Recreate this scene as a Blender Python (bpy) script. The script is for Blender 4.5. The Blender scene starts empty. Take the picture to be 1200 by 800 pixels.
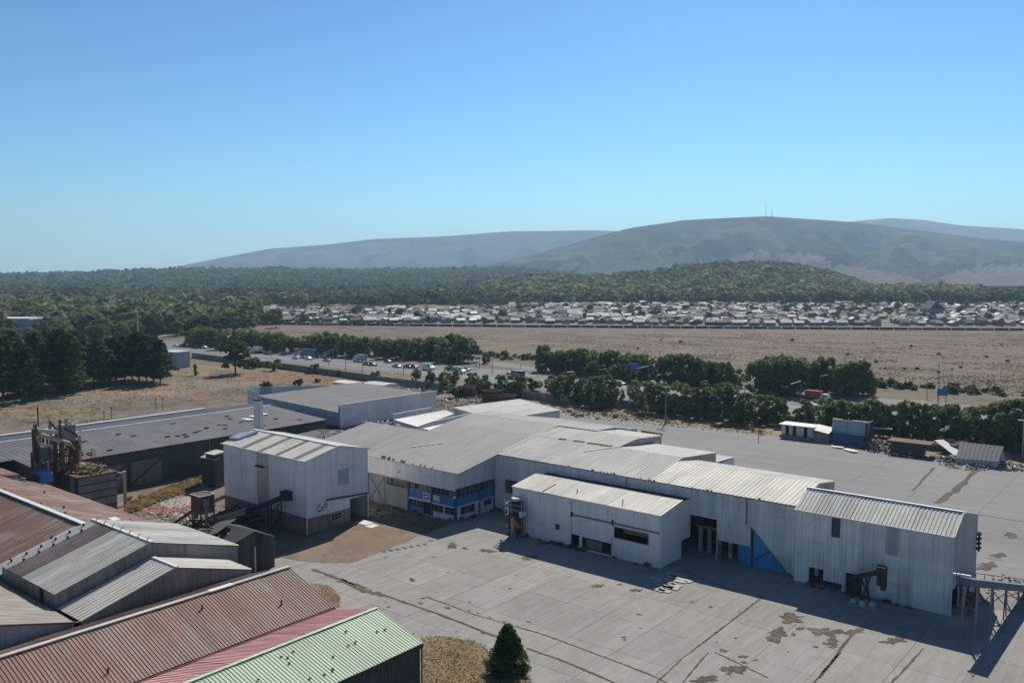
import bpy, math, random
import numpy as np
from mathutils import Vector, Matrix
R=math.radians
sc=bpy.context.scene; COL=sc.collection
# ---------------------------------------------------------------- camera
CAM_H=40.0; FPX=1016.0; HEAD=39.4; PITCH=math.atan(80/FPX)
cd=bpy.data.cameras.new('camera'); cam=bpy.data.objects.new('camera',cd); COL.objects.link(cam)
cam.location=(0,0,CAM_H); cam.rotation_euler=(R(90)-PITCH,0,R(HEAD))
cd.sensor_width=36; cd.lens=36*FPX/1200; cd.clip_start=0.5; cd.clip_end=40000
sc.camera=cam
# ---------------------------------------------------------------- sun and sky
SUN_AZ=-23.4; SUN_EL=41.5     # azimuth from +Y towards +X
sd=Vector((math.sin(R(SUN_AZ))*math.cos(R(SUN_EL)),math.cos(R(SUN_AZ))*math.cos(R(SUN_EL)),math.sin(R(SUN_EL))))
sl=bpy.data.lights.new('sun','SUN'); sl.energy=5.0; sl.angle=R(0.5); sl.color=(1.0,0.94,0.85)
so=bpy.data.objects.new('sun',sl); COL.objects.link(so); so.rotation_euler=sd.to_track_quat('Z','Y').to_euler()
so.location=(0,0,300)
w=bpy.data.worlds.new('World'); sc.world=w; w.use_nodes=True
nt=w.node_tree; bg=nt.nodes['Background']; sky=nt.nodes.new('ShaderNodeTexSky')
sky.sky_type='NISHITA'; sky.sun_disc=False; sky.sun_elevation=R(SUN_EL); sky.sun_rotation=R(SUN_AZ)
sky.altitude=0; sky.air_density=1.0; sky.dust_density=0.3; sky.ozone_density=2.0
tint=nt.nodes.new('ShaderNodeMix'); tint.data_type='RGBA'; tint.blend_type='MULTIPLY'; tint.inputs[0].default_value=1; tint.inputs[7].default_value=(0.256,0.44,0.515,1)
gm=nt.nodes.new('ShaderNodeGamma'); gm.inputs[1].default_value=1.6; nt.links.new(sky.outputs[0],gm.inputs[0]); nt.links.new(gm.outputs[0],tint.inputs[6]); nt.links.new(tint.outputs[2],bg.inputs[0]); bg.inputs[1].default_value=0.05
vs=sc.view_settings; vs.view_transform='Standard'; vs.look='None'; vs.gamma=1; vs.exposure=0.25
sc.cycles.max_bounces=6; sc.cycles.volume_bounces=1; sc.cycles.transparent_max_bounces=8
HAZE=8.6e-5

# ---------------------------------------------------------------- picking real points (site frame: X, Y along the buildings)
_f=(-math.sin(R(HEAD)),math.cos(R(HEAD))); _r=(math.cos(R(HEAD)),math.sin(R(HEAD)))
def _ray(px,py):
    u=(px-600)/FPX; v=-(py-400)/FPX
    fw=math.cos(PITCH)+v*math.sin(PITCH); up=-math.sin(PITCH)+v*math.cos(PITCH)
    return (u*_r[0]+fw*_f[0],u*_r[1]+fw*_f[1],up)
def G(px,py,z=0.0):
    d=_ray(px,py); t=(z-CAM_H)/d[2]; return (d[0]*t,d[1]*t)
def LX(px,py,y):
    d=_ray(px,py); t=y/d[1]; return (d[0]*t,CAM_H+d[2]*t)      # x,z on plane Y=y
def LY(px,py,x):
    d=_ray(px,py); t=x/d[0]; return (d[1]*t,CAM_H+d[2]*t)      # y,z on plane X=x
def W(px,D): # world xy of screen column px at forward distance D
    X=(px-600)/FPX*D; return (X*_r[0]+D*_f[0],X*_r[1]+D*_f[1])
def fwd(x,y): return x*_f[0]+y*_f[1]
def rgt(x,y): return x*_r[0]+y*_r[1]

# ---------------------------------------------------------------- materials
MATS={}
def N(nt,t,**k):
    n=nt.nodes.new(t)
    for a,b in k.items(): setattr(n,a,b)
    return n
def new_mat(name,rough=0.8,metal=0.0,spec=0.3):
    m=bpy.data.materials.new(name); m.use_nodes=True; t=m.node_tree
    b=t.nodes['Principled BSDF']; b.inputs['Roughness'].default_value=rough; b.inputs['Metallic'].default_value=metal
    b.inputs['Specular IOR Level'].default_value=spec
    MATS[name]=m; return m,t,b
def c4(c): return (c[0],c[1],c[2],1)
def coords(t,scale=(1,1,1),rot=0.0,src='Position'):
    mp=N(t,'ShaderNodeMapping'); mp.inputs['Scale'].default_value=scale; mp.inputs['Rotation'].default_value=(0,0,rot)
    if src=='Position': g=N(t,'ShaderNodeNewGeometry'); t.links.new(g.outputs['Position'],mp.inputs[0])
    else: g=N(t,'ShaderNodeTexCoord'); t.links.new(g.outputs['Object'],mp.inputs[0])
    return mp.outputs[0]
def noise(t,vec,scale,detail=4,rough=0.55,dist=0.0):
    n=N(t,'ShaderNodeTexNoise'); n.inputs['Scale'].default_value=scale; n.inputs['Detail'].default_value=detail
    n.inputs['Roughness'].default_value=rough; n.inputs['Distortion'].default_value=dist
    t.links.new(vec,n.inputs['Vector']); return n.outputs['Fac']
def ramp(t,fac,stops):
    r=N(t,'ShaderNodeValToRGB'); e=r.color_ramp.elements
    while len(e)<len(stops): e.new(0.5)
    for i,(p,c) in enumerate(stops): e[i].position=p; e[i].color=c4(c) if len(c)==3 else c
    t.links.new(fac,r.inputs[0]); return r.outputs[0]
def mixc(t,fac,a,b,mode='MIX'):
    m=N(t,'ShaderNodeMix',data_type='RGBA',blend_type=mode)
    for s,v in ((0,fac),(6,a),(7,b)):
        if isinstance(v,(int,float)): m.inputs[s].default_value=v
        elif isinstance(v,tuple): m.inputs[s].default_value=c4(v)
        else: t.links.new(v,m.inputs[s])
    return m.outputs[2]
def mth(t,op,a,b=None,clamp=False):
    m=N(t,'ShaderNodeMath',operation=op,use_clamp=clamp)
    for s,v in ((0,a),(1,b)):
        if v is None: continue
        if isinstance(v,(int,float)): m.inputs[s].default_value=v
        else: t.links.new(v,m.inputs[s])
    return m.outputs[0]
def bump(t,b,h,strength=0.4,dist=0.05):
    n=N(t,'ShaderNodeBump'); n.inputs['Strength'].default_value=strength; n.inputs['Distance'].default_value=dist
    t.links.new(h,n.inputs['Height']); t.links.new(n.outputs[0],b.inputs['Normal'])
def var(t,col,amt=0.12):
    oi=N(t,'ShaderNodeObjectInfo'); v=mth(t,'MULTIPLY_ADD',oi.outputs['Random'],2*amt); 
    v.node.inputs[2].default_value=1-amt
    h=N(t,'ShaderNodeHueSaturation'); t.links.new(v,h.inputs['Value']); t.links.new(col,h.inputs['Color']); return h.outputs[0]
def metal_sheet(name,base,rust=(0.16,0.07,0.04),amount=0.2,axis='z',vary=0.10,rough=0.5,metal=0.15,stain=(0.5,0.5,0.5),streak=1.0):
    m,t,b=new_mat(name,rough,metal,0.4)
    sc_={'z':(1.3,1.3,0.12),'y':(1.3,0.10,0.6),'x':(0.10,1.3,0.6)}[axis]
    v=coords(t,sc_); n1=noise(t,v,1.4,6,0.65)
    v2=coords(t); n2=noise(t,v2,0.16,5,0.6); n3=noise(t,v2,2.3,4,0.6)
    c=mixc(t,mth(t,'MULTIPLY',ramp(t,n1,[(0.35,(0,0,0)),(0.7,(1,1,1))]),0.5*streak),base,tuple(x*s for x,s in zip(base,stain)))
    c=mixc(t,mth(t,'MULTIPLY',n3,0.30),c,tuple(min(1,x*1.25) for x in base))
    vf=coords(t,{'z':(3.5,3.5,0.05),'y':(3.5,0.05,0.3),'x':(0.05,3.5,0.3)}[axis]); nf=noise(t,vf,1.0,3,0.7)
    c=mixc(t,mth(t,'MULTIPLY',ramp(t,nf,[(0.50,(0,0,0)),(0.62,(1,1,1))]),0.42*streak),c,tuple(x*s*0.8 for x,s in zip(base,stain)))  # fine streaks that also paint in the dark lines of rib shading
    nb=noise(t,coords(t,{'z':(0.12,0.12,0.5),'y':(0.3,0.1,0.3),'x':(0.1,0.3,0.3)}[axis]),1.0,5,0.6)
    c=mixc(t,mth(t,'MULTIPLY',ramp(t,nb,[(0.42,(0,0,0)),(0.68,(1,1,1))]),0.40),c,tuple(x*0.62 for x in base))
    th=0.72-amount*0.5
    f=mth(t,'MULTIPLY',ramp(t,mth(t,'ADD',mth(t,'MULTIPLY',n1,0.5),mth(t,'MULTIPLY',n2,0.5)),[(th-0.10,(0,0,0)),(th+0.06,(1,1,1))]),min(1,0.35+amount))
    c=mixc(t,f,c,rust)
    c=var(t,c,vary); t.links.new(c,b.inputs['Base Color'])
    bump(t,b,n3,0.15,0.02); return m
def plain(name,c,rough=0.7,metal=0.0,nz=0.25,scale=1.5,vary=0.0,spec=0.3,dark=0.6):
    m,t,b=new_mat(name,rough,metal,spec)
    v=coords(t,src='Object'); n=noise(t,v,scale,5,0.6)
    k=mixc(t,mth(t,'MULTIPLY',ramp(t,n,[(0.3,(0,0,0)),(0.75,(1,1,1))]),nz*2,True),c,tuple(x*dark for x in c))
    if vary: k=var(t,k,vary)
    t.links.new(k,b.inputs['Base Color']); return m
def leaf_mat(name,dark,light,vary=0.22,trans=0.5,sc=(0.45,2.5)):
    m=bpy.data.materials.new(name); m.use_nodes=True; t=m.node_tree; MATS[name]=m
    for n in list(t.nodes): t.nodes.remove(n)
    o=N(t,'ShaderNodeOutputMaterial'); d=N(t,'ShaderNodeBsdfDiffuse'); tr=N(t,'ShaderNodeBsdfTranslucent'); mx=N(t,'ShaderNodeMixShader')
    v=coords(t); n1=noise(t,v,sc[0],4,0.7); n2=noise(t,v,sc[1],2,0.6)
    f=mth(t,'ADD',mth(t,'MULTIPLY',n1,0.65),mth(t,'MULTIPLY',n2,0.35))
    c=var(t,ramp(t,f,[(0.38,dark),(0.62,light)]),vary)
    t.links.new(c,d.inputs[0]); t.links.new(c,tr.inputs[0]); mx.inputs[0].default_value=trans
    t.links.new(d.outputs[0],mx.inputs[1]); t.links.new(tr.outputs[0],mx.inputs[2]); t.links.new(mx.outputs[0],o.inputs[0]); return m
metal_sheet('wall_metal',(0.72,0.71,0.69),amount=0.02,stain=(0.62,0.64,0.68),vary=0.07)
metal_sheet('wall_metal_worn',(0.72,0.71,0.69),rust=(0.30,0.20,0.15),amount=0.22,stain=(0.58,0.62,0.66),vary=0.10)
metal_sheet('house_metal',(0.80,0.77,0.74),rust=(0.20,0.12,0.10),amount=0.05,stain=(0.7,0.7,0.72),vary=0.05)
metal_sheet('house_rust',(0.58,0.52,0.50),rust=(0.30,0.17,0.13),amount=0.35,stain=(0.6,0.55,0.5),vary=0.05)
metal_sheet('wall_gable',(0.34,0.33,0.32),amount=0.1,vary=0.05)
metal_sheet('wall_metal_dull',(0.46,0.46,0.46),amount=0.1,vary=0.06)
metal_sheet('roof_pale',(0.49,0.475,0.44),rust=(0.22,0.19,0.16),amount=0.08,axis='y',stain=(0.75,0.74,0.72),vary=0.05,rough=0.85,metal=0)
metal_sheet('roof_cream',(0.66,0.63,0.55),rust=(0.32,0.26,0.18),amount=0.12,axis='y',stain=(0.75,0.72,0.68),vary=0.06,rough=0.8,metal=0)
metal_sheet('roof_grey',(0.29,0.28,0.265),rust=(0.18,0.16,0.14),amount=0.10,axis='y',stain=(0.78,0.78,0.78),vary=0.03,rough=0.75,metal=0)
metal_sheet('roof_slate',(0.115,0.115,0.122),rust=(0.13,0.10,0.08),amount=0.16,axis='x',stain=(0.75,0.75,0.78),vary=0.10,rough=0.8,metal=0)
metal_sheet('roof_silver',(0.56,0.53,0.475),rust=(0.17,0.13,0.11),amount=0.16,axis='y',stain=(0.52,0.52,0.52),vary=0.14,rough=0.75,metal=0)
metal_sheet('roof_felt',(0.185,0.178,0.17),rust=(0.12,0.11,0.10),amount=0.15,axis='y',stain=(0.8,0.8,0.8),vary=0.05,rough=0.9,metal=0)
metal_sheet('roof_brown_red',(0.345,0.24,0.185),rust=(0.24,0.11,0.08),amount=0.45,axis='x',stain=(0.66,0.6,0.55),vary=0.1,rough=0.8,metal=0)
metal_sheet('roof_brown_grey',(0.33,0.27,0.215),rust=(0.24,0.15,0.11),amount=0.25,axis='x',stain=(0.7,0.68,0.62),vary=0.1,rough=0.8,metal=0)
metal_sheet('roof_stripe',(0.22,0.215,0.205),amount=0.05,axis='y',vary=0.05,rough=0.9,metal=0)
metal_sheet('roof_worn',(0.38,0.34,0.30),rust=(0.22,0.17,0.14),amount=0.3,axis='y',stain=(0.6,0.58,0.55),vary=0.08,rough=0.85,metal=0)
metal_sheet('roof_rust_band',(0.24,0.20,0.18),rust=(0.13,0.08,0.06),amount=0.4,axis='y',vary=0.12)
metal_sheet('roof_rusty',(0.36,0.30,0.265),rust=(0.20,0.10,0.07),amount=0.52,axis='y',stain=(0.6,0.5,0.45),vary=0.13,rough=0.75,metal=0)
metal_sheet('roof_brown',(0.31,0.25,0.195),rust=(0.28,0.14,0.10),amount=0.42,axis='x',stain=(0.66,0.6,0.55),vary=0.09,rough=0.75,metal=0)
metal_sheet('roof_red',(0.60,0.31,0.285),rust=(0.34,0.19,0.17),amount=0.18,axis='x',stain=(0.75,0.7,0.7),vary=0.08,rough=0.7,metal=0)
metal_sheet('roof_green',(0.47,0.575,0.385),rust=(0.20,0.26,0.18),amount=0.10,axis='x',stain=(0.78,0.82,0.78),vary=0.07,rough=0.65,metal=0)
metal_sheet('wall_dark',(0.085,0.085,0.09),rust=(0.07,0.05,0.04),amount=0.2,vary=0.12,rough=0.8,metal=0)
metal_sheet('wall_charcoal',(0.055,0.055,0.058),rust=(0.04,0.035,0.03),amount=0.2,vary=0.2,rough=0.8,metal=0)
metal_sheet('wall_grey_timber',(0.25,0.235,0.22),rust=(0.12,0.10,0.09),amount=0.25,vary=0.14,rough=0.85,metal=0)
metal_sheet('wall_blue',(0.055,0.30,0.62),rust=(0.03,0.10,0.2),amount=0.08,vary=0.08,rough=0.5)
metal_sheet('wall_blue_grey',(0.34,0.42,0.50),rust=(0.15,0.17,0.2),amount=0.1,vary=0.1)
metal_sheet('wall_pink',(0.30,0.20,0.185),rust=(0.16,0.10,0.09),amount=0.3,vary=0.08,rough=0.85,metal=0)
metal_sheet('concrete_wall',(0.30,0.295,0.28),rust=(0.15,0.14,0.12),amount=0.2,vary=0.06,rough=0.9,metal=0)
metal_sheet('rust_metal',(0.16,0.095,0.065),rust=(0.10,0.045,0.03),amount=0.5,vary=0.15,rough=0.85,metal=0)
metal_sheet('white_sheet',(0.62,0.60,0.53),rust=(0.4,0.36,0.28),amount=0.06,axis='y',stain=(0.85,0.84,0.8),vary=0.04,rough=0.6,metal=0)
plain('dark_inside',(0.022,0.022,0.024),0.9)  # near-black inner faces; the shade inside openings is put into this colour
plain('black_steel',(0.045,0.042,0.04),0.7,0.2,vary=0.1)
plain('steel_blue',(0.09,0.125,0.16),0.6,0.1,vary=0.05)
plain('grey_steel',(0.22,0.225,0.23),0.55,0.3,vary=0.1)
plain('pale_steel',(0.50,0.49,0.45),0.6,0.1,vary=0.1)
plain('cream_wood',(0.46,0.37,0.24),0.8,vary=0.15)
plain('white_trim',(0.68,0.68,0.66),0.6,vary=0.05)
plain('blue_paint',(0.045,0.20,0.41),0.5,nz=0.15)
plain('blue_sign',(0.04,0.14,0.42),0.5,nz=0.1)
plain('curtain',(0.22,0.15,0.11),0.9,nz=0.4)
plain('blue_dark',(0.03,0.10,0.20),0.6)
plain('sign_white',(0.62,0.63,0.66),0.6,nz=0.1)
plain('ink',(0.06,0.06,0.09),0.7)
plain('concrete',(0.30,0.275,0.245),0.9,nz=0.3,vary=0.1)
plain('slab_pale',(0.43,0.40,0.35),0.9,nz=0.2,vary=0.1)
plain('rubble',(0.20,0.17,0.145),0.95,nz=0.4,vary=0.3)
plain('straw',(0.42,0.29,0.13),0.95,nz=0.4,vary=0.25)
plain('bark',(0.085,0.065,0.05),0.95,nz=0.4)
plain('tyre',(0.02,0.02,0.02),0.9)
plain('red_tile',(0.28,0.10,0.07),0.85,nz=0.4,scale=4)
plain('green_paint',(0.06,0.09,0.07),0.8,nz=0.4)
gl,gt,gb=new_mat('window_glass',0.08,0.0,0.6); gb.inputs['Base Color'].default_value=(0.03,0.04,0.05,1)
gl,gt,gb=new_mat('fine_mesh',0.9); 
for nm,c in (('car_white',(0.72,0.73,0.74)),('car_silver',(0.38,0.40,0.42)),('car_dark',(0.03,0.035,0.045)),('car_red',(0.35,0.03,0.03)),('car_blue',(0.03,0.08,0.22)),('truck_blue',(0.035,0.095,0.24))):
    m,t,b=new_mat(nm,0.28,0.1,0.5); b.inputs['Base Color'].default_value=c4(c); b.inputs['Coat Weight'].default_value=0.5
leaf_mat('leaf_pine',(0.036,0.056,0.026),(0.110,0.140,0.056))
leaf_mat('leaf_dark',(0.070,0.100,0.044),(0.205,0.250,0.095))
leaf_mat('leaf_mid',(0.088,0.122,0.048),(0.240,0.290,0.108))
leaf_mat('leaf_light',(0.085,0.125,0.030),(0.210,0.260,0.075))
leaf_mat('leaf_olive',(0.098,0.115,0.052),(0.255,0.270,0.125))
leaf_mat('leaf_forest',(0.032,0.048,0.028),(0.150,0.175,0.090),vary=0.0,sc=(0.018,0.13))
leaf_mat('leaf_cone',(0.030,0.062,0.024),(0.125,0.185,0.062),vary=0)
leaf_mat('leaf_forest_light',(0.095,0.115,0.060),(0.260,0.275,0.135),sc=(0.03,0.2),vary=0)
leaf_mat('leaf_scrub',(0.16,0.125,0.09),(0.30,0.24,0.17),sc=(0.02,0.15),vary=0)
leaf_mat('leaf_dry',(0.20,0.15,0.07),(0.50,0.39,0.20))

# ---------------------------------------------------------------- object helpers
def link(o,parent=None):
    COL.objects.link(o)
    if parent is not None: o.parent=parent
    return o
def tag(o,label=None,cat=None,group=None,kind=None):
    if label: o['label']=label
    if cat: o['category']=cat
    if group: o['group']=group
    if kind: o['kind']=kind
    return o
def thing(name,label,cat,loc=(0,0,0),group=None,rz=0.0):
    o=bpy.data.objects.new(name,None); o.empty_display_size=1; o.location=loc; o.rotation_euler=(0,0,rz)
    COL.objects.link(o); return tag(o,label,cat,group)
def origin(p):
    o=Vector((0,0,0))
    while p is not None: o+=p.location; p=p.parent
    return o
def mesh(name,vs,fs,mat,parent=None,world=True,smooth=False):
    me=bpy.data.meshes.new(name)
    off=origin(parent) if (parent is not None and world) else Vector((0,0,0))
    me.from_pydata([(v[0]-off[0],v[1]-off[1],v[2]-off[2]) for v in vs],[],fs)
    me.materials.append(MATS[mat] if isinstance(mat,str) else mat)
    if smooth: me.polygons.foreach_set('use_smooth',[True]*len(me.polygons))
    me.update(); o=bpy.data.objects.new(name,me); return link(o,parent)
class MB:
    def __init__(s): s.v=[]; s.f=[]
    def add(s,vs,fs):
        k=len(s.v); s.v+= [tuple(v) for v in vs]; s.f+=[tuple(i+k for i in f) for f in fs]; return s
    def box(s,x0,x1,y0,y1,z0,z1):
        return s.add([(x0,y0,z0),(x1,y0,z0),(x1,y1,z0),(x0,y1,z0),(x0,y0,z1),(x1,y0,z1),(x1,y1,z1),(x0,y1,z1)],
            [(0,3,2,1),(4,5,6,7),(0,1,5,4),(1,2,6,5),(2,3,7,6),(3,0,4,7)])
    def bar(s,a,b,w=0.1,h=None,up=(0,0,1)):
        a=Vector(a);b=Vector(b);d=(b-a).normalized();u=Vector(up)
        if abs(d.dot(u))>0.98: u=Vector((0,1,0))
        x=d.cross(u).normalized();y=x.cross(d).normalized(); h=h or w
        vs=[p+x*sx*w/2+y*sy*h/2 for p in (a,b) for sx,sy in ((-1,-1),(1,-1),(1,1),(-1,1))]
        return s.add(vs,[(0,1,2,3),(7,6,5,4),(0,4,5,1),(1,5,6,2),(2,6,7,3),(3,7,4,0)])
    def tube(s,a,b,r0,r1=None,n=8):
        a=Vector(a);b=Vector(b);d=(b-a).normalized();u=Vector((0,0,1)) if abs(d.z)<0.95 else Vector((0,1,0))
        x=d.cross(u).normalized();y=x.cross(d).normalized(); r1=r0 if r1 is None else r1
        vs=[];
        for p,r in ((a,r0),(b,r1)):
            for i in range(n): q=2*math.pi*i/n; vs.append(p+x*math.cos(q)*r+y*math.sin(q)*r)
        return s.add(vs,[(i,(i+1)%n,n+(i+1)%n,n+i) for i in range(n)]+[tuple(range(n))[::-1],tuple(range(n,2*n))])
    def prism(s,pts,axis,a,b):
        # pts: list of 2D (u,z); axis 'x': u=y extruded x a..b; axis 'y': u=x extruded y
        n=len(pts)
        if axis=='x': vs=[(a,u,z) for u,z in pts]+[(b,u,z) for u,z in pts]
        else: vs=[(u,a,z) for u,z in pts]+[(u,b,z) for u,z in pts]
        return s.add(vs,[tuple(range(n)),tuple(range(2*n-1,n-1,-1))]+[(i,i+n,(i+1)%n+n,(i+1)%n) for i in range(n)])
    def build(s,name,mat,parent=None,world=True,smooth=False): return mesh(name,s.v,s.f,mat,parent,world,smooth)
def V3(*a): return Vector(a)
def sheet(name,A,B,C,D,mat,parent,pitch=0.5,amp=0.05,th=0.05,soft=False):
    """ribbed metal sheet; A-B lower edge, D-C upper edge, ribs run A->D; front = cross(B-A, D-A)"""
    A,B,C,D=map(Vector,(A,B,C,D)); L=(B-A).length
    if L<1e-4: L=(C-D).length
    n=(B-A).cross(D-A) 
    if n.length<1e-6: n=(C-D).cross(C-B)
    n=n.normalized(); k=max(1,round(L/pitch)); vs=[];fs=[]
    prof=((0,0),(0.55,0),(0.66,1),(0.89,1)) if not soft else ((0,0),(0.25,0.85),(0.5,1),(0.75,0.3))
    ts=[((i+a)/k,h) for i in range(k) for a,h in prof]+[(1,0)]
    for tt,h in ts:
        vs.append(A.lerp(B,tt)+n*(h*amp)); vs.append(D.lerp(C,tt)+n*(h*amp))
    m=len(ts)
    for i in range(m-1): fs.append((2*i,2*i+2,2*i+3,2*i+1))
    b=len(vs); vs+=[A-n*th,B-n*th,C-n*th,D-n*th]
    fs+=[(b,b+3,b+2,b+1),(0,1,b+3,b),(2*m-2,b+1,b+2,2*m-1)]
    fs.append(tuple([2*i for i in range(m-1,-1,-1)]+[b,b+1])); fs.append(tuple([2*i+1 for i in range(m)]+[b+2,b+3]))
    return mesh(name,vs,fs,mat,parent)
def panels(name,A,B,C,D,mat,parent,width=3.0,pitch=0.5,amp=0.05,rows=1,alt=None,rng=None,skip=None,jit=0.012):
    A,B,C,D=map(Vector,(A,B,C,D)); k=max(1,round((B-A).length/width)); out=[]
    nrm=(B-A).cross(D-A).normalized()
    for i in range(k):
        for r in range(rows):
            t0,t1=i/k,(i+1)/k; s0,s1=r/rows,(r+1)/rows
            a=A.lerp(B,t0);b=A.lerp(B,t1);d=D.lerp(C,t0);c=D.lerp(C,t1)
            p=[a.lerp(d,s0),b.lerp(c,s0),b.lerp(c,s1),a.lerp(d,s1)]
            if skip and skip(i,r): continue
            o=nrm*(jit*((i+r*3)%3))
            mm=mat
            if alt and alt(i,r): mm=alt(i,r)
            out.append(sheet(name,*[q+o for q in p],mm,parent,pitch,amp))
    return out
def wall(parent,axis,const,u0,u1,z0,ztop,mat,name='wall_panel',holes=(),width=3.0,pitch=0.5,amp=0.05,flip=1,alt=None,splitz=None):
    """vertical wall on plane axis=const ('y' -> faces -Y, 'x' -> faces +X); ztop number or fn(u); holes (u0,u1,z0,z1)"""
    zt=ztop if callable(ztop) else (lambda u:ztop)
    us=sorted(set([u0,u1]+[h[j] for h in holes for j in (0,1) if u0<h[j]<u1])); cols=[]
    for a,b in zip(us,us[1:]):
        k=max(1,round((b-a)/width))
        for i in range(k): cols.append((a+(b-a)*i/k,a+(b-a)*(i+1)/k))
    P=(lambda u,z,d=0:V3(u,const-d,z)) if axis=='y' else (lambda u,z,d=0:V3(const+d,u,z))
    idx=0
    for a,b in cols:
        m=(a+b)/2; hs=sorted([h for h in holes if h[0]<m<h[1]],key=lambda h:h[2]); zs=[]; z=z0
        for h in hs:
            if h[2]>z+0.05: zs.append((z,h[2]))
            z=max(z,h[3])
        if z<min(zt(a),zt(b))-0.05: zs.append((z,None))
        for (za,zb) in zs:
            d=0.012*(idx%3); idx+=1
            t0=zb if zb is not None else zt(a); t1=zb if zb is not None else zt(b)
            mm=alt(idx,m,za) if alt else mat
            sp=[za]
            if splitz: sp+=[s for s in splitz if za+0.3<s<min(t0,t1)-0.3]
            for q in range(len(sp)):
                lo=sp[q]; hi0=sp[q+1] if q+1<len(sp) else t0; hi1=sp[q+1] if q+1<len(sp) else t1
                if flip>0: sheet(name,P(a,lo,d),P(b,lo,d),P(b,hi1,d),P(a,hi0,d),(alt(idx*7+q,m,lo) if alt else mat),parent,pitch,amp)
                else: sheet(name,P(b,lo,-d),P(a,lo,-d),P(a,hi0,-d),P(b,hi1,-d),mm,parent,pitch,amp)
def ragged(pts,step,amp,rg):
    out=[]; n=len(pts)
    for i in range(n):
        a=Vector((pts[i][0],pts[i][1])); b=Vector((pts[(i+1)%n][0],pts[(i+1)%n][1])); L=(b-a).length; k=max(1,int(L/step)); d=(b-a)/max(L,1e-6); nn=Vector((-d.y,d.x)); w1=rg.uniform(0,6)
        for j in range(k):
            q=a.lerp(b,j/k)+nn*amp*((rg.uniform(-1,1)*.5+.5*math.sin(j*step*1.3+w1)) if j else 0); out.append((q.x,q.y))
    return out
def patch(name,pts,z,mat,kind='structure',label=None,parent=None,rag=None):
    if rag: pts=ragged(pts,rag[0],rag[1],random.Random(int(abs(pts[0][0])*100)))
    n=len(pts); o=mesh(name,[(p[0],p[1],z) for p in pts],[tuple(range(n))],mat,parent)
    if o.data.polygons[0].normal.z<0: o.data.flip_normals()
    if parent is None: o['kind']=kind
    if label: o['label']=label
    return o
def blob_pts(cx,cy,rx,ry,rng,n=22,rot=0,rag=0.35):
    out=[]
    ph=[rng.uniform(0,6.28) for _ in range(5)]
    for i in range(n):
        a=2*math.pi*i/n; k=1+rag*(0.5*math.sin(2*a+ph[0])+0.4*math.sin(3*a+ph[1])+0.35*math.sin(5*a+ph[2])+0.25*math.sin(8*a+ph[3])+rng.uniform(-.25,.25))
        x,y=rx*k*math.cos(a),ry*k*math.sin(a)
        out.append((cx+x*math.cos(rot)-y*math.sin(rot),cy+x*math.sin(rot)+y*math.cos(rot)))
    return out
def copy_tree(o,parent=None):
    c=o.copy(); COL.objects.link(c)
    if parent is not None: c.parent=parent
    for ch in list(o.children): copy_tree(ch,c)
    return c
# ---------------------------------------------------------------- ground materials
def ground_mat(name,cols,scales=(0.05,0.4,3.0),rough=0.95,rot=0.0,stretch=(1,1,1),bumps=0.5,bd=0.1,pos=(0.36,0.5,0.64),wt=(0.5,0.3,0.2),vary=0.0):
    m,t,b=new_mat(name,rough,0,0.15); v=coords(t,stretch,rot)
    a=noise(t,v,scales[0],6,0.62); c=noise(t,v,scales[1],5,0.6); d=noise(t,v,scales[2],4,0.6)
    f=mth(t,'ADD',mth(t,'ADD',mth(t,'MULTIPLY',a,wt[0]),mth(t,'MULTIPLY',c,wt[1])),mth(t,'MULTIPLY',d,wt[2]))
    k=ramp(t,f,[(pos[0]+(pos[-1]-pos[0])*i/(len(cols)-1),cc) for i,cc in enumerate(cols)])
    if vary: k=var(t,k,vary)
    t.links.new(k,b.inputs['Base Color']); bump(t,b,d,bumps,bd); return m,t,b,k
ground_mat('dirt',[(0.10,0.078,0.06),(0.17,0.133,0.10),(0.235,0.18,0.125)],bumps=0.6)
ground_mat('dirt_grey',[(0.095,0.078,0.062),(0.17,0.138,0.11),(0.25,0.195,0.14)],scales=(0.03,0.25,2.5),pos=(0.40,0.5,0.60),bumps=0.6)
ground_mat('sandy',[(0.16,0.115,0.075),(0.25,0.185,0.118),(0.32,0.24,0.15)],scales=(0.1,0.8,4),bumps=0.8)
ground_mat('orange_soil',[(0.15,0.12,0.095),(0.17,0.12,0.085),(0.23,0.125,0.075),(0.17,0.125,0.09),(0.13,0.095,0.07)],scales=(0.10,0.35,2),bumps=0.8)
ground_mat('dry_grass',[(0.10,0.08,0.05),(0.21,0.155,0.085),(0.31,0.225,0.115)],scales=(0.15,0.8,5),bumps=1.0)
ground_mat('green_grass',[(0.055,0.055,0.028),(0.12,0.105,0.06),(0.175,0.135,0.095),(0.13,0.13,0.06)],scales=(0.03,0.2,2),bumps=0.8)
ground_mat('field',[(0.062,0.047,0.037),(0.130,0.096,0.077),(0.185,0.140,0.112),(0.095,0.082,0.055)],scales=(0.02,0.09,0.5),rot=R(-39.4),stretch=(0.35,1.4,1),bumps=0.8,bd=0.5,pos=(0.42,0.5,0.58),wt=(0.35,0.4,0.25))
ground_mat('woodland',[(0.025,0.04,0.018),(0.055,0.075,0.03),(0.11,0.11,0.055)],scales=(0.01,0.06,0.3))
ground_mat('patch_soil',[(0.14,0.105,0.078),(0.20,0.15,0.108),(0.255,0.195,0.14)],scales=(0.15,0.9,5),bumps=0.6)
ground_mat('stain',[(0.060,0.048,0.038),(0.11,0.088,0.068),(0.20,0.17,0.145)],scales=(0.3,1.5,6))
ground_mat('crack',[(0.08,0.065,0.05),(0.15,0.12,0.09)],scales=(0.3,1.5,6))
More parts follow.
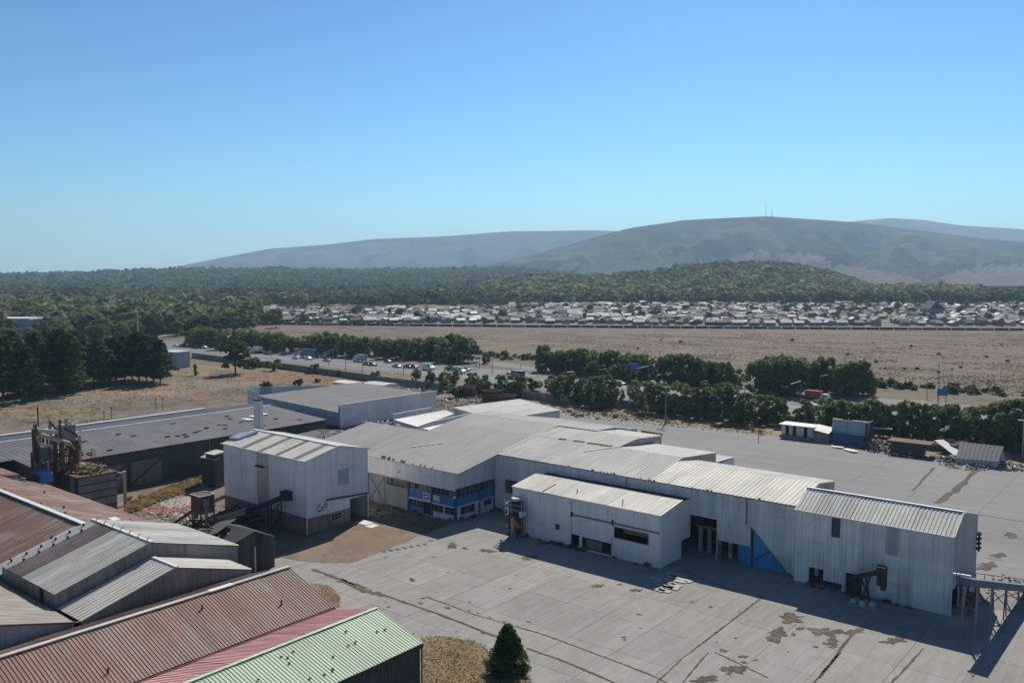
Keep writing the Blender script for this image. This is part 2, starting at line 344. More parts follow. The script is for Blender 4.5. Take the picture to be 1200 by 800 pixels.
ground_mat('asphalt',[(0.13,0.13,0.135),(0.17,0.17,0.175),(0.20,0.20,0.20)],scales=(0.02,0.1,1.0),rough=0.85)
# concrete slabs: pale, streaked along Y by traffic, tyre marks and damp stains
m,t,b=new_mat('yard_slab',0.88,0,0.2)
v=coords(t,(1,0.18,1)); v2=coords(t); n1=noise(t,v,0.9,6,0.6); n2=noise(t,v2,0.07,6,0.65); n3=noise(t,v2,3.0,5,0.65); n4=noise(t,v2,0.35,5,0.7)
c=mixc(t,ramp(t,n2,[(0.35,(0,0,0)),(0.65,(1,1,1))]),(0.245,0.232,0.212),(0.295,0.28,0.258))
c=mixc(t,mth(t,'MULTIPLY',ramp(t,n1,[(0.45,(0,0,0)),(0.62,(1,1,1))]),0.45),c,(0.35,0.335,0.31))
n5=noise(t,coords(t,(2.2,0.07,1)),1.0,5,0.7)
c=mixc(t,mth(t,'MULTIPLY',ramp(t,n5,[(0.50,(0,0,0)),(0.66,(1,1,1))]),0.45),c,(0.185,0.172,0.155))
c=mixc(t,mth(t,'MULTIPLY',ramp(t,n4,[(0.52,(0,0,0)),(0.66,(1,1,1))]),0.5),c,(0.21,0.185,0.16))
c=mixc(t,mth(t,'MULTIPLY',n3,0.25),c,(0.22,0.205,0.19))
c=var(t,c,0.085); t.links.new(c,b.inputs['Base Color']); bump(t,b,n3,0.3,0.03)
m,t,b=new_mat('back_slab',0.88,0,0.2)
v=coords(t,(0.10,1,1)); v2=coords(t); n1=noise(t,v,0.35,6,0.6); n2=noise(t,v2,0.03,6,0.6); n3=noise(t,v2,1.0,5,0.65)
c=mixc(t,ramp(t,n2,[(0.38,(0,0,0)),(0.62,(1,1,1))]),(0.185,0.182,0.175),(0.225,0.220,0.21))
c=mixc(t,mth(t,'MULTIPLY',ramp(t,n1,[(0.45,(0,0,0)),(0.7,(1,1,1))]),0.35),c,(0.29,0.285,0.27))
c=mixc(t,mth(t,'MULTIPLY',n3,0.3),c,(0.19,0.185,0.175))
c=var(t,c,0.02); t.links.new(c,b.inputs['Base Color']); bump(t,b,n3,0.2,0.03)

# ---------------------------------------------------------------- ground sheets
rng=random.Random(7)
S=25000
o=mesh('ground',[(-S,-S,0),(S,-S,0),(S,S,0),(-S,S,0)],[(0,1,2,3)],'dirt_grey'); o['kind']='structure'
def gp(l): return [G(*q) for q in l]
patch('field',gp([(235,377.5),(420,374),(1560,385),(1800,480),(1200,474),(1150,466),(1040,449),(860,433),(640,408),(540,402),(330,392)]),0.04,'field')
patch('town_ground',gp([(290,379),(1500,386.5),(1600,352),(300,352)]),0.08,'dirt_grey')
patch('woodland_floor',gp([(-900,397),(-100,402),(240,386),(300,379.5),(300,360),(620,355),(1700,352),(2300,349),(-1400,344)]),0.06,'woodland')
patch('verge',gp([(-500,470),(180,402),(250,404),(350,408),(420,415),(550,420),(640,436),(720,440),(900,458),(1080,468),(1300,490),(1500,520),(1500,470),(1200,455),(1040,436),(860,426),(640,402),(540,400),(330,390),(150,396),(-600,440)]),0.05,'green_grass')
# bank beside the motorway, orange soil left of the halls, sandy strip behind the yard
patch('motorway_bank',gp([(180,418),(300,428),(400,441),(500,450),(600,462),(700,474),(900,492),(1100,505),(1400,540),(1400,520),(1100,490),(900,478),(700,455),(600,447),(480,438),(400,432),(300,421),(185,410)]),0.045,'dirt')
for (cx,cy,rx,ry,n_) in ((350,443,85,9,'orange_soil'),(258,432,40,4,'dry_grass'),(240,466,24,3,'orange_soil'),(283,468,9,2.5,'orange_soil'),(170,452,60,6,'dry_grass'),(60,482,60,4,'dry_grass'),(20,478,20,4,'dirt'),(225,437,30,4,'dry_grass')):
    q=[]
    for i in range(26):
        a=2*math.pi*i/26; k=1+0.25*math.sin(3*a+cx)+0.15*math.sin(7*a)+rng.uniform(-.12,.12)
        q.append(G(cx+rx*k*math.cos(a),cy+ry*k*math.sin(a)))
    patch('soil_patch',q,0.06+0.004*cx/100,n_,rag=(1.5,1.6))
patch('sandy_strip',[(-175,204.6),(-120,204.6),(-60,204.6),(40,204.6),(90,207),(90,222),(0,223),(-40,225),(-80,226),(-120,226),(-150,224),(-176,214)],0.03,'sandy')
patch('dirt_floor',[(-200,55),(-101.5,55),(-101.5,100),(-150,125),(-200,60)],0.025,'dirt_grey')
patch('dirt_floor',[(-152,126),(-101,126),(-101,200),(-172,204),(-200,190),(-180,150)],0.025,'dirt')
# motorway
low=[(-300,392),(100,402),(190,410.5),(300,421.5),(400,432),(480,439),(560,447),(620,455),(700,465),(900,483),(1000,492),(1300,516)]
upp=[(-300,372),(100,392),(200,400),(300,405.5),(360,411),(440,417.5),(520,418),(600,425.5),(650,434),(700,441),(800,450),(900,457),(1000,464),(1300,488)]
patch('motorway',gp(low+upp[::-1]),0.07,'asphalt')
patch('central_reservation',gp([(440,424),(520,428),(600,434),(660,443),(760,455),(760,453),(650,438),(590,429.5),(520,422.5)]),0.085,'green_grass')
for (l,wd) in (([(200,403.5),(300,411.5),(400,421.5),(480,431),(560,441),(650,452),(800,468),(950,478)],0.35),([(200,407),(300,416.5),(400,426.5),(480,434.5),(560,443.5)],0.35),([(700,450),(800,459),(900,467),(1000,474)],0.6)):
    for a,bq in zip(l,l[1:]):
        ax,ay=G(*a);bx,by=G(*bq);d=Vector((bx-ax,by-ay,0));n=Vector((-d.y,d.x,0)).normalized()*wd/2
        patch('lane_line',[(ax-n.x,ay-n.y),(bx-n.x,by-n.y),(bx+n.x,by+n.y),(ax+n.x,ay+n.y)],0.095,'white_trim')
# concrete yards, slab by slab
yd=patch('yard',[(-102.5,30),(60,30),(60,204),(-152,204),(-152,158),(-102.5,158)],0.035,'crack')
def slab_mesh(nm,sx,sy,mat):
    mb=MB(); mb.box(0.018,sx-0.018,0.018,sy-0.018,0.0,0.05); k=len(mb.v)
    me=bpy.data.meshes.new(nm); me.from_pydata(mb.v,[],mb.f); me.materials.append(MATS[mat]); return me
sm=slab_mesh('concrete_slab',6.0,7.7,'yard_slab'); sb=slab_mesh('concrete_slab',12.0,9.0,'back_slab')
for i in range(23):
    for j in range(9):
        x,y=-102+i*6.0,48+j*7.7-3
        if x>0 and y<60: continue
        o=bpy.data.objects.new('concrete_slab',sm); link(o,yd); o.location=(x,y,0.036+rng.uniform(0,0.006)); 
for i in range(17):
    for j in range(10):
        x,y=-150+i*12,114+j*9.0
        if (x<-102 and y<158) or (x>-104 and x+12<-30 and y+9<128): continue
        o=bpy.data.objects.new('concrete_slab',sb); link(o,yd); o.location=(x,y,0.036+rng.uniform(0,0.006))
# dirt and grass lying on the yard
patch('dirt_patch',[(-100.5,71.6),(-96,73.2),(-91.5,76.3),(-92,84),(-93.2,92.8),(-98,95),(-107,97.5),(-110,90),(-105,80)],0.115,'patch_soil',rag=(.35,.3))
patch('dirt_patch',[(-118,79),(-106,79),(-100.5,72),(-93,92.5),(-94,99.5),(-118,100.2)],0.10,'dirt',rag=(.35,.3))
q=[G(*p_) for p_ in [(495,748),(520,746),(548,750),(565,757),(580,768),(600,775),(614,788),(624,804),(640,840),(560,860),(440,830),(450,790)]]
patch('dry_grass_patch',q,0.11,'dry_grass',rag=(.3,.22))
q=[G(*p_) for p_ in [(372,684),(384,686),(393,693),(399,702),(398,712),(380,716),(340,690)]]
patch('dry_grass_patch',q,0.11,'dry_grass',rag=(.3,.22))
for (cx,cy,rx,ry) in ((927,725,15,5),(910,745,12,7),(967,741,15,6),(1000,741,11,3.5),(1047,751,13,4),(860,785,12,6),(827,797,14,5),(975,752,8,4),(938,737,4,2),(930,744,3,1.5),(871,770,5,2),(530,640,7,2.5),(545,643,4,1),(572,646,8,2),(620,654,8,3),(483,680,4,1.6),(1168,652,12,3),(1156,664,14,4),(1185,628,8,3),(848,763,4,2),(885,774,3,1),(505,634,3,1),(700,687,6,2),(745,692,6,2),(640,637,12,1.5)):
    q=[]; ph=rng.uniform(0,6)
    for i in range(24):
        a=2*math.pi*i/24; k=1+0.3*math.sin(2*a+ph)+0.22*math.sin(5*a+2*ph)+0.15*math.sin(9*a)+rng.uniform(-.15,.15)
        q.append(G(cx+rx*k*math.cos(a),cy+ry*k*math.sin(a)))
    patch('dirt_stain',q,0.108+rng.uniform(0,.004),'stain',rag=(.12,.16))
for i in range(60):   # small pot holes and spots
    cx=rng.choice([rng.uniform(450,620),rng.uniform(700,1000)]); cy=rng.uniform(640,780)
    if cx>790 and cy<700+(cx-790)*0.2: continue
    patch('dirt_stain',[ (p_[0],p_[1]) for p_ in blob_pts(*G(cx,cy),rng.uniform(.1,.45),rng.uniform(.1,.35),rng,10)],0.1075+rng.uniform(0,.003),'stain')
for k,(cx,cy) in enumerate([(x_,638+(500-x_)*0.175) for x_ in range(450,500,8)]):
    patch('dirt_stain',blob_pts(*G(cx,cy),0.5,0.3,rng,10),0.112,'stain')
def strip(name,pts,wd,z,mat,rag=0.5,sub=8):
    P=[Vector((*G(*p_),z)) for p_ in pts]; L=[]
    for a,b_ in zip(P,P[1:]):
        for i in range(sub): L.append(a.lerp(b_,i/sub))
    L.append(P[-1]); vs=[]
    for i,p_ in enumerate(L):
        d=(L[min(i+1,len(L)-1)]-L[max(0,i-1)]).normalized(); n=Vector((-d.y,d.x,0)); off=n*rng.uniform(-1,1)*wd*0.5*rag
        h=wd*0.5*(1+rag*rng.uniform(-.8,1.2)); vs+= [p_+off-n*h,p_+off+n*h]
    fs=[(2*i,2*i+2,2*i+3,2*i+1) for i in range(len(L)-1)]
    o=mesh(name,vs,fs,mat)
    if o.data.polygons[0].normal.z<0: o.data.flip_normals()
    o['kind']='structure'; return o
for pts,wd in (([(366,667),(395,678),(430,690)],0.5),([(398,680),(425,692),(450,698)],0.8),([(450,698),(520,722),(575,744),(600,752)],0.32),([(617,760),(660,775),(730,805)],0.25),
    ([(500,700),(560,722),(640,745),(760,790),(790,805)],0.14),([(1000,742),(960,795)],0.22),([(985,765),(950,805)],0.18),([(1082,760),(1060,785),(1030,815)],0.18),([(893,700),(865,722),(835,745),(800,772),(770,800)],0.16),([(838,765),(866,778),(900,795)],0.16),
    ([(1150,545),(1120,575),(1097,590)],0.9),([(1095,548),(1070,575)],0.35),([(1060,590),(1200,612)],0.12),([(830,765),(800,800)],0.16),([(855,690),(800,668)],0.12)):
    strip('crack_line',pts,wd,0.118,'crack')

# ---------------------------------------------------------------- noise for terrain
def vnoise(x,y,seed):
    r=np.random.RandomState(seed).rand(256,256); xi=np.floor(x).astype(int);yi=np.floor(y).astype(int);fx=x-xi;fy=y-yi
    fx=fx*fx*(3-2*fx);fy=fy*fy*(3-2*fy); g=lambda a,b_: r[a%256,b_%256]
    return (g(xi,yi)*(1-fx)+g(xi+1,yi)*fx)*(1-fy)+(g(xi,yi+1)*(1-fx)+g(xi+1,yi+1)*fx)*fy
def fbm(x,y,seed,oc=5):
    s=0;a=0.5
    for o_ in range(oc): s=s+a*vnoise(x*2**o_,y*2**o_,seed+o_); a*=0.5
    return s
RIDGES=[ # (distance, near foot, far fall, silhouette [(px,py)...])
 (8800,6000,0.8,[(-600,326),(0,321),(100,318.5),(190,316),(250,304),(320,291),(380,287),(440,280),(520,277),(600,271),(700,270),(760,272),(800,275),(1000,290),(1700,310)]),
 (9600,7000,0.8,[(-600,330),(100,328),(700,300),(900,272),(980,261),(1040,255.5),(1080,258),(1120,264),(1200,269),(1300,272),(1700,280)]),
 (5600,2700,0.75,[(-600,345),(400,345),(500,335),(570,310),(620,299),(665,287),(700,277),(735,268),(800,258),(850,255.5),(900,254),(950,257),(1000,261),(1050,267),(1150,280),(1200,284),(1300,290),(1700,300)]),
 (3300,1900,0.8,[(-600,326),(0,325),(100,323),(175,320),(325,318),(400,320),(475,319),(550,317.5),(600,318),(660,323),(760,338),(900,345),(1700,350)]),
 (1900,1150,0.6,[(-600,352),(440,354),(500,346),(560,336),(610,330),(650,328),(690,331),(735,326),(780,321),(820,316),(860,313),(900,312),(940,317),(980,326),(1010,338),(1045,349),(1120,354),(1700,356)]),
]
def hill_h(px,D):
    px=np.asarray(px,float); D=np.asarray(D,float); h=np.full(np.broadcast(px,D).shape,-0.5)
    n=fbm(px/60+7,D/700,11); n2=fbm(px/22,D/350+3,31,4)
    for (Dk,D0,fall,sil) in RIDGES:
        sy=np.interp(px,[a for a,_ in sil],[b_ for _,b_ in sil]); hk=CAM_H+(320-sy)/1018*Dk
        s=np.clip((D-D0)/(Dk-D0),0,1); s=np.where(s<1,s**1.25*(1-0.0*s),1); s=0.5*s+0.5*(3*s*s-2*s**3)
        far=np.clip((D-Dk)/(0.5*Dk),0,1); prof=s*(1-fall*far*far*(3-2*far))
        q=hk*prof-hk*0.85*(s*(1-s)*4)*(np.abs(n-0.5)*2.2)*np.clip(hk/200,0.2,1)+hk*0.12*(s*(1-s)*4)*(n2-0.5)
        h=np.maximum(h,np.where(hk>1,q,-0.5))
    return h
def np_mesh(name,V,F,mat,parent=None,smooth=False,kind=None):
    me=bpy.data.meshes.new(name); n=len(V); m_=len(F); k=F.shape[1]
    me.vertices.add(n); me.vertices.foreach_set('co',np.ascontiguousarray(V,dtype=np.float32).ravel())
    me.loops.add(m_*k); me.loops.foreach_set('vertex_index',np.ascontiguousarray(F,dtype=np.int32).ravel())
    me.polygons.add(m_); me.polygons.foreach_set('loop_start',np.arange(0,m_*k,k,dtype=np.int32))
    me.polygons.foreach_set('loop_total',np.full(m_,k,dtype=np.int32))
    if smooth: me.polygons.foreach_set('use_smooth',np.ones(m_,dtype=bool))
    me.update(calc_edges=True); me.materials.append(MATS[mat] if isinstance(mat,str) else mat)
    o=bpy.data.objects.new(name,me); link(o,parent)
    if kind: o['kind']=kind
    return o
def wpos(px,D):
    X=(px-600)/FPX*D; return X*_r[0]+D*_f[0], X*_r[1]+D*_f[1]
# hills: one terrain sheet in a fan away from the viewpoint
pxs=np.arange(-900,2110,7.0); Ds=np.geomspace(1120,15000,190)
PX,DD=np.meshgrid(pxs,Ds); HH=hill_h(PX,DD); XX,YY=wpos(PX,DD)
HH[0,:]=-1.0
Vt=np.stack([XX,YY,HH],-1).reshape(-1,3); nc=len(pxs); nr=len(Ds)
ii=(np.arange(nr-1)[:,None]*nc+np.arange(nc-1)[None,:]).ravel()
Ft=np.stack([ii,ii+1,ii+nc+1,ii+nc],-1)
m,t,b=new_mat('hillside',0.95,0,0.05)
v=coords(t,(1,1,1)); n1=noise(t,v,0.0035,7,0.62); n2=noise(t,v,0.02,5,0.7); n3=noise(t,v,0.0012,4,0.6,0.8)
cf=ramp(t,mth(t,'ADD',mth(t,'MULTIPLY',n1,0.5),mth(t,'MULTIPLY',n2,0.5)),[(0.42,(0.006,0.013,0.010)),(0.50,(0.020,0.032,0.020)),(0.58,(0.075,0.082,0.048))])
cs=ramp(t,n3,[(0.53,(0,0,0)),(0.56,(1,1,1))])
cf=mixc(t,mth(t,'MULTIPLY',cs,0.5),cf,(0.075,0.085,0.045))
cb=ramp(t,mth(t,'ADD',mth(t,'MULTIPLY',n1,0.5),mth(t,'MULTIPLY',n2,0.5)),[(0.35,(0.13,0.10,0.075)),(0.5,(0.19,0.145,0.11)),(0.68,(0.12,0.12,0.06))])
at=N(t,'ShaderNodeAttribute',attribute_name='cleared'); ff=mth(t,'ADD',at.outputs['Fac'],mth(t,'MULTIPLY',mth(t,'SUBTRACT',n2,0.5),0.8))
at2=N(t,'ShaderNodeAttribute',attribute_name='plantation')
cf=mixc(t,mth(t,'MULTIPLY',at2.outputs['Fac'],0.7),cf,(0.11,0.135,0.06))
vo=N(t,'ShaderNodeTexVoronoi'); vo.inputs['Scale'].default_value=1.0; t.links.new(coords(t,(0.0022,0.0030,0.0),0.5),vo.inputs['Vector']); vo.inputs['Randomness'].default_value=0.9
sp=N(t,'ShaderNodeSeparateColor'); t.links.new(vo.outputs['Color'],sp.inputs[0])
cf=mixc(t,mth(t,'MULTIPLY',ramp(t,sp.outputs[0],[(0.60,(0,0,0)),(0.66,(1,1,1))]),0.5),cf,(0.080,0.090,0.048))
cf=mixc(t,mth(t,'MULTIPLY',ramp(t,sp.outputs[1],[(0.66,(0,0,0)),(0.70,(1,1,1))]),0.85),cf,(0.008,0.015,0.010))
cf=mixc(t,mth(t,'MULTIPLY',ramp(t,sp.outputs[2],[(0.86,(0,0,0)),(0.89,(1,1,1))]),0.65),cf,(0.115,0.088,0.066))
c=mixc(t,ramp(t,ff,[(0.42,(0,0,0)),(0.58,(1,1,1))]),cf,cb); t.links.new(c,b.inputs['Base Color']); bump(t,b,n2,1.0,60)
ho=np_mesh('hills',Vt,Ft,'hillside',smooth=True,kind='structure')
PY=320+(CAM_H-HH)/DD*1018   # where it lies in height above the horizon, seen from the site
def poly_mask(px,py,poly):
    ins=np.zeros(px.shape,bool); n=len(poly)
    for i in range(n):
        x1,y1=poly[i];x2,y2=poly[(i+1)%n]
        cnd=((y1>py)!=(y2>py))&(px<(x2-x1)*(py-y1)/((y2-y1) if y2!=y1 else 1e-9)+x1); ins^=cnd
    return ins
clr=np.zeros(PX.shape)
far=(DD>2500)
for pl in ([(805,310),(860,299),(920,296),(960,298),(975,306),(930,311),(880,310),(820,318)],[(960,308),(1000,312),(1040,318),(1070,325),(1090,336),(1060,345),(1020,340),(985,326),(965,318)],[(1100,325),(1140,313),(1230,306),(1400,306),(1400,335),(1200,337),(1120,338)],[(600,322),(640,318),(680,320),(640,326)]):
    clr[poly_mask(PX,PY,pl)&far&(DD<6000)]=1
pln=np.zeros(PX.shape)
for pl in ([(600,305),(640,300),(700,292),(800,287),(805,296),(740,304),(700,310),(620,316)],[(610,320),(700,312),(800,300),(815,306),(760,318),(700,326)],[(230,312),(300,300),(360,294),(470,296),(560,286),(540,300),(400,308)]):
    pln[poly_mask(PX,PY,pl)&far]=1
for nm,ar in (('cleared',clr),('plantation',pln)):
    at_=ho.data.attributes.new(nm,'FLOAT','POINT'); at_.data.foreach_set('value',ar.ravel().astype(np.float32))
# ---------------------------------------------------------------- foliage
def leaf_cloud(cen,rad,nl,size,rs,inner=0.55,up=0.15,flat=1.0):
    """quads spread over lobes: cen (n,3), rad (n,3)"""
    n=len(cen); d=rs.normal(size=(n,nl,3)); d/=np.linalg.norm(d,axis=2,keepdims=True)
    d[...,2]=np.where(d[...,2]<-0.5,-d[...,2]*0.6,d[...,2])
    k=inner+(1-inner)*rs.rand(n,nl,1)**0.5
    p=cen[:,None,:]+d*rad[:,None,:]*k
    nn=d+rs.normal(size=d.shape)*0.55; nn[...,2]+=up; nn/=np.linalg.norm(nn,axis=2,keepdims=True)
    a=rs.normal(size=d.shape); u=np.cross(nn,a); u/=np.linalg.norm(u,axis=2,keepdims=True)+1e-9; w_=np.cross(nn,u)
    s=(np.asarray(size).reshape(-1,1,1) if np.ndim(size) else size)*(0.6+0.8*rs.rand(n,nl,1))
    u=u*s; w_=w_*s*flat
    q=np.stack([p-u-w_*0.6,p+u*0.7-w_,p+u+w_*0.7,p-u*0.6+w_],2).reshape(-1,3)
    f=np.arange(len(q)).reshape(-1,4); return q,f
TREE={}
def trunk_mesh(h,r,limbs,seed):
    rg=random.Random(seed); mb=MB(); mb.tube((0,0,-0.2),(0,0,h*0.5),r,r*0.7,7); mb.tube((0,0,h*0.5),(rg.uniform(-.03,.03)*h,rg.uniform(-.03,.03)*h,h*0.92),r*0.7,r*0.15,6)
    for i in range(limbs):
        a=rg.uniform(0,6.28); z=h*rg.uniform(0.3,0.75); l=h*rg.uniform(0.15,0.3)
        mb.tube((0,0,z),(l*math.cos(a),l*math.sin(a),z+l*rg.uniform(.3,.9)),r*0.4,r*0.1,5)
    me=bpy.data.meshes.new('trunk'); me.from_pydata([tuple(v_) for v_ in mb.v],[],mb.f); me.materials.append(MATS['bark']); return me
def make_tree(kind,seed,mat,nl=1.0):
    """unit-height crown meshes (height 1 = tree height), trunk to match"""
    rs=np.random.RandomState(seed); rg=random.Random(seed); C=[];Rr=[]
    if kind=='broad':
        for i in range(34):
            a=rg.uniform(0,6.28); z=rg.uniform(0.22,0.93); rr=0.36*math.sqrt(max(0.03,1-((z-0.52)/0.46)**2))*rg.uniform(0.45,1.0)
            C.append((rr*math.cos(a),rr*math.sin(a),z)); k=rg.uniform(0.085,0.15); Rr.append((k,k,k*0.8))
        sz=0.026; n=70
    elif kind=='low':   # hedge tree, leafy to the ground
        for i in range(34):
            a=rg.uniform(0,6.28); z=rg.uniform(0.06,0.9); rr=0.40*math.sqrt(max(0.05,1-((z-0.38)/0.60)**2))*rg.uniform(0.4,1.0)
            C.append((rr*math.cos(a),rr*math.sin(a),z)); k=rg.uniform(0.09,0.16); Rr.append((k,k,k*0.9))
        sz=0.028; n=70
    elif kind=='pine':
        for i in range(60):
            z=0.15+0.83*(i/59); a=i*2.4+rg.uniform(-.5,.5); pr=0.27*min(1,(1.02-z)/0.55)**0.75*rg.uniform(0.45,1.2)
            if z<0.3: pr*=0.8
            C.append((pr*math.cos(a),pr*math.sin(a),z)); k=rg.uniform(0.045,0.085)*(0.6+0.5*(1-z)); Rr.append((k*1.4,k*1.4,k*0.6))
            if i%3==0: C.append((pr*.4*math.cos(a),pr*.4*math.sin(a),z)); Rr.append((k*1.3,k*1.3,k*0.8))
        sz=0.019; n=44
    elif kind=='column':
        for i in range(26):
            z=0.06+0.88*(i/25); a=rg.uniform(0,6.28); pr=0.17*math.sin(min(1,(1.0-z)/0.5)*math.pi/2)*rg.uniform(0.2,1)
            C.append((pr*math.cos(a),pr*math.sin(a),z)); k=rg.uniform(0.08,0.13); Rr.append((k,k,k*1.2))
        sz=0.024; n=70
    elif kind=='cone':
        for i in range(150):
            z=0.03+0.95*(i/149)**1.0; a=i*2.4+rg.uniform(-.6,.6); pr=0.37*(1-z)**0.85*rg.uniform(0.75,1.05)+0.01
            if z<0.12: pr*=0.7+z*2.5
            C.append((pr*math.cos(a),pr*math.sin(a),z)); k=0.045+0.05*(1-z)*rg.uniform(0.7,1.2); Rr.append((k,k,k*1.1))
            if i%2: C.append((pr*.5*math.cos(a+2),pr*.5*math.sin(a+2),z)); Rr.append((k*1.2,k*1.2,k*1.1))
        sz=0.0095; n=110
    elif kind=='bush':
        for i in range(16):
            a=rg.uniform(0,6.28); z=rg.uniform(0.15,0.8); rr=0.75*math.sqrt(max(0,1-(z)**2))*rg.uniform(0.2,0.95)
            C.append((rr*math.cos(a),rr*math.sin(a),z)); k=rg.uniform(0.16,0.28); Rr.append((k,k,k*0.9))
        sz=0.07; n=70
    elif kind=='tuft':
        for i in range(9):
            a=rg.uniform(0,6.28); rr=rg.uniform(0,0.8); C.append((rr*math.cos(a),rr*math.sin(a),rg.uniform(.2,.5))); Rr.append((0.3,0.3,0.45))
        sz=0.10; n=26
    q,f=leaf_cloud(np.array(C),np.array(Rr),int(n*nl),sz,rs)
    ob=np_mesh('crown',q,f,mat); me=ob.data; bpy.data.objects.remove(ob)
    th={'broad':.75,'low':.7,'pine':.9,'column':.8,'cone':.8,'bush':.5,'tuft':.2}[kind]
    tm=trunk_mesh(th,{'broad':.028,'low':.022,'pine':.018,'column':.02,'cone':.02,'bush':.03,'tuft':.02}[kind],{'pine':10,'broad':7,'low':6}.get(kind,4),seed)
    TREE.setdefault((kind,mat),[]).append((me,tm))
for s_ in range(3): make_tree('pine',10+s_,'leaf_pine')
for s_ in range(3): make_tree('broad',20+s_,'leaf_mid')
for s_ in range(2): make_tree('broad',30+s_,'leaf_dark')
make_tree('broad',45,'leaf_pine'); make_tree('broad',41,'leaf_light'); make_tree('broad',43,'leaf_olive')
for s_ in range(3): make_tree('low',50+s_,'leaf_dark')
for s_ in range(3): make_tree('low',60+s_,'leaf_mid')
for s_ in range(2): make_tree('low',70+s_,'leaf_olive')
make_tree('column',80,'leaf_dark'); make_tree('cone',90,'leaf_cone')
make_tree('bush',94,'leaf_mid'); make_tree('bush',95,'leaf_dark'); make_tree('bush',96,'leaf_light'); make_tree('bush',97,'leaf_olive'); make_tree('tuft',98,'leaf_dry'); make_tree('tuft',99,'leaf_olive')
trg=random.Random(5)
ord_w=['','first','second','third','fourth','fifth','sixth','seventh','eighth','ninth','tenth']
def ordn(n): return ord_w[n] if n<11 else '%d%s'%(n,'th' if 10<n%100<14 else {1:'st',2:'nd',3:'rd'}.get(n%10,'th'))
def tree(name,label,cat,x,y,h,kind,mat,group=None,wide=1.0,parts=True,z=0.0):
    me,tm=trg.choice(TREE[(kind,mat)])
    r=bpy.data.objects.new(name,None); COL.objects.link(r); r.location=(x,y,z); r.rotation_euler=(0,0,trg.uniform(0,6.28)); r.scale=(h*wide,h*wide,h)
    tag(r,label,cat,group)
    c=bpy.data.objects.new('crown',me); link(c,r)
    if parts: link(bpy.data.objects.new('trunk',tm),r)
    return r
def tpx(name,label,cat,px,py,hpx,kind,mat,group=None,wide=1.0):
    x,y=G(px,py); h=hpx/FPX*fwd(x,y); return tree(name,label,cat,x,y,h,kind,mat,group,wide)
# the small cone tree in front
tpx('conifer','small dense cone shaped conifer standing alone at the edge of the dry grass patch','tree',595,786,58,'cone','leaf_cone',wide=1.28)
# pine stand on the left
pg='tall dark pines in the stand on the left'
pl=[(-14,462,72),(4,466,78),(14,455,66),(20,463,74),(38,448,60),(44,461,72),(50,451,66),(62,455,66),(72,458,70),(84,449,60),(90,455,66),(82,461,68),(98,447,58),(110,449,60),(118,453,62),(128,446,56),(136,450,60),(146,448,58),(155,444,54),(163,447,56),(172,449,56),(180,447,54),(188,450,50),(30,470,74),(-30,470,84),(57,444,58)]
for i,(a,b_,h) in enumerate(pl):
    tpx('pine_tree','%s dark pine from the left in the stand beside the dirt field'%ordn(sorted(q_[0] for q_ in pl).index(a)+1),'tree',a,b_,h*trg.uniform(.84,1.06),'pine','leaf_pine',pg,wide=trg.uniform(0.95,1.2))
tpx('pine_tree','lone broad dark pine standing on the orange soil below the motorway','tree',276,438,40,'broad','leaf_pine' if ('broad','leaf_pine') in TREE else 'leaf_dark',wide=1.15)
tpx('pine_tree','thin leaning dead brown conifer between the pine stand and the lone pine','tree',229,440,13,'column','leaf_dark')
# shrubs near the orange soil
for (a,b_,h,mt,lb) in ((297,431,14,'leaf_olive','pale olive bush just right of the lone pine'),(320,434,14,'leaf_light','round pale green bush second from the lone pine'),(368,437,12,'leaf_light','bright green bush in front of the dark wall beside the motorway bank'),(397,441,8,'leaf_light','small bright green bush by the dark wall near the grey hall'),(440,442,8,'leaf_light','low green bush behind the small pale roofs of the grey hall'),
    (312,456,10,'leaf_dark','large dark shrub behind the white parapet, nearest the chimney'),(350,452,9,'leaf_dark','dark round shrub behind the middle of the white parapet'),(372,448,6,'leaf_olive','low shrub behind the right end of the white parapet'),(625,458,16,'leaf_light','yellow green bush among the hedge trees above the rusty containers'),(535,466,14,'leaf_light','yellow green bush beside the dry soil behind the pallets'),(700,480,10,'leaf_olive','small bush on the sandy strip'),(955,500,14,'leaf_light','yellow green bush behind the low white hut')):
    tpx('bush',lb,'bush',a,b_,h,'bush',mt)
# hedge along the far side of the motorway
hg='trees in the hedge along the far side of the motorway'
for i in range(58):
    px=222+i*5.7+trg.uniform(-2,2); py=403+(px-230)*0.058+trg.uniform(-2,3)
    hp=trg.uniform(17,25)+(px>500)*6+(px>380)*2
    tpx('hedge_tree','%s tree from the left in the long hedge beyond the motorway'%ordn(i+1),"tree",px,py+2,hp,'low',trg.choice(['leaf_mid','leaf_dark','leaf_mid']),hg,wide=trg.uniform(.9,1.25))
# clumps further right between the motorway and the field
cl='trees in the clumps between motorway and brown field'
for ci,(a0,a1,b0,b1,h0,h1,n_) in enumerate(((632,668,434,438,26,31,6),(668,762,438,446,26,33,15),(690,770,447,448,18,25,7),(775,820,450,452,33,36,6),(812,866,450,454,22,30,8),(888,940,462,462,38,46,8),(948,1016,462,464,36,44,9),(1014,1028,463,466,12,16,2),(1140,1175,478,484,16,20,0))):
    for i in range(n_):
        f_=(i+.5)/n_; tpx('broadleaf_tree','%s tree of the %s leafy clump between motorway and brown field'%(ordn(i+1),ordn(ci+1)),'tree',a0+(a1-a0)*f_+trg.uniform(-3,3),b0+(b1-b0)*f_+trg.uniform(-2,1),trg.uniform(h0,h1),'low',trg.choice(['leaf_dark','leaf_mid','leaf_dark']),cl,wide=trg.uniform(.75,1.0))
tpx('broadleaf_tree','small round tree alone at the edge of the brown field by the motorway slip road','tree',570,426,13,'low','leaf_dark'); tpx('broadleaf_tree','smallest tree in the grass right of the slip road','tree',593,421,9,'low','leaf_dark')
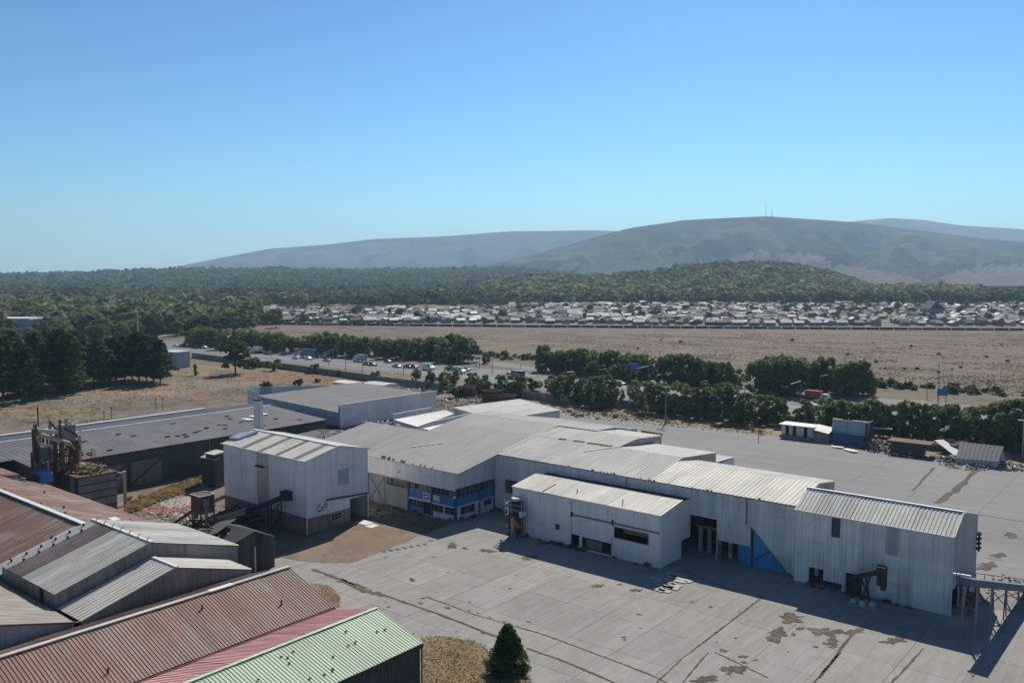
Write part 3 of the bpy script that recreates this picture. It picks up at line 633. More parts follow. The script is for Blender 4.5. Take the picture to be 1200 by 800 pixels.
# row along the boundary wall behind the yard
rw='trees in the row along the boundary wall behind the yard'
rowp=[(487,449,16),(505,457,22),(520,461,24),(528,453,24),(550,458,20),(556,460,22),(569,463,24),(587,465,26),(603,467,28),(612,466,26),(640,470,30),(652,472,33),(664,474,34),(677,475,32),(690,478,36),(703,478,38),(716,480,34),(738,482,34),(750,485,37),(764,486,36),(778,488,36),(790,488,38),(803,491,37),(815,492,35),(828,493,37),(842,495,45),(852,497,38),(866,498,37),(880,498,35),(896,498,33),(908,500,33),(937,505,34),(962,510,42),(972,512,44),(985,511,42),(1000,513,42),(1016,514,44),(1030,515,44),(1046,516,44),(1060,518,46),(1076,520,46),(1092,522,48),(1108,524,48),(1124,526,50),(1140,528,50),(1156,528,54),(1170,530,56),(1184,532,62),(1198,533,66),(1214,535,66)]
for (a,b_,h) in rowp:
    mt=trg.choice(['leaf_olive','leaf_dark','leaf_olive','leaf_mid'])
    x,y=G(a,b_+trg.uniform(-2,0)); h_=h/FPX*fwd(x,y); y2=y+ (3 if a>620 else 0)
    tree('row_tree','%s tree from the left in the row behind the boundary wall'%ordn(rowp.index((a,b_,h))+1),'tree',x,y2,h_*1.02,'low',mt,rw,wide=trg.uniform(.72,1.0))
# woodland left, nearest trees as things, the rest a mass
wg='trees at the near edge of the woodland on the left'; cnt=0
while cnt<96:
    px=trg.uniform(-40,335); D=trg.uniform(470,720)
    lim=np.interp(px,[-40,150,190,240,335],[470,470,520,560,640])
    if D<lim: continue
    x,y=wpos(px,D); cnt+=1
    tree('woodland_tree','green tree at the near edge of the woodland beyond the motorway','tree',float(x),float(y),trg.uniform(8,13),'broad',trg.choice(['leaf_mid','leaf_dark','leaf_dark','leaf_light','leaf_olive','leaf_mid']),wg,wide=trg.uniform(1.0,1.6))
def forest(name,n,pxr,Dr,rad,nl,seed,cond=None,label=None,mat='leaf_forest',hmin=5):
    rs=np.random.RandomState(seed); px=rs.uniform(*pxr,size=n); D=(rs.uniform(Dr[0]**0.5,Dr[1]**0.5,size=n))**2
    if cond is not None: k=cond(px,D); px,D=px[k],D[k]
    z=np.where(D>1130,hill_h(px,D),0); x,y=wpos(px,D); r=rad*(0.7+0.6*rs.rand(len(px)))*(0.75+0.7*vnoise(px/25,D/60,3))
    cen=np.stack([x,y,z+r*0.75+hmin*rs.rand(len(px))*0.5],-1); R3=np.stack([r,r,r*(0.75+0.4*rs.rand(len(px)))],-1)
    q,f=leaf_cloud(cen,R3,nl,r*0.30,rs,inner=0.8,up=0.2)
    o=np_mesh(name,q,f,mat,kind='stuff'); tag(o,label,'forest'); return o
forest('woodland',3200,(-150,640),(560,1150),4.6,46,1,lambda p,D:((p<300)|(D>1060))&(D>np.interp(p,[-150,150,190,240,335],[480,480,530,570,650])),'dense mixed green woodland filling the flat land on the left beyond the motorway')
forest('woodland',8500,(-250,900),(1100,2600),6.0,26,2,lambda p,D:(D<np.interp(p,[-250,600,700,900],[2600,2600,1900,1500])),'hazy dark woodland rising behind the town to the left')
forest('woodland',6500,(-250,760),(2300,3400),8.0,16,4,None,'far dark wooded low ridge on the left under the mountain')
forest('woodland',6500,(430,1120),(1120,1960),5.6,34,3,lambda p,D:hill_h(p,D)>-0.4,'rounded green broadleaf wood covering the low hill behind the town')
forest('woodland',1500,(880,1500),(1060,1500),6.0,40,5,None,'belt of green trees between the town and the foot of the mountain')
forest('woodland',1000,(-180,360),(560,1100),5.5,60,6,lambda p,D:((p<300)|(D>1060))&(D>np.interp(p,[-150,150,190,240,335],[520,520,560,600,700])),'lighter yellow green trees scattered through the woodland','leaf_forest_light')
forest('woodland',2300,(560,1150),(1120,1850),7.0,44,7,lambda p,D:hill_h(p,D)>-0.4,'lighter green round trees scattered over the low wooded hill','leaf_forest_light')

def ground_cover(name,label,cen,nl,size,mat,seed):
    rs=np.random.RandomState(seed); cen=np.array(cen); R3=np.tile(np.array([[size*2.2,size*2.2,size*1.8]]),(len(cen),1))
    q,f=leaf_cloud(cen,R3,nl,size,rs,inner=.2,up=0.0); q[:,2]=np.maximum(q[:,2],.09); o=np_mesh(name,q,f,mat,kind='stuff'); tag(o,label,'ground cover')
gr=random.Random(31)
def inpoly(x,y,P_):
    c=False;n=len(P_)
    for i in range(n):
        (x1,y1),(x2,y2)=P_[i],P_[(i+1)%n]
        if (y1>y)!=(y2>y) and x<(x2-x1)*(y-y1)/(y2-y1)+x1: c=not c
    return c
P_=[(495,748),(520,746),(548,750),(565,757),(580,768),(600,775),(614,788),(624,804),(560,830),(495,810)]; cs=[]
while len(cs)<1700:
    px,py=gr.uniform(490,630),gr.uniform(744,815)
    if inpoly(px,py,P_): x,y=G(px,py); cs.append((x,y,.14))
for i in range(90): # stragglers over the edge
    k=gr.randrange(7); a,b_=P_[k],P_[k+1]; f_=gr.random(); x,y=G(a[0]+(b_[0]-a[0])*f_,a[1]+(b_[1]-a[1])*f_); cs.append((x+gr.uniform(-.4,.4),y+gr.uniform(-.4,.4),.12))
ground_cover('dry_grass','short dry grass growing on the patch around the conifer',cs,6,.035,'leaf_dry',1)
cs=[(*G(gr.uniform(372,399),gr.uniform(686,714)),.13) for i in range(160)]
ground_cover('dry_grass','short dry grass on the small patch beside the brown roof',[c for c in cs if inpoly(c[0],c[1],[G(372,684),G(393,693),G(399,702),G(398,712),G(380,716)])],6,.035,'leaf_dry',2)
cs=[]
for pts in ([(366,667),(395,678),(430,690),(520,722),(575,744),(600,752)],[(617,760),(660,775),(730,805)],[(1000,742),(960,795)],[(893,700),(865,722),(835,745),(800,772)],[(500,700),(640,745),(760,790)],[(1150,545),(1120,575)],[(985,765),(950,805)]):
    for a,b_ in zip(pts,pts[1:]):
        L_=math.hypot(b_[0]-a[0],b_[1]-a[1])
        for i in range(int(L_*.4)):
            f_=gr.random(); x,y=G(a[0]+(b_[0]-a[0])*f_,a[1]+(b_[1]-a[1])*f_); cs.append((x+gr.uniform(-.15,.15),y+gr.uniform(-.15,.15),.11))
ground_cover('crack_weeds','small dry weeds growing along the cracks in the concrete yard',cs,5,.04,'leaf_dry',3)
cs=[(gr.uniform(-118,-93),gr.uniform(94,100.2),.12) for i in range(260)]+[(gr.uniform(-117,-106.5),gr.uniform(76,100),.12) for i in range(120)]
ground_cover('ground_weeds','low weeds and dry stalks on the dirt before the office',cs,8,.07,'leaf_olive',4)
cs=[]
while len(cs)<3000:
    px,py=gr.uniform(-20,470),gr.uniform(436,498)
    if py>462+(300-px)*.1 and px>120: continue
    if vnoise(np.array([px/9.]),np.array([py/2.5]),9)[0]+gr.uniform(-.25,.25)<.5: continue
    cs.append((*G(px,py),.15))
ground_cover('dry_grass','dry grass and low scrub scattered over the dirt field on the left',cs,6,.13,'leaf_dry',5)
cs=[(*G(gr.uniform(640,900),0),0) for i in range(0)]
for i in range(700):
    px=gr.uniform(640,905); py=478+(px-640)*.098+gr.uniform(-4,8); cs.append((*G(px,py),.12))
ground_cover('dry_grass','dry grass on the sandy strip behind the yard',cs,7,.10,'leaf_dry',6)

cs=[]
while len(cs)<7000:
    px,py=gr.uniform(330,1215),gr.uniform(388,470)
    if py>398+max(0,(px-560))*.105 or py<381+px*.006+4: continue
    if vnoise(np.array([px/40.]),np.array([py/3.]),19)[0]+gr.uniform(-.35,.35)<.5: continue
    cs.append((*G(px,py),.1))
ground_cover('field_scrub','rough dry grass and low scrub covering the brown field',cs,5,.17,'leaf_scrub',7)

cs=[]
for i in range(2600):
    px=gr.uniform(148,236); py=597-(px-150)*.40+gr.triangular(-7,7,0); 
    cs.append((*G(px,py),.2))
ground_cover('straw_grass','band of tall straw coloured grass along the foot of the long dark shed',cs,7,.13,'leaf_dry',8)
cs=[(*G(gr.uniform(150,262),gr.uniform(585,632)),.1) for i in range(500)]
ground_cover('ground_weeds','dry stalks and litter over the rubble ground left of the gabled house',cs,6,.08,'leaf_dry',9)
# ---------------------------------------------------------------- foreground sheds
brg=random.Random(3)
def ridge_cap(parent,a,b,mat='white_trim',w=0.45,h=0.12,name='ridge_cap'):
    a=Vector(a);b=Vector(b);a.z+=0.06;b.z+=0.06; mb=MB(); mb.bar(a,b,w,h); return mb.build(name,mat,parent)
# shed 1: red and green roof, ridge along Y
g=thing('metal_shed','nearest shed with a pale green ribbed slope and a faded red slope behind it','shed',(-62.9,40,0))
YE=55.6; Y0=16
panels('roof_sheet',(-56.4,Y0,5.5),(-56.4,YE,5.5),(-62.9,YE,7.15),(-62.9,Y0,7.15),'roof_green',g,2.7,0.32,0.05,jit=0.015)
panels('roof_sheet',(-69.2,YE,5.55),(-69.2,Y0,5.55),(-62.9,Y0,7.15),(-62.9,YE,7.15),'roof_red',g,2.7,0.32,0.045,jit=0.015)
ridge_cap(g,(-62.9,Y0,7.2),(-62.9,YE+.1,7.2),'roof_green',0.35,0.06)
wall(g,'x',-56.75,Y0,YE-0.15,0,5.3,'wall_charcoal',width=3.0,pitch=0.45,splitz=[2.6])
mb=MB(); mb.box(-56.7,-56.45,Y0,YE,5.0,5.42); mb.build('gutter','black_steel',g)
mb=MB(); mb.prism([(-69.1,0),(-56.8,0),(-56.8,5.3),(-62.9,7.0),(-69.1,5.4)],'y',YE-0.3,YE-0.15); mb.build('gable_wall','wall_charcoal',g)
mb=MB(); mb.tube((-56.55,YE-0.1,0),(-56.55,YE-0.1,5.3),0.07); mb.build('drainpipe','black_steel',g)
for i in range(26):   # fixing holes and patches on the green sheets
    y=brg.uniform(26,54); s=brg.uniform(.15,.85); x=-62.9+6.5*s; z=7.15-1.65*s+0.1
    mb=MB(); mb.box(x-.09,x+.09,y-.11,y+.11,z,z+.05); mb.build('roof_fixing','black_steel',g)
# shed 2: brown
g=thing('metal_shed','shed with a long brown rust mottled ribbed roof beside the red and green one','shed',(-76.9,40,0))
panels('roof_sheet',(-69.3,Y0,5.75),(-69.3,YE,5.75),(-76.9,YE,8.25),(-76.9,Y0,8.25),'roof_brown',g,2.0,0.33,0.05,jit=0.012)
panels('roof_sheet',(-84.4,YE,5.85),(-84.4,Y0,5.85),(-76.9,Y0,8.25),(-76.9,YE,8.25),'roof_rusty',g,2.7,0.32,0.04,jit=0.015)
ridge_cap(g,(-76.9,Y0,8.3),(-76.9,YE,8.3),'roof_silver',0.5,0.1)
mb=MB(); mb.prism([(-84.4,0),(-69.3,0),(-69.3,5.6),(-76.9,8.1),(-84.4,5.6)],'y',YE-0.3,YE-0.15); mb.build('gable_wall','wall_grey_timber',g)
mb=MB(); mb.box(-69.45,-69.1,Y0,YE,5.5,5.68); mb.build('valley_gutter','rust_metal',g)
for (y,x) in ((33,-71.2),(44,-74.9),(51,-72.0)):
    mb=MB(); mb.tube((x,y,8.25-(x+76.9)*.329),(x,y,8.25-(x+76.9)*.329+0.5),0.09); mb.build('vent_pipe','black_steel',g)
mb=MB(); mb.box(-77.25,-76.6,46,48.6,8.3,8.42); mb.build('skylight','white_trim',g)
# shed 3: nearer raised silver gable
def gable_shed(label,X0,X1,ridge,left,right,matroof,matwall,zb,over=0.0,pitch=0.55,cap='white_trim',lwall=True,pw=1.9,alt=None,front=True,capw=.4):
    (yr,zr),(yl,zl),(yq,zq)=ridge,left,right
    g=thing('metal_shed',label,'shed',((X0+X1)/2,yr,0))
    panels('roof_sheet',(X0,yl-over,zl),(X1,yl-over,zl),(X1,yr,zr),(X0,yr,zr),matroof,g,pw,pitch,0.06,alt=alt)
    panels('roof_sheet',(X1,yq+over,zq),(X0,yq+over,zq),(X0,yr,zr),(X1,yr,zr),matroof,g,pw,pitch,0.06)
    ridge_cap(g,(X0,yr,zr),(X1+.1,yr,zr),cap,capw,.1)
    zf=lambda u:(zl+(zr-zl)*(u-yl)/(yr-yl) if u<yr else zr+(zq-zr)*(u-yr)/(yq-yr))-0.12
    wall(g,'x',X1-0.15,yl,yr,zb,zf,matwall,width=2.2,pitch=0.4,amp=.03); wall(g,'x',X1-0.15,yr,yq,zb,zf,matwall,width=2.2,pitch=0.4,amp=.03)
    if front: wall(g,'y',yl+0.1,X0,X1-.15,zb,zl-.1,matwall,width=2.4,pitch=0.4,amp=.03)
    return g
gable_shed('nearer of the two raised silver gable roofs, directly behind the brown roof',-90.0,-84.6,(46.9,8.9),(36.9,6.15),(56.0,6.2),'roof_silver','wall_grey_timber',0,0.1,front=False)
g=gable_shed('farther and larger raised silver gable roof with dark doors and a brown sheet band',-104,-90.0,(47.0,10.5),(36.8,7.6),(57.8,7.45),'roof_silver','wall_grey_timber',5.2,0.15,alt=lambda i,r:'roof_pale' if i==0 else 'roof_rust_band' if i<3 else None,front=False)
wall(g,'y',36.9,-104,-90.1,5.0,7.5,'wall_grey_timber',width=1.7,pitch=.4,amp=.03,holes=[(-94.3,-93.2,5.0,7.2)],alt=lambda i,m,z:'wall_charcoal' if i in (1,2,5) else 'wall_grey_timber')
mb=MB(); mb.box(-104,-90.2,56.6,57.4,0,7.3); mb.build('rear_wall','wall_grey_timber',g)
mb=MB(); mb.box(-103.9,-103.7,36.9,57.6,5,7.4); mb.build('end_wall','wall_dark',g)
for i in range(11):
    x=-104+0.8+(i%2)*1.3; y=37.6+i*0.8; z=7.6+(y-36.8)*.284
    mb=MB(); mb.tube((x,y,z),(x,y,z+.35),0.16,0.1); mb.build('roof_vent','black_steel',g)
for k in range(7):
    x=-103+k*2; mb=MB(); mb.bar((x,47,10.6),(x+.5,47.1,10.95),0.06); mb.build('ridge_bracket','black_steel',g)
# shed 4: big rusty roof
g=thing('metal_shed','largest rusty grey roof at the left edge with a pale ridge line','shed',(-125,47.2,0))
panels('roof_sheet',(-190,35.8,6.1),(-104.2,35.8,6.1),(-104.2,47.0,9.4),(-190,47.0,9.4),'roof_rusty',g,3.0,0.6,0.06,rows=2,alt=lambda i,r:'roof_silver' if i==28 else None)
panels('roof_sheet',(-108,58.6,6.1),(-190,58.6,6.1),(-190,47.0,9.4),(-108,47.0,9.4),'roof_rusty',g,3.0,0.6,0.06,rows=2)
ridge_cap(g,(-190,47,9.5),(-104.2,47,9.5),'white_trim',0.6,0.14)
mb=MB(); mb.box(-190,-104.4,58.2,58.4,0,6); mb.build('rear_wall','wall_grey_timber',g)
mb=MB(); mb.prism([(35.9,0),(58.3,0),(58.3,5.9),(47,9.2),(35.9,5.9)],'x',-104.5,-104.3); mb.build('gable_wall','wall_grey_timber',g)
mb=MB(); mb.box(-112,-110.2,52.6,53.6,7.85,7.95); mb.build('roof_hatch','white_trim',g)
for i in range(22):
    x=brg.uniform(-150,-106); y=brg.uniform(37,56); z=9.4-abs(y-47)*.29
    mb=MB(); mb.tube((x,y,z),(x,y,z+.4),0.15,0.09); mb.build('roof_vent',brg.choice(['rust_metal','black_steel','pale_steel']),g)
# shed 5: low roof bottom left with blue grey gable wall
g=thing('metal_shed','low flat looking grey roof at the bottom left corner over a blue grey gable wall','shed',(-92,30,0))
panels('roof_sheet',(-130,14,3.6),(-84.7,14,3.6),(-84.7,24,9.6),(-130,24,9.6),'roof_grey',g,3,.6,.04)
panels('roof_sheet',(-84.7,36.3,6.15),(-130,36.3,6.15),(-130,24,9.6),(-84.7,24,9.6),'roof_worn',g,2.2,.6,.05)
wall(g,'x',-84.95,16,36.2,0,lambda u:min(9.5,9.6-(u-24)*.28)-.15 if u>24 else 4.8+(u-16)*.58-.2,'wall_blue_grey',width=2.5,pitch=.45)
mb=MB(); mb.bar((-84.65,24,9.62),(-84.65,36.3,6.2),.14,.16); mb.build('verge_board','rust_metal',g)
# ---------------------------------------------------------------- rusty tank house and pipe frame
g=thing('tank_house','dark box building with plank walls, its flat roof covered in straw coloured debris','plant house',(-147,67,0))
ZT=6.4; x0,x1=-152.6,-143.6; y0,y1=62.9,69.2
wall(g,'x',x1,y0+0,y1,0,ZT,'wall_grey_timber',width=2.0,pitch=0.5,splitz=[1.3,2.6,3.9,5.2],name='board',amp=.04,alt=lambda i,m,z:'wall_dark' if z<.1 else 'wall_grey_timber')
wall(g,'y',y0,x0,x1,0,ZT,'wall_dark',width=1.6,pitch=0.4,alt=lambda i,m,z:['wall_dark','rust_metal','wall_charcoal','wall_grey_timber'][i%4])
mb=MB(); mb.box(x0,x1+.2,y0-.2,y1+.1,ZT,ZT+.25); mb.build('roof_slab','rust_metal',g)
for zz in (1.3,2.6,3.9,5.2): mb=MB(); mb.box(x1+.02,x1+.14,y0,y1,zz-.08,zz+.08); mb.build('wall_band','wall_charcoal',g)
mb=MB(); mb.box(x0,x1-.3,y1-.3,y1,0,ZT); mb.box(x0,x0+.3,y0+.3,y1-.3,0,ZT); mb.build('rear_wall','wall_dark',g)
def debris(name,label,cx,cy,rx,ry,h,n,mats,seed,z=0.0,long=1.5,group=None,parent=None):
    rg=random.Random(seed); out=[]
    for k,mt in enumerate(mats):
        mb=MB()
        for i in range(n//len(mats)):
            a=rg.uniform(0,6.28); q=math.sqrt(rg.random()); px_=cx+rx*q*math.cos(a); py_=cy+ry*q*math.sin(a); zz=z+h*(1-q*q)*rg.uniform(.3,1)
            v=Vector((rg.uniform(-1,1),rg.uniform(-1,1),rg.uniform(-.35,.35))).normalized()*rg.uniform(.2,long)*.5
            mb.bar(Vector((px_,py_,zz))-v,Vector((px_,py_,zz))+v,rg.uniform(.06,.35),rg.uniform(.04,.22))
        o=mb.build(name,mt,parent); o['kind']='stuff'
        if parent is None: tag(o,label,'debris')
        out.append(o)
    return out
def mound(name,cx,cy,rx,ry,h,mat,seed,z=0.0,parent=None,label=None,cat=None,n=18):
    rg=random.Random(seed); vs=[];fs=[]
    for j in range(6):
        k=j/5
        for i in range(n):
            a=2*math.pi*i/n; q=(1-k)*(1+rg.uniform(-.18,.18)); vs.append((cx+rx*q*math.cos(a),cy+ry*q*math.sin(a),z+h*(1-(1-k)**2)*rg.uniform(.8,1.1) if j else z))
    for j in range(5):
        for i in range(n): fs.append((j*n+i,j*n+(i+1)%n,(j+1)*n+(i+1)%n,(j+1)*n+i))
    fs.append(tuple(5*n+i for i in range(n)))
    o=mesh(name,vs,fs,mat,parent)
    if label: tag(o,label,cat,kind='stuff')
    return o
debris('roof_debris',None,-148.4,66.2,4.2,2.9,.9,330,['straw','straw','rubble','rust_metal','cream_wood'],4,z=ZT+.3,long=1.7,parent=g)
mound('debris_heap',-149.6,66.6,3.4,2.5,1.1,'straw',5,z=ZT+.2,parent=g)
for (x,y,h) in ((-144.5,64,1.2),(-145,68.5,1.1),(-150,68.7,3.0),(-151.6,68.8,3.1)):
    mb=MB(); mb.bar((x,y,ZT),(x,y,ZT+h),.08); mb.build('roof_post','black_steel',g)
mb=MB(); mb.bar((-150,68.7,ZT+3.0),(-151.6,68.8,ZT+3.1),.08); mb.bar((-150,68.7,ZT+1.7),(-151.6,68.8,ZT+1.7),.08); mb.build('rail','black_steel',g)
# silo pipe frame on the left behind it
g=thing('pipe_frame','rusty frame of pipes, posts and hoppers standing behind the debris covered tank house','plant frame',(-156,64,0))
def P(px,py,D): # real point at forward distance D on the line of sight of a survey pixel
    d=_ray(px,py); k=D/(d[0]*_f[0]+d[1]*_f[1]); return Vector((d[0]*k,d[1]*k,CAM_H+d[2]*k))
DF=146
for (a,b_,w_,mt) in (((40,502,),(41,562),.9,'rust_metal'),((46,505),(47,550),.5,'cream_wood'),((82,493),(79,545),.55,'pale_steel'),((86,515),(84,540),1.6,'rust_metal'),((64,516),(66,548),.6,'rust_metal'),((58,520),(60,550),.35,'pale_steel'),((74,520),(76,548),.4,'rust_metal')):
    A=P(*a,DF+brg.uniform(-2,2)); B=P(*b_,DF+brg.uniform(-1,1)); B=Vector((A.x,A.y,max(0,B.z-3))); mb=MB(); mb.tube(B,A,w_/2,n=8); mb.build('post',mt,g)
for (a,b_,w_,mt) in (((42,504),(66,506),.7,'pale_steel'),((43,508),(82,520),.8,'cream_wood'),((68,514),(82,520),.65,'sign_white'),((44,520),(60,522),.45,'pale_steel'),((60,545),(80,522),.35,'rust_metal'),((58,530),(78,534),.35,'black_steel')):
    mb=MB(); mb.tube(P(*a,DF-1),P(*b_,DF-3),w_/2,n=10); mb.build('pipe',mt,g)
mb=MB(); mb.tube(P(33,562,DF-8),P(52,540,DF-2),.55,n=4); mb.build('chute','rust_metal',g)
A=P(78,506,DF); mb=MB(); mb.box(A.x-1.4,A.x+1.2,A.y-1,A.y+1,A.z-1.4,A.z+1.3); mb.build('hopper','grey_steel',g)
A=P(53,533,DF); mb=MB(); mb.tube((A.x,A.y,A.z-2.4),(A.x,A.y,A.z+1.6),1.2,1.2,12); mb.build('tank','grey_steel',g)
A=P(50,557,DF-6); mb=MB(); mb.box(A.x-1.6,A.x+1.6,A.y-1,A.y+1,A.z-1,A.z+.6); mb.build('blue_bin','wall_blue',g)
A=P(45,500,DF); mb=MB(); mb.tube((A.x,A.y,A.z),(A.x,A.y,A.z+3.4),.12); mb.build('mast','black_steel',g)
for k in range(34):
    a_=P(brg.uniform(37,96),brg.uniform(503,560),DF+brg.uniform(-5,5)); v_=Vector((brg.uniform(-1,1),brg.uniform(-1,1),brg.uniform(-1.6,1.6)))*brg.uniform(.6,1.5) if k%2 else Vector((0,0,brg.uniform(1.5,4)))
    mb=MB(); mb.bar(a_-v_,a_+v_,brg.uniform(.12,.4)); mb.build('steel_member',brg.choice(['rust_metal','black_steel','cream_wood','grey_steel','rust_metal']),g)
for k in range(5):
    a_=P(50+k*10,508+k*2,DF+2); b_=Vector((a_.x,a_.y,1)); mb=MB(); mb.bar(b_,a_,.3); mb.build('post','rust_metal',g)
for zz in (5,7.5,10):
    a_=P(42,530,DF); b_=P(84,530,DF); mb=MB(); mb.bar((a_.x,a_.y,zz),(b_.x,b_.y,zz),.25); mb.build('crossbeam','rust_metal',g)
debris('scrap',None,-155.5,63.5,3.5,4,4.5,60,['rust_metal','black_steel'],8,z=.5,long=3,parent=g)
debris('scrap',None,-156,64,3.2,3.2,9.0,110,['rust_metal','black_steel','cream_wood','grey_steel'],18,z=1,long=3.4,parent=g)
# wooden post by the dark shed doors
x,y=G(147,592); t_=thing('post','thick pale wooden post with a cross arm standing in dry grass by the dark shed','post',(x,y,0))
mb=MB(); mb.tube((x,y,0),(x,y,6.0),.32,.28); mb.build('shaft','cream_wood',t_); mb=MB(); mb.bar((x-.3,y-.2,5.7),(x-1.6,y-1.4,5.7),.3); mb.bar((x-.3,y-.2,5.0),(x-1.8,y-1.6,4.4),.12); mb.build('cross_arm','pale_steel',t_)
# ---------------------------------------------------------------- long dark shed (left)
g=thing('long_shed','long dark shed with a slate grey roof, pale ridge strip and cross braced sliding doors','shed',(-166,95,0))
XE,XR,XB=-156.5,-178.5,-188; ZE,ZR,ZB=6.7,7.9,7.3; YA,YB=61.0,124.5
panels('roof_sheet',(XE,YA,ZE),(XE,YB,ZE),(XR,YB,ZR),(XR,YA,ZR),'roof_slate',g,3.0,0.9,0.035,rows=4)
panels('roof_sheet',(XB,YB,ZB),(XB,YA-30,ZB),(XR,YA-30,ZR),(XR,YB,ZR),'roof_slate',g,4.0,0.9,0.06)
ridge_cap(g,(XR,YA-30,ZR),(XR,YB,ZR),'sign_white',.5,.1); ridge_cap(g,(XB,YA-30,ZB+.2),(XB,YB-12,ZB+.2),'sign_white',.9,.3,name='parapet')
panels('roof_sheet',(-164,YA-30,7.1),(-164,YA,7.1),(XR,YA,ZR),(XR,YA-30,ZR),'roof_slate',g,3.0,0.9,0.06,rows=3)
wall(g,'x',XE+.3-.6,YA,YB-.2,0,ZE-.2,'wall_dark',width=3.2,pitch=.6,amp=.04,holes=[(73.5,85,0.1,5.1)])
mb=MB(); mb.bar((XE+.02,YA,ZE+.02),(XE+.02,YB,ZE+.02),.25,.18); mb.build('gutter','rust_metal',g)
for (ya,yb,mt) in ((73.5,77.8,'wall_grey_timber'),(78.0,84.9,'wall_grey_timber')):
    wall(g,'x',XE-.35,ya,yb,0.1,5.0,mt,name='door_leaf',width=8,pitch=.5,amp=.02)
    mb=MB(); mb.bar((XE-.2,ya+.1,.3),(XE-.2,yb-.1,4.9),.3,.06,up=(1,0,0)); mb.bar((XE-.19,ya+.15,.1),(XE-.19,ya+.15,5),.3,.06,up=(1,0,0)); mb.bar((XE-.19,yb-.15,.1),(XE-.19,yb-.15,5),.3,.06,up=(1,0,0)); mb.bar((XE-.18,ya,4.9),(XE-.18,yb,4.9),.06,.3); mb.build('door_brace','wall_dark',g)
mb=MB(); mb.tube((XE+.05,94.5,0),(XE+.05,94.5,ZE),.14); mb.build('drainpipe','grey_steel',g)
mb=MB(); mb.prism([(XB,0),(XE-.4,0),(XE-.4,ZE-.2),(XR,ZR-.2),(XB,ZB-.2)],'y',YB-.3,YB-.1); mb.build('gable_wall','wall_dark',g); mb=MB(); mb.prism([(XB,0),(XE-.4,0),(XE-.4,ZE-.2),(XR,ZR-.2),(XB,ZB-.2)],'y',YA+.1,YA+.3); mb.build('gable_wall','wall_dark',g)
mb=MB(); mb.box(XB,XB+.2,YA-30,YB,0,ZB-.1); mb.build('rear_wall','wall_grey_timber',g)
for (ya,xa) in ((110,-166),(113,-167.5),(116,-169)):
    mb=MB(); zz=ZE+(XE-xa)*.0545; mb.box(xa-3.2,xa,ya,ya+1.6,zz+.16,zz+.28); mb.build('skylight','sign_white',g)
for i in range(30):
    y=brg.uniform(66,122); x=brg.uniform(-176,-158); zz=ZE+(XE-x)*.0545+.1
    mb=MB(); mb.box(x-.25,x+.3,y-.4,y+.5,zz,zz+brg.uniform(.08,.2)); mb.build('roof_litter',brg.choice(['rust_metal','rubble']),g)
# ---------------------------------------------------------------- grey flat hall (behind, left of centre)
g=thing('grey_hall','wide hall with a plain grey flat roof, bluish side wall and white parapet behind','hall',(-178,148,0))
X1=-159.7; y0,y1=130.5,163
panels('roof_sheet',(X1-.2,y0,7.3),(X1-.2,y1,7.9),(-196,y1+4,8.0),(-196,y0+2,7.8),'roof_felt',g,4,1.0,.03,rows=2)
wall(g,'x',X1,y0,y1,0,lambda u:9.0,'wall_metal',width=3,pitch=.7,amp=.05)
mb=MB(); mb.box(X1-.25,X1+.12,y0-.1,y1+.1,9.0,9.12); mb.build('coping','pale_steel',g)
a=V3(-196,y0+2.0,0); b_=V3(X1-.2,y0,0)
sheet('end_wall',(-196,y0+2,4.0),(X1-.3,y0-.05,4.0),(X1-.3,y0-.05,7.3),(-196,y0+2,7.8),'wall_blue_grey',g,.8,.04)
mb=MB(); mb.box(X1-.45,X1-.25,y0,y1,0,8.9); mb.build('inner_wall','wall_dark',g)
mb=MB(); mb.box(-196,X1-.4,y1,y1+.3,0,7.8); mb.build('rear_wall','wall_metal',g)
for i in range(9):
    pa=Vector((-203,134.5,0)).lerp(Vector((-194.5,163,0)),i/9); pb=Vector((-203,134.5,0)).lerp(Vector((-194.5,163,0)),(i+1)/9)
    sheet('parapet_panel',(pb.x,pb.y,6.5),(pa.x,pa.y,6.5),(pa.x,pa.y,9.3-.18*i),(pb.x,pb.y,9.3-.18*(i+1)),['sign_white','wall_blue_grey','white_trim'][i%3 if i<4 else 0],g,.8,-.03)
sheet('parapet_panel',(-203,134.4,4.5),(-197.5,133.0,4.5),(-197.5,133.0,8.6),(-203,134.4,9.2),'sign_white',g,.8,.04)
for (px,py,lx,ly,z,mt) in ((408,446.5,9,5,7.5,'roof_cream'),(445,448,10,6,6.5,'roof_pale')):
    x,y=G(px,py,z); mb=MB(); mb.prism([(y-ly/2,z-.3),(y,z),(y+ly/2,z-.3),(y+ly/2,z-.5),(y-ly/2,z-.5)],'x',x-lx/2,x+lx/2); mb.build('roof_lantern',mt,g); mb=MB(); mb.box(x-lx/2+.5,x+lx/2-.5,y-ly/2+.4,y+ly/2-.4,0,z-.5); mb.build('lantern_wall','wall_metal',g)
# ---------------------------------------------------------------- chimney
x,y=-141.5,96.0
t_=thing('chimney','square tapering grey steel chimney stack rising behind the white gabled house','chimney',(x,y,0))
mb=MB(); mb.box(x-.62,x+.62,y-.62,y+.62,0,15.8); mb.build('shaft','house_metal',t_)
mb=MB(); mb.box(x-.68,x+.68,y-.68,y+.68,15.8,16.1); mb.build('cap','black_steel',t_)
mb=MB(); mb.bar((x+.75,y-.3,5),(x+.75,y-.3,15.6),.08); mb.build('ladder_rail','pale_steel',t_)
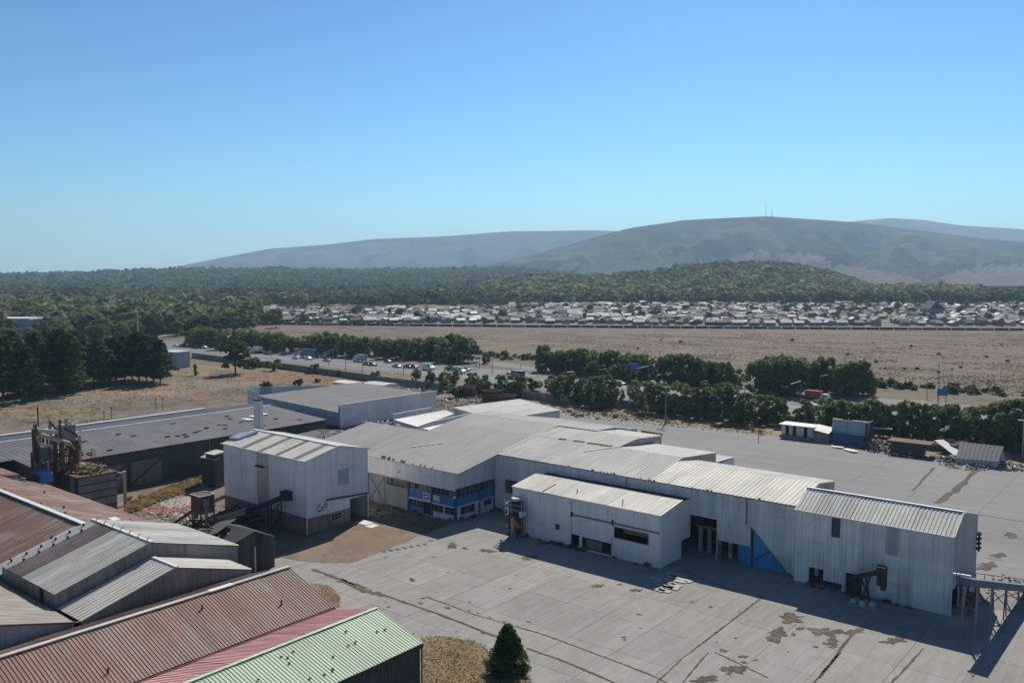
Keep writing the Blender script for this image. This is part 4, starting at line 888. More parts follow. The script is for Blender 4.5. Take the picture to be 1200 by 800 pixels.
# ---------------------------------------------------------------- white gabled house
g=thing('gabled_house','tall pale blue white metal house with a pink base band and grey striped gable roof','plant house',(-118,87,0))
X0,X1,Ya,Yb,Yr=-129.3,-106.9,80.7,93.0,86.9; ZE=11.45; ZR=12.85
panels('roof_sheet',(X0-.3,Ya-.3,ZE-.05),(X1+.2,Ya-.3,ZE-.05),(X1+.2,Yr,ZR),(X0-.3,Yr,ZR),'roof_silver',g,1.12,.37,.04,alt=lambda i,r:'roof_stripe' if i in (5,9,13,17) else 'roof_cream')
panels('roof_sheet',(X1+.2,Yb+.3,ZE-.05),(X0-.3,Yb+.3,ZE-.05),(X0-.3,Yr,ZR),(X1+.2,Yr,ZR),'white_sheet',g,3.3,.42,.05)
ridge_cap(g,(X0-.3,Yr,ZR),(X1+.25,Yr,ZR),'white_trim',.5,.1)
mb=MB(); mb.bar((X1+.25,Ya-.3,ZE),(X1+.25,Yr,ZR+.02),.12,.22); mb.bar((X1+.25,Yr,ZR+.02),(X1+.25,Yb+.3,ZE),.12,.22); mb.bar((X0-.3,Ya-.33,ZE-.08),(X1+.2,Ya-.33,ZE-.08),.08,.2); mb.build('verge_trim','white_trim',g)
wall(g,'y',Ya,X0,X1,2.6,ZE-.1,'house_metal',width=3.2,pitch=.42,amp=.035,alt=lambda i,m,z:'house_rust' if -119.6<m<-117.2 else 'house_metal')
wall(g,'y',Ya-.02,X0,X1,0,2.6,'wall_pink',name='base_panel',width=3.2,pitch=2,amp=0.02)
zg=lambda u:(ZE+(ZR-ZE)*(u-Ya)/(Yr-Ya) if u<Yr else ZR-(ZR-ZE)*(u-Yr)/(Yb-Yr))-.1
for (a,b_) in ((Ya,Yr),(Yr,Yb)):
    wall(g,'x',X1,a,b_,2.5 if a==Ya else 3.9,zg,'house_metal',width=3.1,pitch=.42,amp=.02)
wall(g,'x',X1,Yr,89.2,2.5,3.9,'house_metal',width=3.1,pitch=.42,amp=.02)
wall(g,'x',X1+.01,Ya,89.2,0,2.5,'wall_pink',name='base_panel',width=2.2,pitch=2,amp=.02,holes=[(85.3,87.4,1.2,2.2)])
mb=MB(); mb.box(X1-.3,X1-.1,85.2,87.5,1.1,2.3); mb.build('window_recess','dark_inside',g)
f=MB()
for k in range(4): y_=85.3+.7*k; f.bar((X1+.02,y_,1.2),(X1+.02,y_,2.2),.08)
f.bar((X1+.02,85.3,1.2),(X1+.02,87.4,1.2),.08); f.bar((X1+.02,85.3,1.7),(X1+.02,87.4,1.7),.05); f.bar((X1+.02,85.3,2.2),(X1+.02,87.4,2.2),.08); f.build('window_frame','pale_steel',g)
mb=MB(); mb.box(X1-7,X1-6.8,88,93,0,4); mb.build('inner_wall','dark_inside',g); mb=MB(); mb.box(X0,X1-.2,Yb-.2,Yb,0,ZE-.2); mb.box(X0,X0+.2,Ya+.2,Yb-.2,0,ZE-.2); mb.build('rear_wall','house_metal',g)
mb=MB(); mb.box(X1-.5,X1+.1,92.8,93.05,0,4); mb.build('door_jamb','house_metal',g); mb=MB(); mb.box(X1-6,X1,89.2,89.4,0,3.9); mb.build('side_wall','dark_inside',g)  # side wall coloured near-black to paint the shade within the doorway
mb=MB(); mb.bar((X1+.18,84.3,4.75),(X1+.18,93,4.15),.22,.2); mb.build('door_track','black_steel',g)
y_,z_=LY(397,560,X1); mb=MB(); mb.box(X1+.04,X1+.14,y_-.05,y_+1.9,6.5,9.0); mb.build('shutter','wall_metal_dull',g)
mb=MB(); mb.box(X1+.05,X1+.09,82.6,84.6,3.1,4.5); mb.build('notice_board','sign_white',g)
for r_ in range(3):
    for k in range(3):
        mb=MB(); yy=82.7+k*.63; zz=4.0-r_*.42; mb.box(X1+.10,X1+.12,yy,yy+.5,zz,zz+.3); mb.build('notice',['wall_blue_grey','sign_white','grey_steel'][(k+r_)%3],g)
x_,z_=LX(306,546,Ya); mb=MB(); mb.box(x_-1.1,x_+1.0,Ya-.5,Ya-.05,z_-.1,z_+.1); mb.build('bracket_shelf','black_steel',g)
mb=MB(); mb.bar((X1+.05,Ya-.08,0),(X1+.05,Ya-.08,ZE-.2),.14); mb.build('corner_trim','white_trim',g)
xx=X0-.3; mb=MB(); mb.add([(xx,Yr-2.6,ZR-.5),(xx+2.8,Yr-1,ZR-.1),(xx+2.0,Yr-4.5,ZE+.4),(xx,Yr-4.9,ZE+.4),(xx,Yr-2.6,ZR-.56),(xx+2.8,Yr-1,ZR-.16),(xx+2.0,Yr-4.5,ZE+.3),(xx,Yr-4.9,ZE+.3)],[(0,3,2,1),(4,5,6,7),(0,1,5,4),(1,2,6,5),(2,3,7,6),(3,0,4,7)])
for v in range(4): mb.v[v]=(mb.v[v][0],mb.v[v][1],mb.v[v][2]+.35)
mb.build('roof_tarp','wall_blue_grey',g)
# low lean-to roofs left of the house
for (px,py,z,sx,sy,mt,lb) in ((252,529,6.5,3.5,2.5,'white_sheet','small bent white sheet roof nearer the corner left of the gabled house'),(246,535,5.5,5,1.2,'white_sheet','narrow white lean-to roof left of the gabled house'),(255,495,0,0,0,'','')):
    if not sx: continue
    x,y=G(px,py,z); t_=thing('lean_to',lb,'lean-to',(x,y,0))
    sheet('roof_sheet',(x-sx/2,y-sy/2,z-.3),(x+sx/2,y-sy/2,z-.2),(x+sx/2,y+sy/2,z+.1),(x-sx/2,y+sy/2,z),mt,t_,.5,.05); mb=MB(); mb.box(x-sx/2+.2,x+sx/2-.2,y-sy/2+.2,y+sy/2-.2,0,z-.4); mb.build('wall','wall_dark',t_)
# conveyor running up to the gabled house
def conveyor(name,label,a,b,w_,legs,mat='black_steel',tip=None,roofm=None,h=.7):
    a=Vector(a);b=Vector(b); t_=thing(name,label,'conveyor',(a.x,a.y,0)); mb=MB(); mb.bar(a,b,w_,h); mb.build('belt_housing',mat,t_)
    if roofm: 
        up=Vector((0,0,h/2+.06)); mb=MB(); mb.bar(a+up,b+up,w_+.1,.08); mb.build('cover',roofm,t_)
    for f_,hw in legs:
        p=a.lerp(b,f_); d=(b-a); d.z=0; d.normalize(); s=Vector((-d.y,d.x,0))*(w_/2+.1)
        for sg in (-1,1):
            q=p+s*sg; mb=MB(); mb.bar((q.x,q.y,0),(q.x,q.y,p.z),.14); mb.bar((q.x+d.x*hw,q.y+d.y*hw,0),(q.x+d.x*hw,q.y+d.y*hw,p.z+(b.z-a.z)/(b-a).length*hw),.14); mb.build('leg','black_steel',t_)
            n_=max(1,int(p.z/1.6)); mb=MB()
            for k in range(n_):
                za=p.z*k/n_; zb=p.z*(k+1)/n_; e=q+d*hw
                mb.bar((q.x,q.y,za),(e.x,e.y,zb),.07); mb.bar((e.x,e.y,za+.001),(q.x,q.y,zb),.07)
            mb.build('brace','black_steel',t_)
    return t_
t_=conveyor('conveyor','covered black conveyor sloping up to the front of the gabled house',(-118.6,75.2,1.9),(-111.0,80.2,5.6),1.1,[(.68,1.6)])
mb=MB(); mb.bar((-121.5,73.3,1.0),(-116.6,76.5,3.0),1.25,.8); mb.build('feed_end','cream_wood',t_); mb=MB(); mb.box(-111.9,-110.3,79.4,80.6,4.9,6.3); mb.build('head_box','black_steel',t_)
# dark hopper tower and ruin in front of the house
x,y=G(243,628); x-=1
t_=thing('hopper_tower','dark square hopper box on thin posts with a sloping chute on its left','hopper',(x,y,0))
mb=MB(); mb.box(x-1.35,x+1.3,y-1.2,y+1.2,3.6,6.3); mb.build('hopper','rust_metal',t_)
mb=MB(); mb.box(x-1.45,x+1.4,y-1.3,y-1.15,6.3,6.42); mb.box(x-1.45,x+1.4,y+1.15,y+1.3,6.3,6.42); mb.box(x-1.45,x-1.3,y-1.15,y+1.15,6.3,6.42); mb.box(x+1.25,x+1.4,y-1.15,y+1.15,6.3,6.42); mb.build('rim','pale_steel',t_)
mb=MB(); mb.box(x+1.32,x+1.4,y-.9,y+.2,3.8,5.9); mb.build('side_panel','grey_steel',t_)
for sx in (-1.2,1.2):
    for sy in (-1.1,1.1): mb=MB(); mb.bar((x+sx,y+sy,0),(x+sx,y+sy,3.6),.18); mb.build('leg','rust_metal',t_)
mb=MB(); mb.bar((x-1.8,y-1.4,.2),(x+1.7,y-1.4,3.2),.1); mb.bar((x+1.7,y-1.5,.2),(x-1.8,y-1.5,3.2),.1); mb.bar((x+1.8,y-1.4,.2),(x+1.8,y+1.4,3.2),.1); mb.build('brace','rust_metal',t_)
mb=MB(); mb.bar((x-5.6,y-3.0,.6),(x-1.2,y-.8,3.9),.6,.4); mb.build('chute','rust_metal',t_)
mb=MB(); mb.tube((x+1.7,y-.5,1.2),(x+1.7,y-.5,4.8),.22); mb.tube((x+.2,y-1.5,3.0),(x+.2,y-1.5,3.6),.5,.5,10); mb.build('pipe','grey_steel',t_)
debris('scrap_heap','jumble of dark beams and sheets between the hopper tower and the ruined shed',x+4,y-4.5,4.5,4,3.0,260,['black_steel','rust_metal','wall_charcoal','wall_grey_timber'],77,long=3.2)
debris('scrap_heap','dark heap of scrap metal and timber around the foot of the hopper tower',x-.5,y-3.4,6.2,3.6,2.4,260,['black_steel','rust_metal','rubble','pale_steel'],12,long=2.4)
x,y=G(322,664)
g=thing('ruined_shed','burnt out dark shed with a patched gable end and collapsed roof beside the roadway','shed',(x-6,y-4,0))
Xw=x; prof=[(y-9.5,0),(y,0),(y,4.2),(y-3.0,5.6),(y-9.5,4.6)]
for (ya,yb) in ((y-9.5,y-6.5),(y-6.5,y-3),(y-3,y)):
    zf=lambda u:np.interp(u,[y-9.5,y-3,y],[3.9,5.6,4.3])
    wall(g,'x',Xw,ya,yb,0,lambda u:float(zf(u)),'wall_charcoal',width=1.0,pitch=.5,alt=lambda i,m,z:['wall_charcoal','wall_dark','wall_charcoal','black_steel'][i%4])
mb=MB(); mb.box(Xw+.02,Xw+.12,y-3.2,y-3.0,.2,3.6); mb.build('door_post','pale_steel',g)
sheet('roof_sheet',(Xw+.1,y+.2,4.2),(Xw-9,y+.6,4.0),(Xw-9,y-3,5.2),(Xw+.1,y-3,5.7),'wall_charcoal',g,.5,.05); sheet('roof_sheet',(Xw-9,y-8.5,3.2),(Xw+.1,y-9.6,3.9),(Xw+.1,y-3,5.7),(Xw-9,y-3,5.2),'wall_charcoal',g,.5,.05)
debris('roof_debris',None,Xw-5,y-5,4,3.5,.9,90,['rust_metal','black_steel','rubble'],15,z=4.3,long=2.4,parent=g)
mb=MB(); mb.box(Xw-9,Xw-.2,y-.25,y,0,4.0); mb.build('rear_wall','wall_dark',g)
sheet('torn_sheet',(Xw-7,y-7,4.4),(Xw-3.5,y-6.5,5.6),(Xw-5,y-2.5,6.4),(Xw-8.5,y-3,5.4),'wall_dark',g,.5,.04)
debris('scrap_heap','tangle of dark beams left of the ruined shed wall',*G(232,628),4.0,3.0,2.6,200,['black_steel','rust_metal','wall_charcoal','cream_wood'],78,long=2.8)
debris('scrap_heap','tangle of dark beams and sheets behind the ruined shed roof',*G(280,612),5.0,3.0,2.6,220,['black_steel','rust_metal','wall_charcoal','wall_grey_timber'],79,long=3.0)
hx,hy=G(262,641)
mound('brick_heap',hx,hy,3.2,2.4,2.4,'rubble',9,label='heap of broken brick and branches in front of the ruined shed',cat='rubble')
debris('branch_heap','tangle of dry branches over the brick heap',hx,hy,3.8,3.0,3.0,300,['cream_wood','rust_metal','straw','rubble'],14,long=1.6)
# slabs, rubble and dry grass left of the house
for (px,py,rx,ry,mt) in ((197,597,2.6,4.5,'red_tile'),(215,588,3.0,4.5,'concrete'),(190,605,2.5,3,'concrete')):
    patch('floor_slab',[(G(px,py)[0]+a*rx,G(px,py)[1]+b_*ry) for a,b_ in ((-1,-1),(1,-.8),(1.1,1),(-.9,.9))],.06+.01*rx,mt)
for i,(px,py,rx,ry,h) in enumerate(((185,614,4,2.6,.5),(168,610,3,2.5,.4),(205,612,3,2,.5))): mound('rubble_heap',*G(px,py),rx,ry,h,'rubble',20+i,label=['low grey rubble heap between the dark shed and the silver roofs','leftmost low rubble heap near the wooden post','low rubble heap beside the hopper chute'][i],cat='rubble')
debris('rubble_scatter','broken masonry scattered over the ground left of the gabled house',*G(188,612),8,4,.5,220,['rubble','concrete','pale_steel'],16,long=.9)
for i in range(10):
    px,py=brg.choice([(brg.uniform(150,235),0),(brg.uniform(150,235),0)])[0],0; py=590-(px-150)*.22+brg.uniform(-5,5)
    x_,y_=G(px,py); tree('dry_tuft','tuft of tall straw coloured grass along the foot of the long dark shed','grass tuft',x_,y_,brg.uniform(.5,.9),'tuft','leaf_dry','dry grass tufts along the dark shed',parts=False)

for i,(px,py,w_) in enumerate(((427,613,2.6),(436,617,1.6))):
    x,y=G(px,py); mb=MB(); mb.box(x-w_/2,x+w_/2,y-.9,y+.9,.12,.17); o=mb.build('floor_sheet','white_sheet'); tag(o,['larger pale sheet lying on the dirt at the corner of the gabled house','smaller pale sheet lying beside it toward the yard'][i],'sheet')
for i,(px,py,mt) in enumerate([(200,606,'rubble'),(219,600,'concrete'),(178,622,'rubble')]): mound('rubble_heap',*G(px,py),1.8,1.2,.5,mt,120+i,label=['small heap of broken masonry behind the silver roofs','pale heap of broken concrete beside the hopper','lowest rubble heap just above the big rusty roof edge'][i],cat='rubble')
# ---------------------------------------------------------------- main hall
h=thing('factory_hall','big central factory hall with pale ribbed roofs and a blue banded office corner','hall',(-93,110,0))
zp=lambda y:8.1+.165*(y-100.3)
def roofq(x0,x1,y0,z0,y1,z1,mat,width=4,pitch=.8,amp=.05,rows=1,alt=None):
    if y1>y0: return panels('roof_sheet',(x0,y0,z0),(x1,y0,z0),(x1,y1,z1),(x0,y1,z1),mat,h,width,pitch,amp,rows=rows,alt=alt,jit=.006)
roofq(-131,-114.7,99.9,zp(99.9),114.2,zp(114.2),'roof_grey',rows=2)
roofq(-114.7,-93.2,99.9,zp(99.9),110,zp(110),'roof_grey',rows=2)
roofq(-114.7,-93.2,110,zp(110),120,zp(120),'roof_grey',rows=2)
roofq(-114.7,-93.2,120,zp(120),127,12.15,'roof_grey',rows=1)
roofq(-93.2,-76,109.7,zp(109.7),120,zp(120),'roof_pale',rows=3,pitch=.6,width=3)
roofq(-93.2,-76,120,zp(120)+.03,127,12.0,'roof_pale',width=3,pitch=.6)
roofq(-76,-64,109.7,zp(109.7),120,zp(120),'roof_pale',rows=3,pitch=.6,width=3)
roofq(-64,-42,109.7,zp(109.7),118.3,zp(118.3),'roof_pale',rows=2,pitch=.6,width=3,alt=lambda i,r:'roof_cream')
def back(x0,x1,y0,z0,y1,z1,mat='roof_pale'): panels('roof_sheet',(x1,y1,z1),(x0,y1,z1),(x0,y0,z0),(x1,y0,z0),mat,h,4,.8,.05,jit=.006)
back(-114.7,-85,127,12.15,133,11.9,'roof_grey'); back(-105,-85,133,11.9,141,10.5,'roof_grey')
back(-85,-76,127,12.0,134.6,11.3); back(-76,-64,120,zp(120),131.6,10.3); back(-64,-42,118.3,zp(118.3),124.5,10.2)
back(-131,-114.7,114.2,zp(114.2),119,9.2,'roof_grey')
panels('roof_sheet',(-112,134.5,8.3),(-85,134.5,8.3),(-85,150.4,7.9),(-112,150.4,7.9),'roof_pale',h,4,.8,.04)
panels('roof_sheet',(-85,131.7,7.0),(-68,131.7,7.0),(-68,147,6.4),(-85,147,6.4),'roof_pale',h,4,.8,.04)
for (a,b_) in (((-106,150.6,8.1),(-91,150.6,8.1)),((-89.8,150.6,8.1),(-85,150.5,8.0))):
    mb=MB(); mb.bar(a,b_,.25,.5); mb.build('rusty_coping','rust_metal',h)
for (x,y,z) in ((-88,120,11.45),(-85,120.2,11.45),(-82,120.1,11.45),(-79.5,120.1,11.45)):
    mb=MB(); mb.bar((x,y,z),(x+brg.uniform(1,2.4),y+.2,z),.5,.08); mb.build('ridge_rust','rust_metal',h)
for (x0_,y0_,x1_,y1_) in ((-80.2,116.2,-76.4,120.2),(-93.3,111,-93.3,126.5),(-110.6,106.4,-106.4,110.4)):
    if x0_==x1_: mb=MB(); mb.bar((x0_,y0_,zp(y0_)+.07),(x0_,120,zp(120)+.07),.22,.06)
    else: mb=MB(); mb.bar((x0_,y0_,zp(y0_)+.08),(x1_,y1_,zp(y1_)+.08),.25,.06)
    mb.build('flashing','white_trim',h)
# gable walls facing +X
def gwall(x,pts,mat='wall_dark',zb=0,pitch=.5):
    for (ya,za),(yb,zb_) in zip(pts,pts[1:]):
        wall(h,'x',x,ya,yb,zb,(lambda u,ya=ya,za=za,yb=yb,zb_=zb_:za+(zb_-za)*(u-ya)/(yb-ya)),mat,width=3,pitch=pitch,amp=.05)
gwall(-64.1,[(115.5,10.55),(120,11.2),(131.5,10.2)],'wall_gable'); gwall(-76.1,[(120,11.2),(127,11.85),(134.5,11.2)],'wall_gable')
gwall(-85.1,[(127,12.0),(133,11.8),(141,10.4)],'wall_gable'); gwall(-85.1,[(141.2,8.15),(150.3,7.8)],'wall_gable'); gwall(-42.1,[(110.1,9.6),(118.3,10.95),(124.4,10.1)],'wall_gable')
# solid backs of the halls
mb=MB(); mb.box(-112,-64.3,131.6,131.8,0,10.1); mb.box(-64,-42.2,124.3,124.5,0,10); mb.box(-131,-130.8,100.3,119,0,8); mb.box(-105,-85.2,141,141.2,0,10.3); mb.box(-112,-85.2,150.2,150.4,0,7.8); mb.box(-68.2,-68,131.9,147,0,6.3); mb.box(-85,-68.2,146.8,147,0,6.3); mb.box(-112.2,-112,119.2,150.2,0,7.9); mb.build('rear_wall','wall_metal',h)
# office front (plane y=100.3)
OY=100.3
wall(h,'y',OY,-130.8,-105.1,0,lambda u:zp(99.9)-.1,'concrete_wall',width=3.2,pitch=.5,amp=.02,holes=[(-115.2,-110.9,0,4.9),(-110.4,-105.2,3.6,4.9)])
wall(h,'y',OY-.03,-105.1,-94.3,5.0,zp(99.9)-.12,'wall_metal',width=3.0,pitch=.45,amp=.035)
wall(h,'y',OY-.035,-118,-105.1,5.1,zp(99.9)-.12,'wall_metal',width=3.0,pitch=.45,amp=.035)
mb=MB(); mb.box(-115.1,-111.0,OY+.05,OY+.2,0,4.85); mb.build('sliding_door','concrete_wall',h)
mb=MB(); mb.bar((-114.9,OY,.2),(-111.2,OY,4.7),.18,.06,up=(0,1,0)); mb.bar((-114.9,OY-.01,4.7),(-111.2,OY-.01,.2),.18,.06,up=(0,1,0)); mb.build('door_brace','blue_paint',h)
for x in (-115.25,-110.9): mb=MB(); mb.bar((x,OY-.02,0),(x,OY-.02,4.9),.16); mb.build('door_post','blue_paint',h)
def windows(x0,x1,z0,z1,n,axis='y',const=OY,fr='grey_steel',depth=.15,transom=True):
    """one window per bay: frame with panes set back from the wall face"""
    for i in range(n):
        a=x0+(x1-x0)*i/n; b_=x0+(x1-x0)*(i+1)/n; mb=MB(); t_=.05
        Q_=(lambda u,d,z:(u,const+d,z)) if axis=='y' else (lambda u,d,z:(const-d,u,z))
        for (u0,u1,w0,w1) in ((a,a+t_*1.5,z0,z1),(b_-t_*1.5,b_,z0,z1),(a+.075,b_-.075,z0,z0+t_*1.5),(a+.075,b_-.075,z1-t_*1.5,z1))+(((a+.075,b_-.075,(z0+z1)/2-.02,(z0+z1)/2+.02),) if transom else ()):
            vs=[Q_(u,d,z) for z in (w0,w1) for u,d in ((u0,0.03),(u1,0.03),(u1,.12),(u0,.12))]
            mb.add(vs,[(0,3,2,1),(4,5,6,7),(0,1,5,4),(1,2,6,5),(2,3,7,6),(3,0,4,7)])
        f_=mb.build('window',fr,h)
        vs=[Q_(u,.09,z) for u,z in ((a+.07,z0+.07),(b_-.07,z0+.07),(b_-.07,z1-.07),(a+.07,z1-.07))]+[Q_(u,.11,z) for u,z in ((a+.07,z0+.07),(b_-.07,z0+.07),(b_-.07,z1-.07),(a+.07,z1-.07))]
        mesh('pane',vs,[(0,1,2,3),(7,6,5,4),(0,4,5,1),(1,5,6,2),(2,6,7,3),(3,7,4,0)],brg.choice(['window_glass','window_glass','window_glass','curtain','dark_inside']),f_)
windows(-110.4,-105.3,3.6,4.9,6)
windows(-104.7,-94.5,3.85,5.0,10)
def slab(nm,mt,x0,x1,y0,y1,z0,z1): mb=MB(); mb.box(x0,x1,y0,y1,z0,z1); return mb.build(nm,mt,h)
slab('spandrel','blue_paint',-104.7,-99.7,OY-.02,OY+.1,2.5,3.8); slab('spandrel','blue_paint',-99.3,-94.5,OY-.02,OY+.1,2.5,3.8)
slab('ledge','sign_white',-104.7,-99.7,OY-.25,OY+.1,2.22,2.45); slab('ledge','sign_white',-99.3,-94.5,OY-.25,OY+.1,2.22,2.45)
for x in (-105.0,-99.5): slab('pillar','blue_dark',x-.2,x+.2,OY-.12,OY+.15,0,5.0)
slab('pillar','blue_dark',-94.5,-94.1,OY-.1,OY+.3,0,5.0)
windows(-104.7,-101.5,.95,2.15,4); slab('base_wall','blue_paint',-104.7,-101.5,OY,OY+.15,0,.93)
slab('door','dark_inside',-101.4,-99.75,OY+.3,OY+.4,0,2.2)
windows(-99.2,-96.9,.95,2.15,2); windows(-96.6,-94.6,.95,2.15,2); slab('base_wall','sign_white',-99.3,-94.5,OY,OY+.15,0,.93); slab('mullion_post','white_trim',-96.88,-96.62,OY-.04,OY+.1,.93,2.2)
sg=slab('sign_board','sign_white',-101.4,-99.75,OY-.2,OY-.12,2.3,3.75)
for k,(x,z,w_,h_) in enumerate(((-101.2,3.25,.4,.3),(-100.6,3.3,.5,.22),(-101.1,2.75,.55,.2),(-100.4,2.7,.4,.3))):
    mb=MB(); mb.box(x,x+w_,OY-.225,OY-.205,z,z+h_); mb.build('sign_print','ink',sg)
slab('sign_board','sign_white',-99.1,-97.6,OY-.16,OY-.1,2.75,3.65)
mb=MB(); mb.tube((-94.15,OY-.25,3.9),(-94.15,OY-.25,4.25),.22); mb.build('lamp','sign_white',h)
mb=MB(); mb.tube((-107.5,OY-.3,6.3),(-107.5,OY-.05,6.3),.22); mb.bar((-107.5,OY-.15,6.3),(-106.9,OY-.3,6.6),.12); mb.build('floodlight','sign_white',h)
mb=MB(); mb.box(-105.3,-94.5,OY+6,OY+6.1,0,5); mb.box(-130,-94.4,OY+.6,OY+9.3,4.95,5.05); mb.build('inner_partition','dark_inside',h)
mb=MB(); mb.bar((-94.18,OY-.07,5),(-94.18,OY-.07,zp(99.9)-.1),.12); mb.build('corner_trim','white_trim',h)
# office side (plane x=-94.2)
SX=-94.2
wall(h,'x',SX,OY,110,5.35,lambda u:zp(u)-.15,'wall_metal',width=3.2,pitch=.45,amp=.035)
windows(100.7,105.9,3.85,5.2,5,'x',SX); windows(106.3,109.7,3.85,5.2,3,'x',SX)
def slabx(nm,mt,y0,y1,z0,z1,d=.03): mb=MB(); mb.box(SX-.15,SX+d,y0,y1,z0,z1); return mb.build(nm,mt,h)
slabx('lintel','blue_dark',100.5,110,5.2,5.34); slabx('spandrel','blue_paint',100.7,105.9,2.5,3.8); slabx('spandrel','blue_paint',106.3,109.7,2.5,3.8); slabx('ledge','sign_white',100.7,105.9,2.22,2.45,.25); slabx('ledge','sign_white',106.3,109.7,2.22,2.45,.25)
slabx('pillar','blue_dark',105.92,106.28,0,5.18,.12); slabx('pillar','blue_dark',109.7,110,0,5.18,.1)
slabx('base_wall','sign_white',100.6,101.5,0,2.2); slabx('base_wall','sign_white',101.5,105.0,0,.8); slabx('base_wall','sign_white',105.0,105.9,0,2.2); windows(101.5,105.0,.82,2.18,3,'x',SX)
slabx('base_wall','sign_white',106.3,107.2,0,2.2); slabx('base_wall','sign_white',107.2,109.2,0,1.1); slabx('base_wall','sign_white',109.2,109.7,0,2.2); windows(107.2,109.2,1.12,2.18,2,'x',SX)
# long front (plane y=110)
FY=110.0
wall(h,'y',FY,-94.1,-83,0,zp(109.7)-.15,'wall_metal',width=2.8,pitch=.5,amp=.05,holes=[(-91.9,-88.8,3.3,5.6)])
windows(-91.8,-88.9,3.35,5.55,3,'y',FY)
wall(h,'y',FY,-83,-57.4,8.0,zp(109.7)-.15,'wall_metal',width=2.8,pitch=.5,amp=.05)
wall(h,'y',FY,-57.4,-53.3,5.7,zp(109.7)-.15,'wall_metal_worn',width=1.4,pitch=.5,amp=.05)
wall(h,'y',FY,-53.3,-48.3,2.85,zp(109.7)-.15,'wall_metal_worn',width=2.5,pitch=.5,amp=.05,splitz=[5.5])
for i in range(5):
    a=-48.3+i*1.24; b_=a+1.24; za=5.6-(a+48.3)*1.0; zb=5.6-(b_+48.3)*1.0; za=max(.05,za);zb=max(.05,zb)
    sheet('wall_panel',(a,FY-.01*(i%2),za),(b_,FY-.01*(i%2),zb),(b_,FY-.01*(i%2),zp(109.7)-.15),(a,FY-.01*(i%2),zp(109.7)-.15),'wall_metal_worn',h,.5,.05)
mb=MB(); mb.bar((-48.3,FY-.1,5.65),(-43.0,FY-.1,.35),.16,.1); mb.build('slanting_trim','grey_steel',h)
wall(h,'y',FY+.5,-50.1,-43,0,5.2,'wall_blue',name='blue_panel',width=2.4,pitch=1.2,amp=.03)
mb=MB(); mb.bar((-48.2,FY+.4,0),(-48.2,FY+.4,5.5),.16); mb.bar((-47.9,FY+.38,1.0),(-45.2,FY+.38,3.0),.1); mb.build('brace_post','black_steel',h)
mb=MB(); mb.box(-42.4,-42.1,FY+.2,FY+8,0,9.3); mb.box(-57.5,-50.2,FY+4.5,FY+4.6,0,5.9); mb.box(-57.5,-43,FY+.6,FY+7.5,6.0,6.1); mb.build('inner_wall','dark_inside',h)
for i,x in enumerate((-56.6,-55.2,-53.6,-52.0,-50.6)):
    mb=MB(); mb.box(x-.28,x+.28,FY+1.6,FY+1.9,0,3.6); mb.build('pier',['wall_blue_grey','concrete_wall','grey_steel','concrete_wall','grey_steel'][i],h)
mb=MB(); mb.bar((-53.2,FY-.05,0),(-53.2,FY-.05,2.9),.16); mb.build('post','pale_steel',h); mb=MB(); mb.bar((-57.3,FY+1.7,3.8),(-50.3,FY+1.7,3.8),.3,.3); mb.build('beam','grey_steel',h)
mb=MB(); mb.bar((-48.9,FY-.12,5.8),(-48.9,FY-.12,zp(109.7)-.2),.14); mb.bar((-68.0,FY-.12,8),(-68.0,FY-.12,zp(109.7)-.2),.1); mb.build('drainpipe','grey_steel',h)
mb=MB(); mb.bar((-94.2,FY-.22,zp(109.7)-.06),(-42,FY-.22,zp(109.7)-.06),.22,.16); mb.build('gutter','grey_steel',h)
for i in range(20):
    x=brg.uniform(-80,-44) ; tree('roof_weed','small dry weed growing from the gutter of the central hall','weed',x,FY-.2,brg.uniform(.12,.28),'tuft',brg.choice(['leaf_dry','leaf_olive']),'weeds along the gutter of the central hall',parts=False,z=zp(109.7)+.02)
for i in range(9):
    x=-111+i*1.35+brg.uniform(-.3,.3); tree('roof_weed','green weed on the edge of the office roof','weed',x if i<5 else x+.8,OY-.1,brg.uniform(.25,.6) if i<5 else .2,'tuft','leaf_olive','weeds on the edge of the office roof',parts=False,z=zp(100.3)+.02)
# weeds along wall feet
for i in range(60):
    x,y=brg.choice([(brg.uniform(-116,-94),OY-brg.uniform(.2,1.8)),(SX+brg.uniform(.2,1.2),brg.uniform(100,110)),(brg.uniform(-82,-58),101.2-brg.uniform(0,.5)),(brg.uniform(-42,-24),108.3-brg.uniform(0,.5)),(brg.uniform(-93.5,-84),109.6-brg.uniform(0,.4))])
    tree('ground_weed','weed growing in the shade at the foot of the hall walls','weed',x,y,brg.uniform(.25,.7),'tuft',brg.choice(['leaf_dry','leaf_olive']),'weeds at the foot of the hall walls',parts=False)
for i in range(14):
    x=brg.uniform(-116,-106); y=brg.uniform(93,100); tree('ground_weed','low green weed on the dirt between gabled house and office','weed',x,y,brg.uniform(.25,.6),'tuft','leaf_olive','low weeds between the gabled house and the office',parts=False)
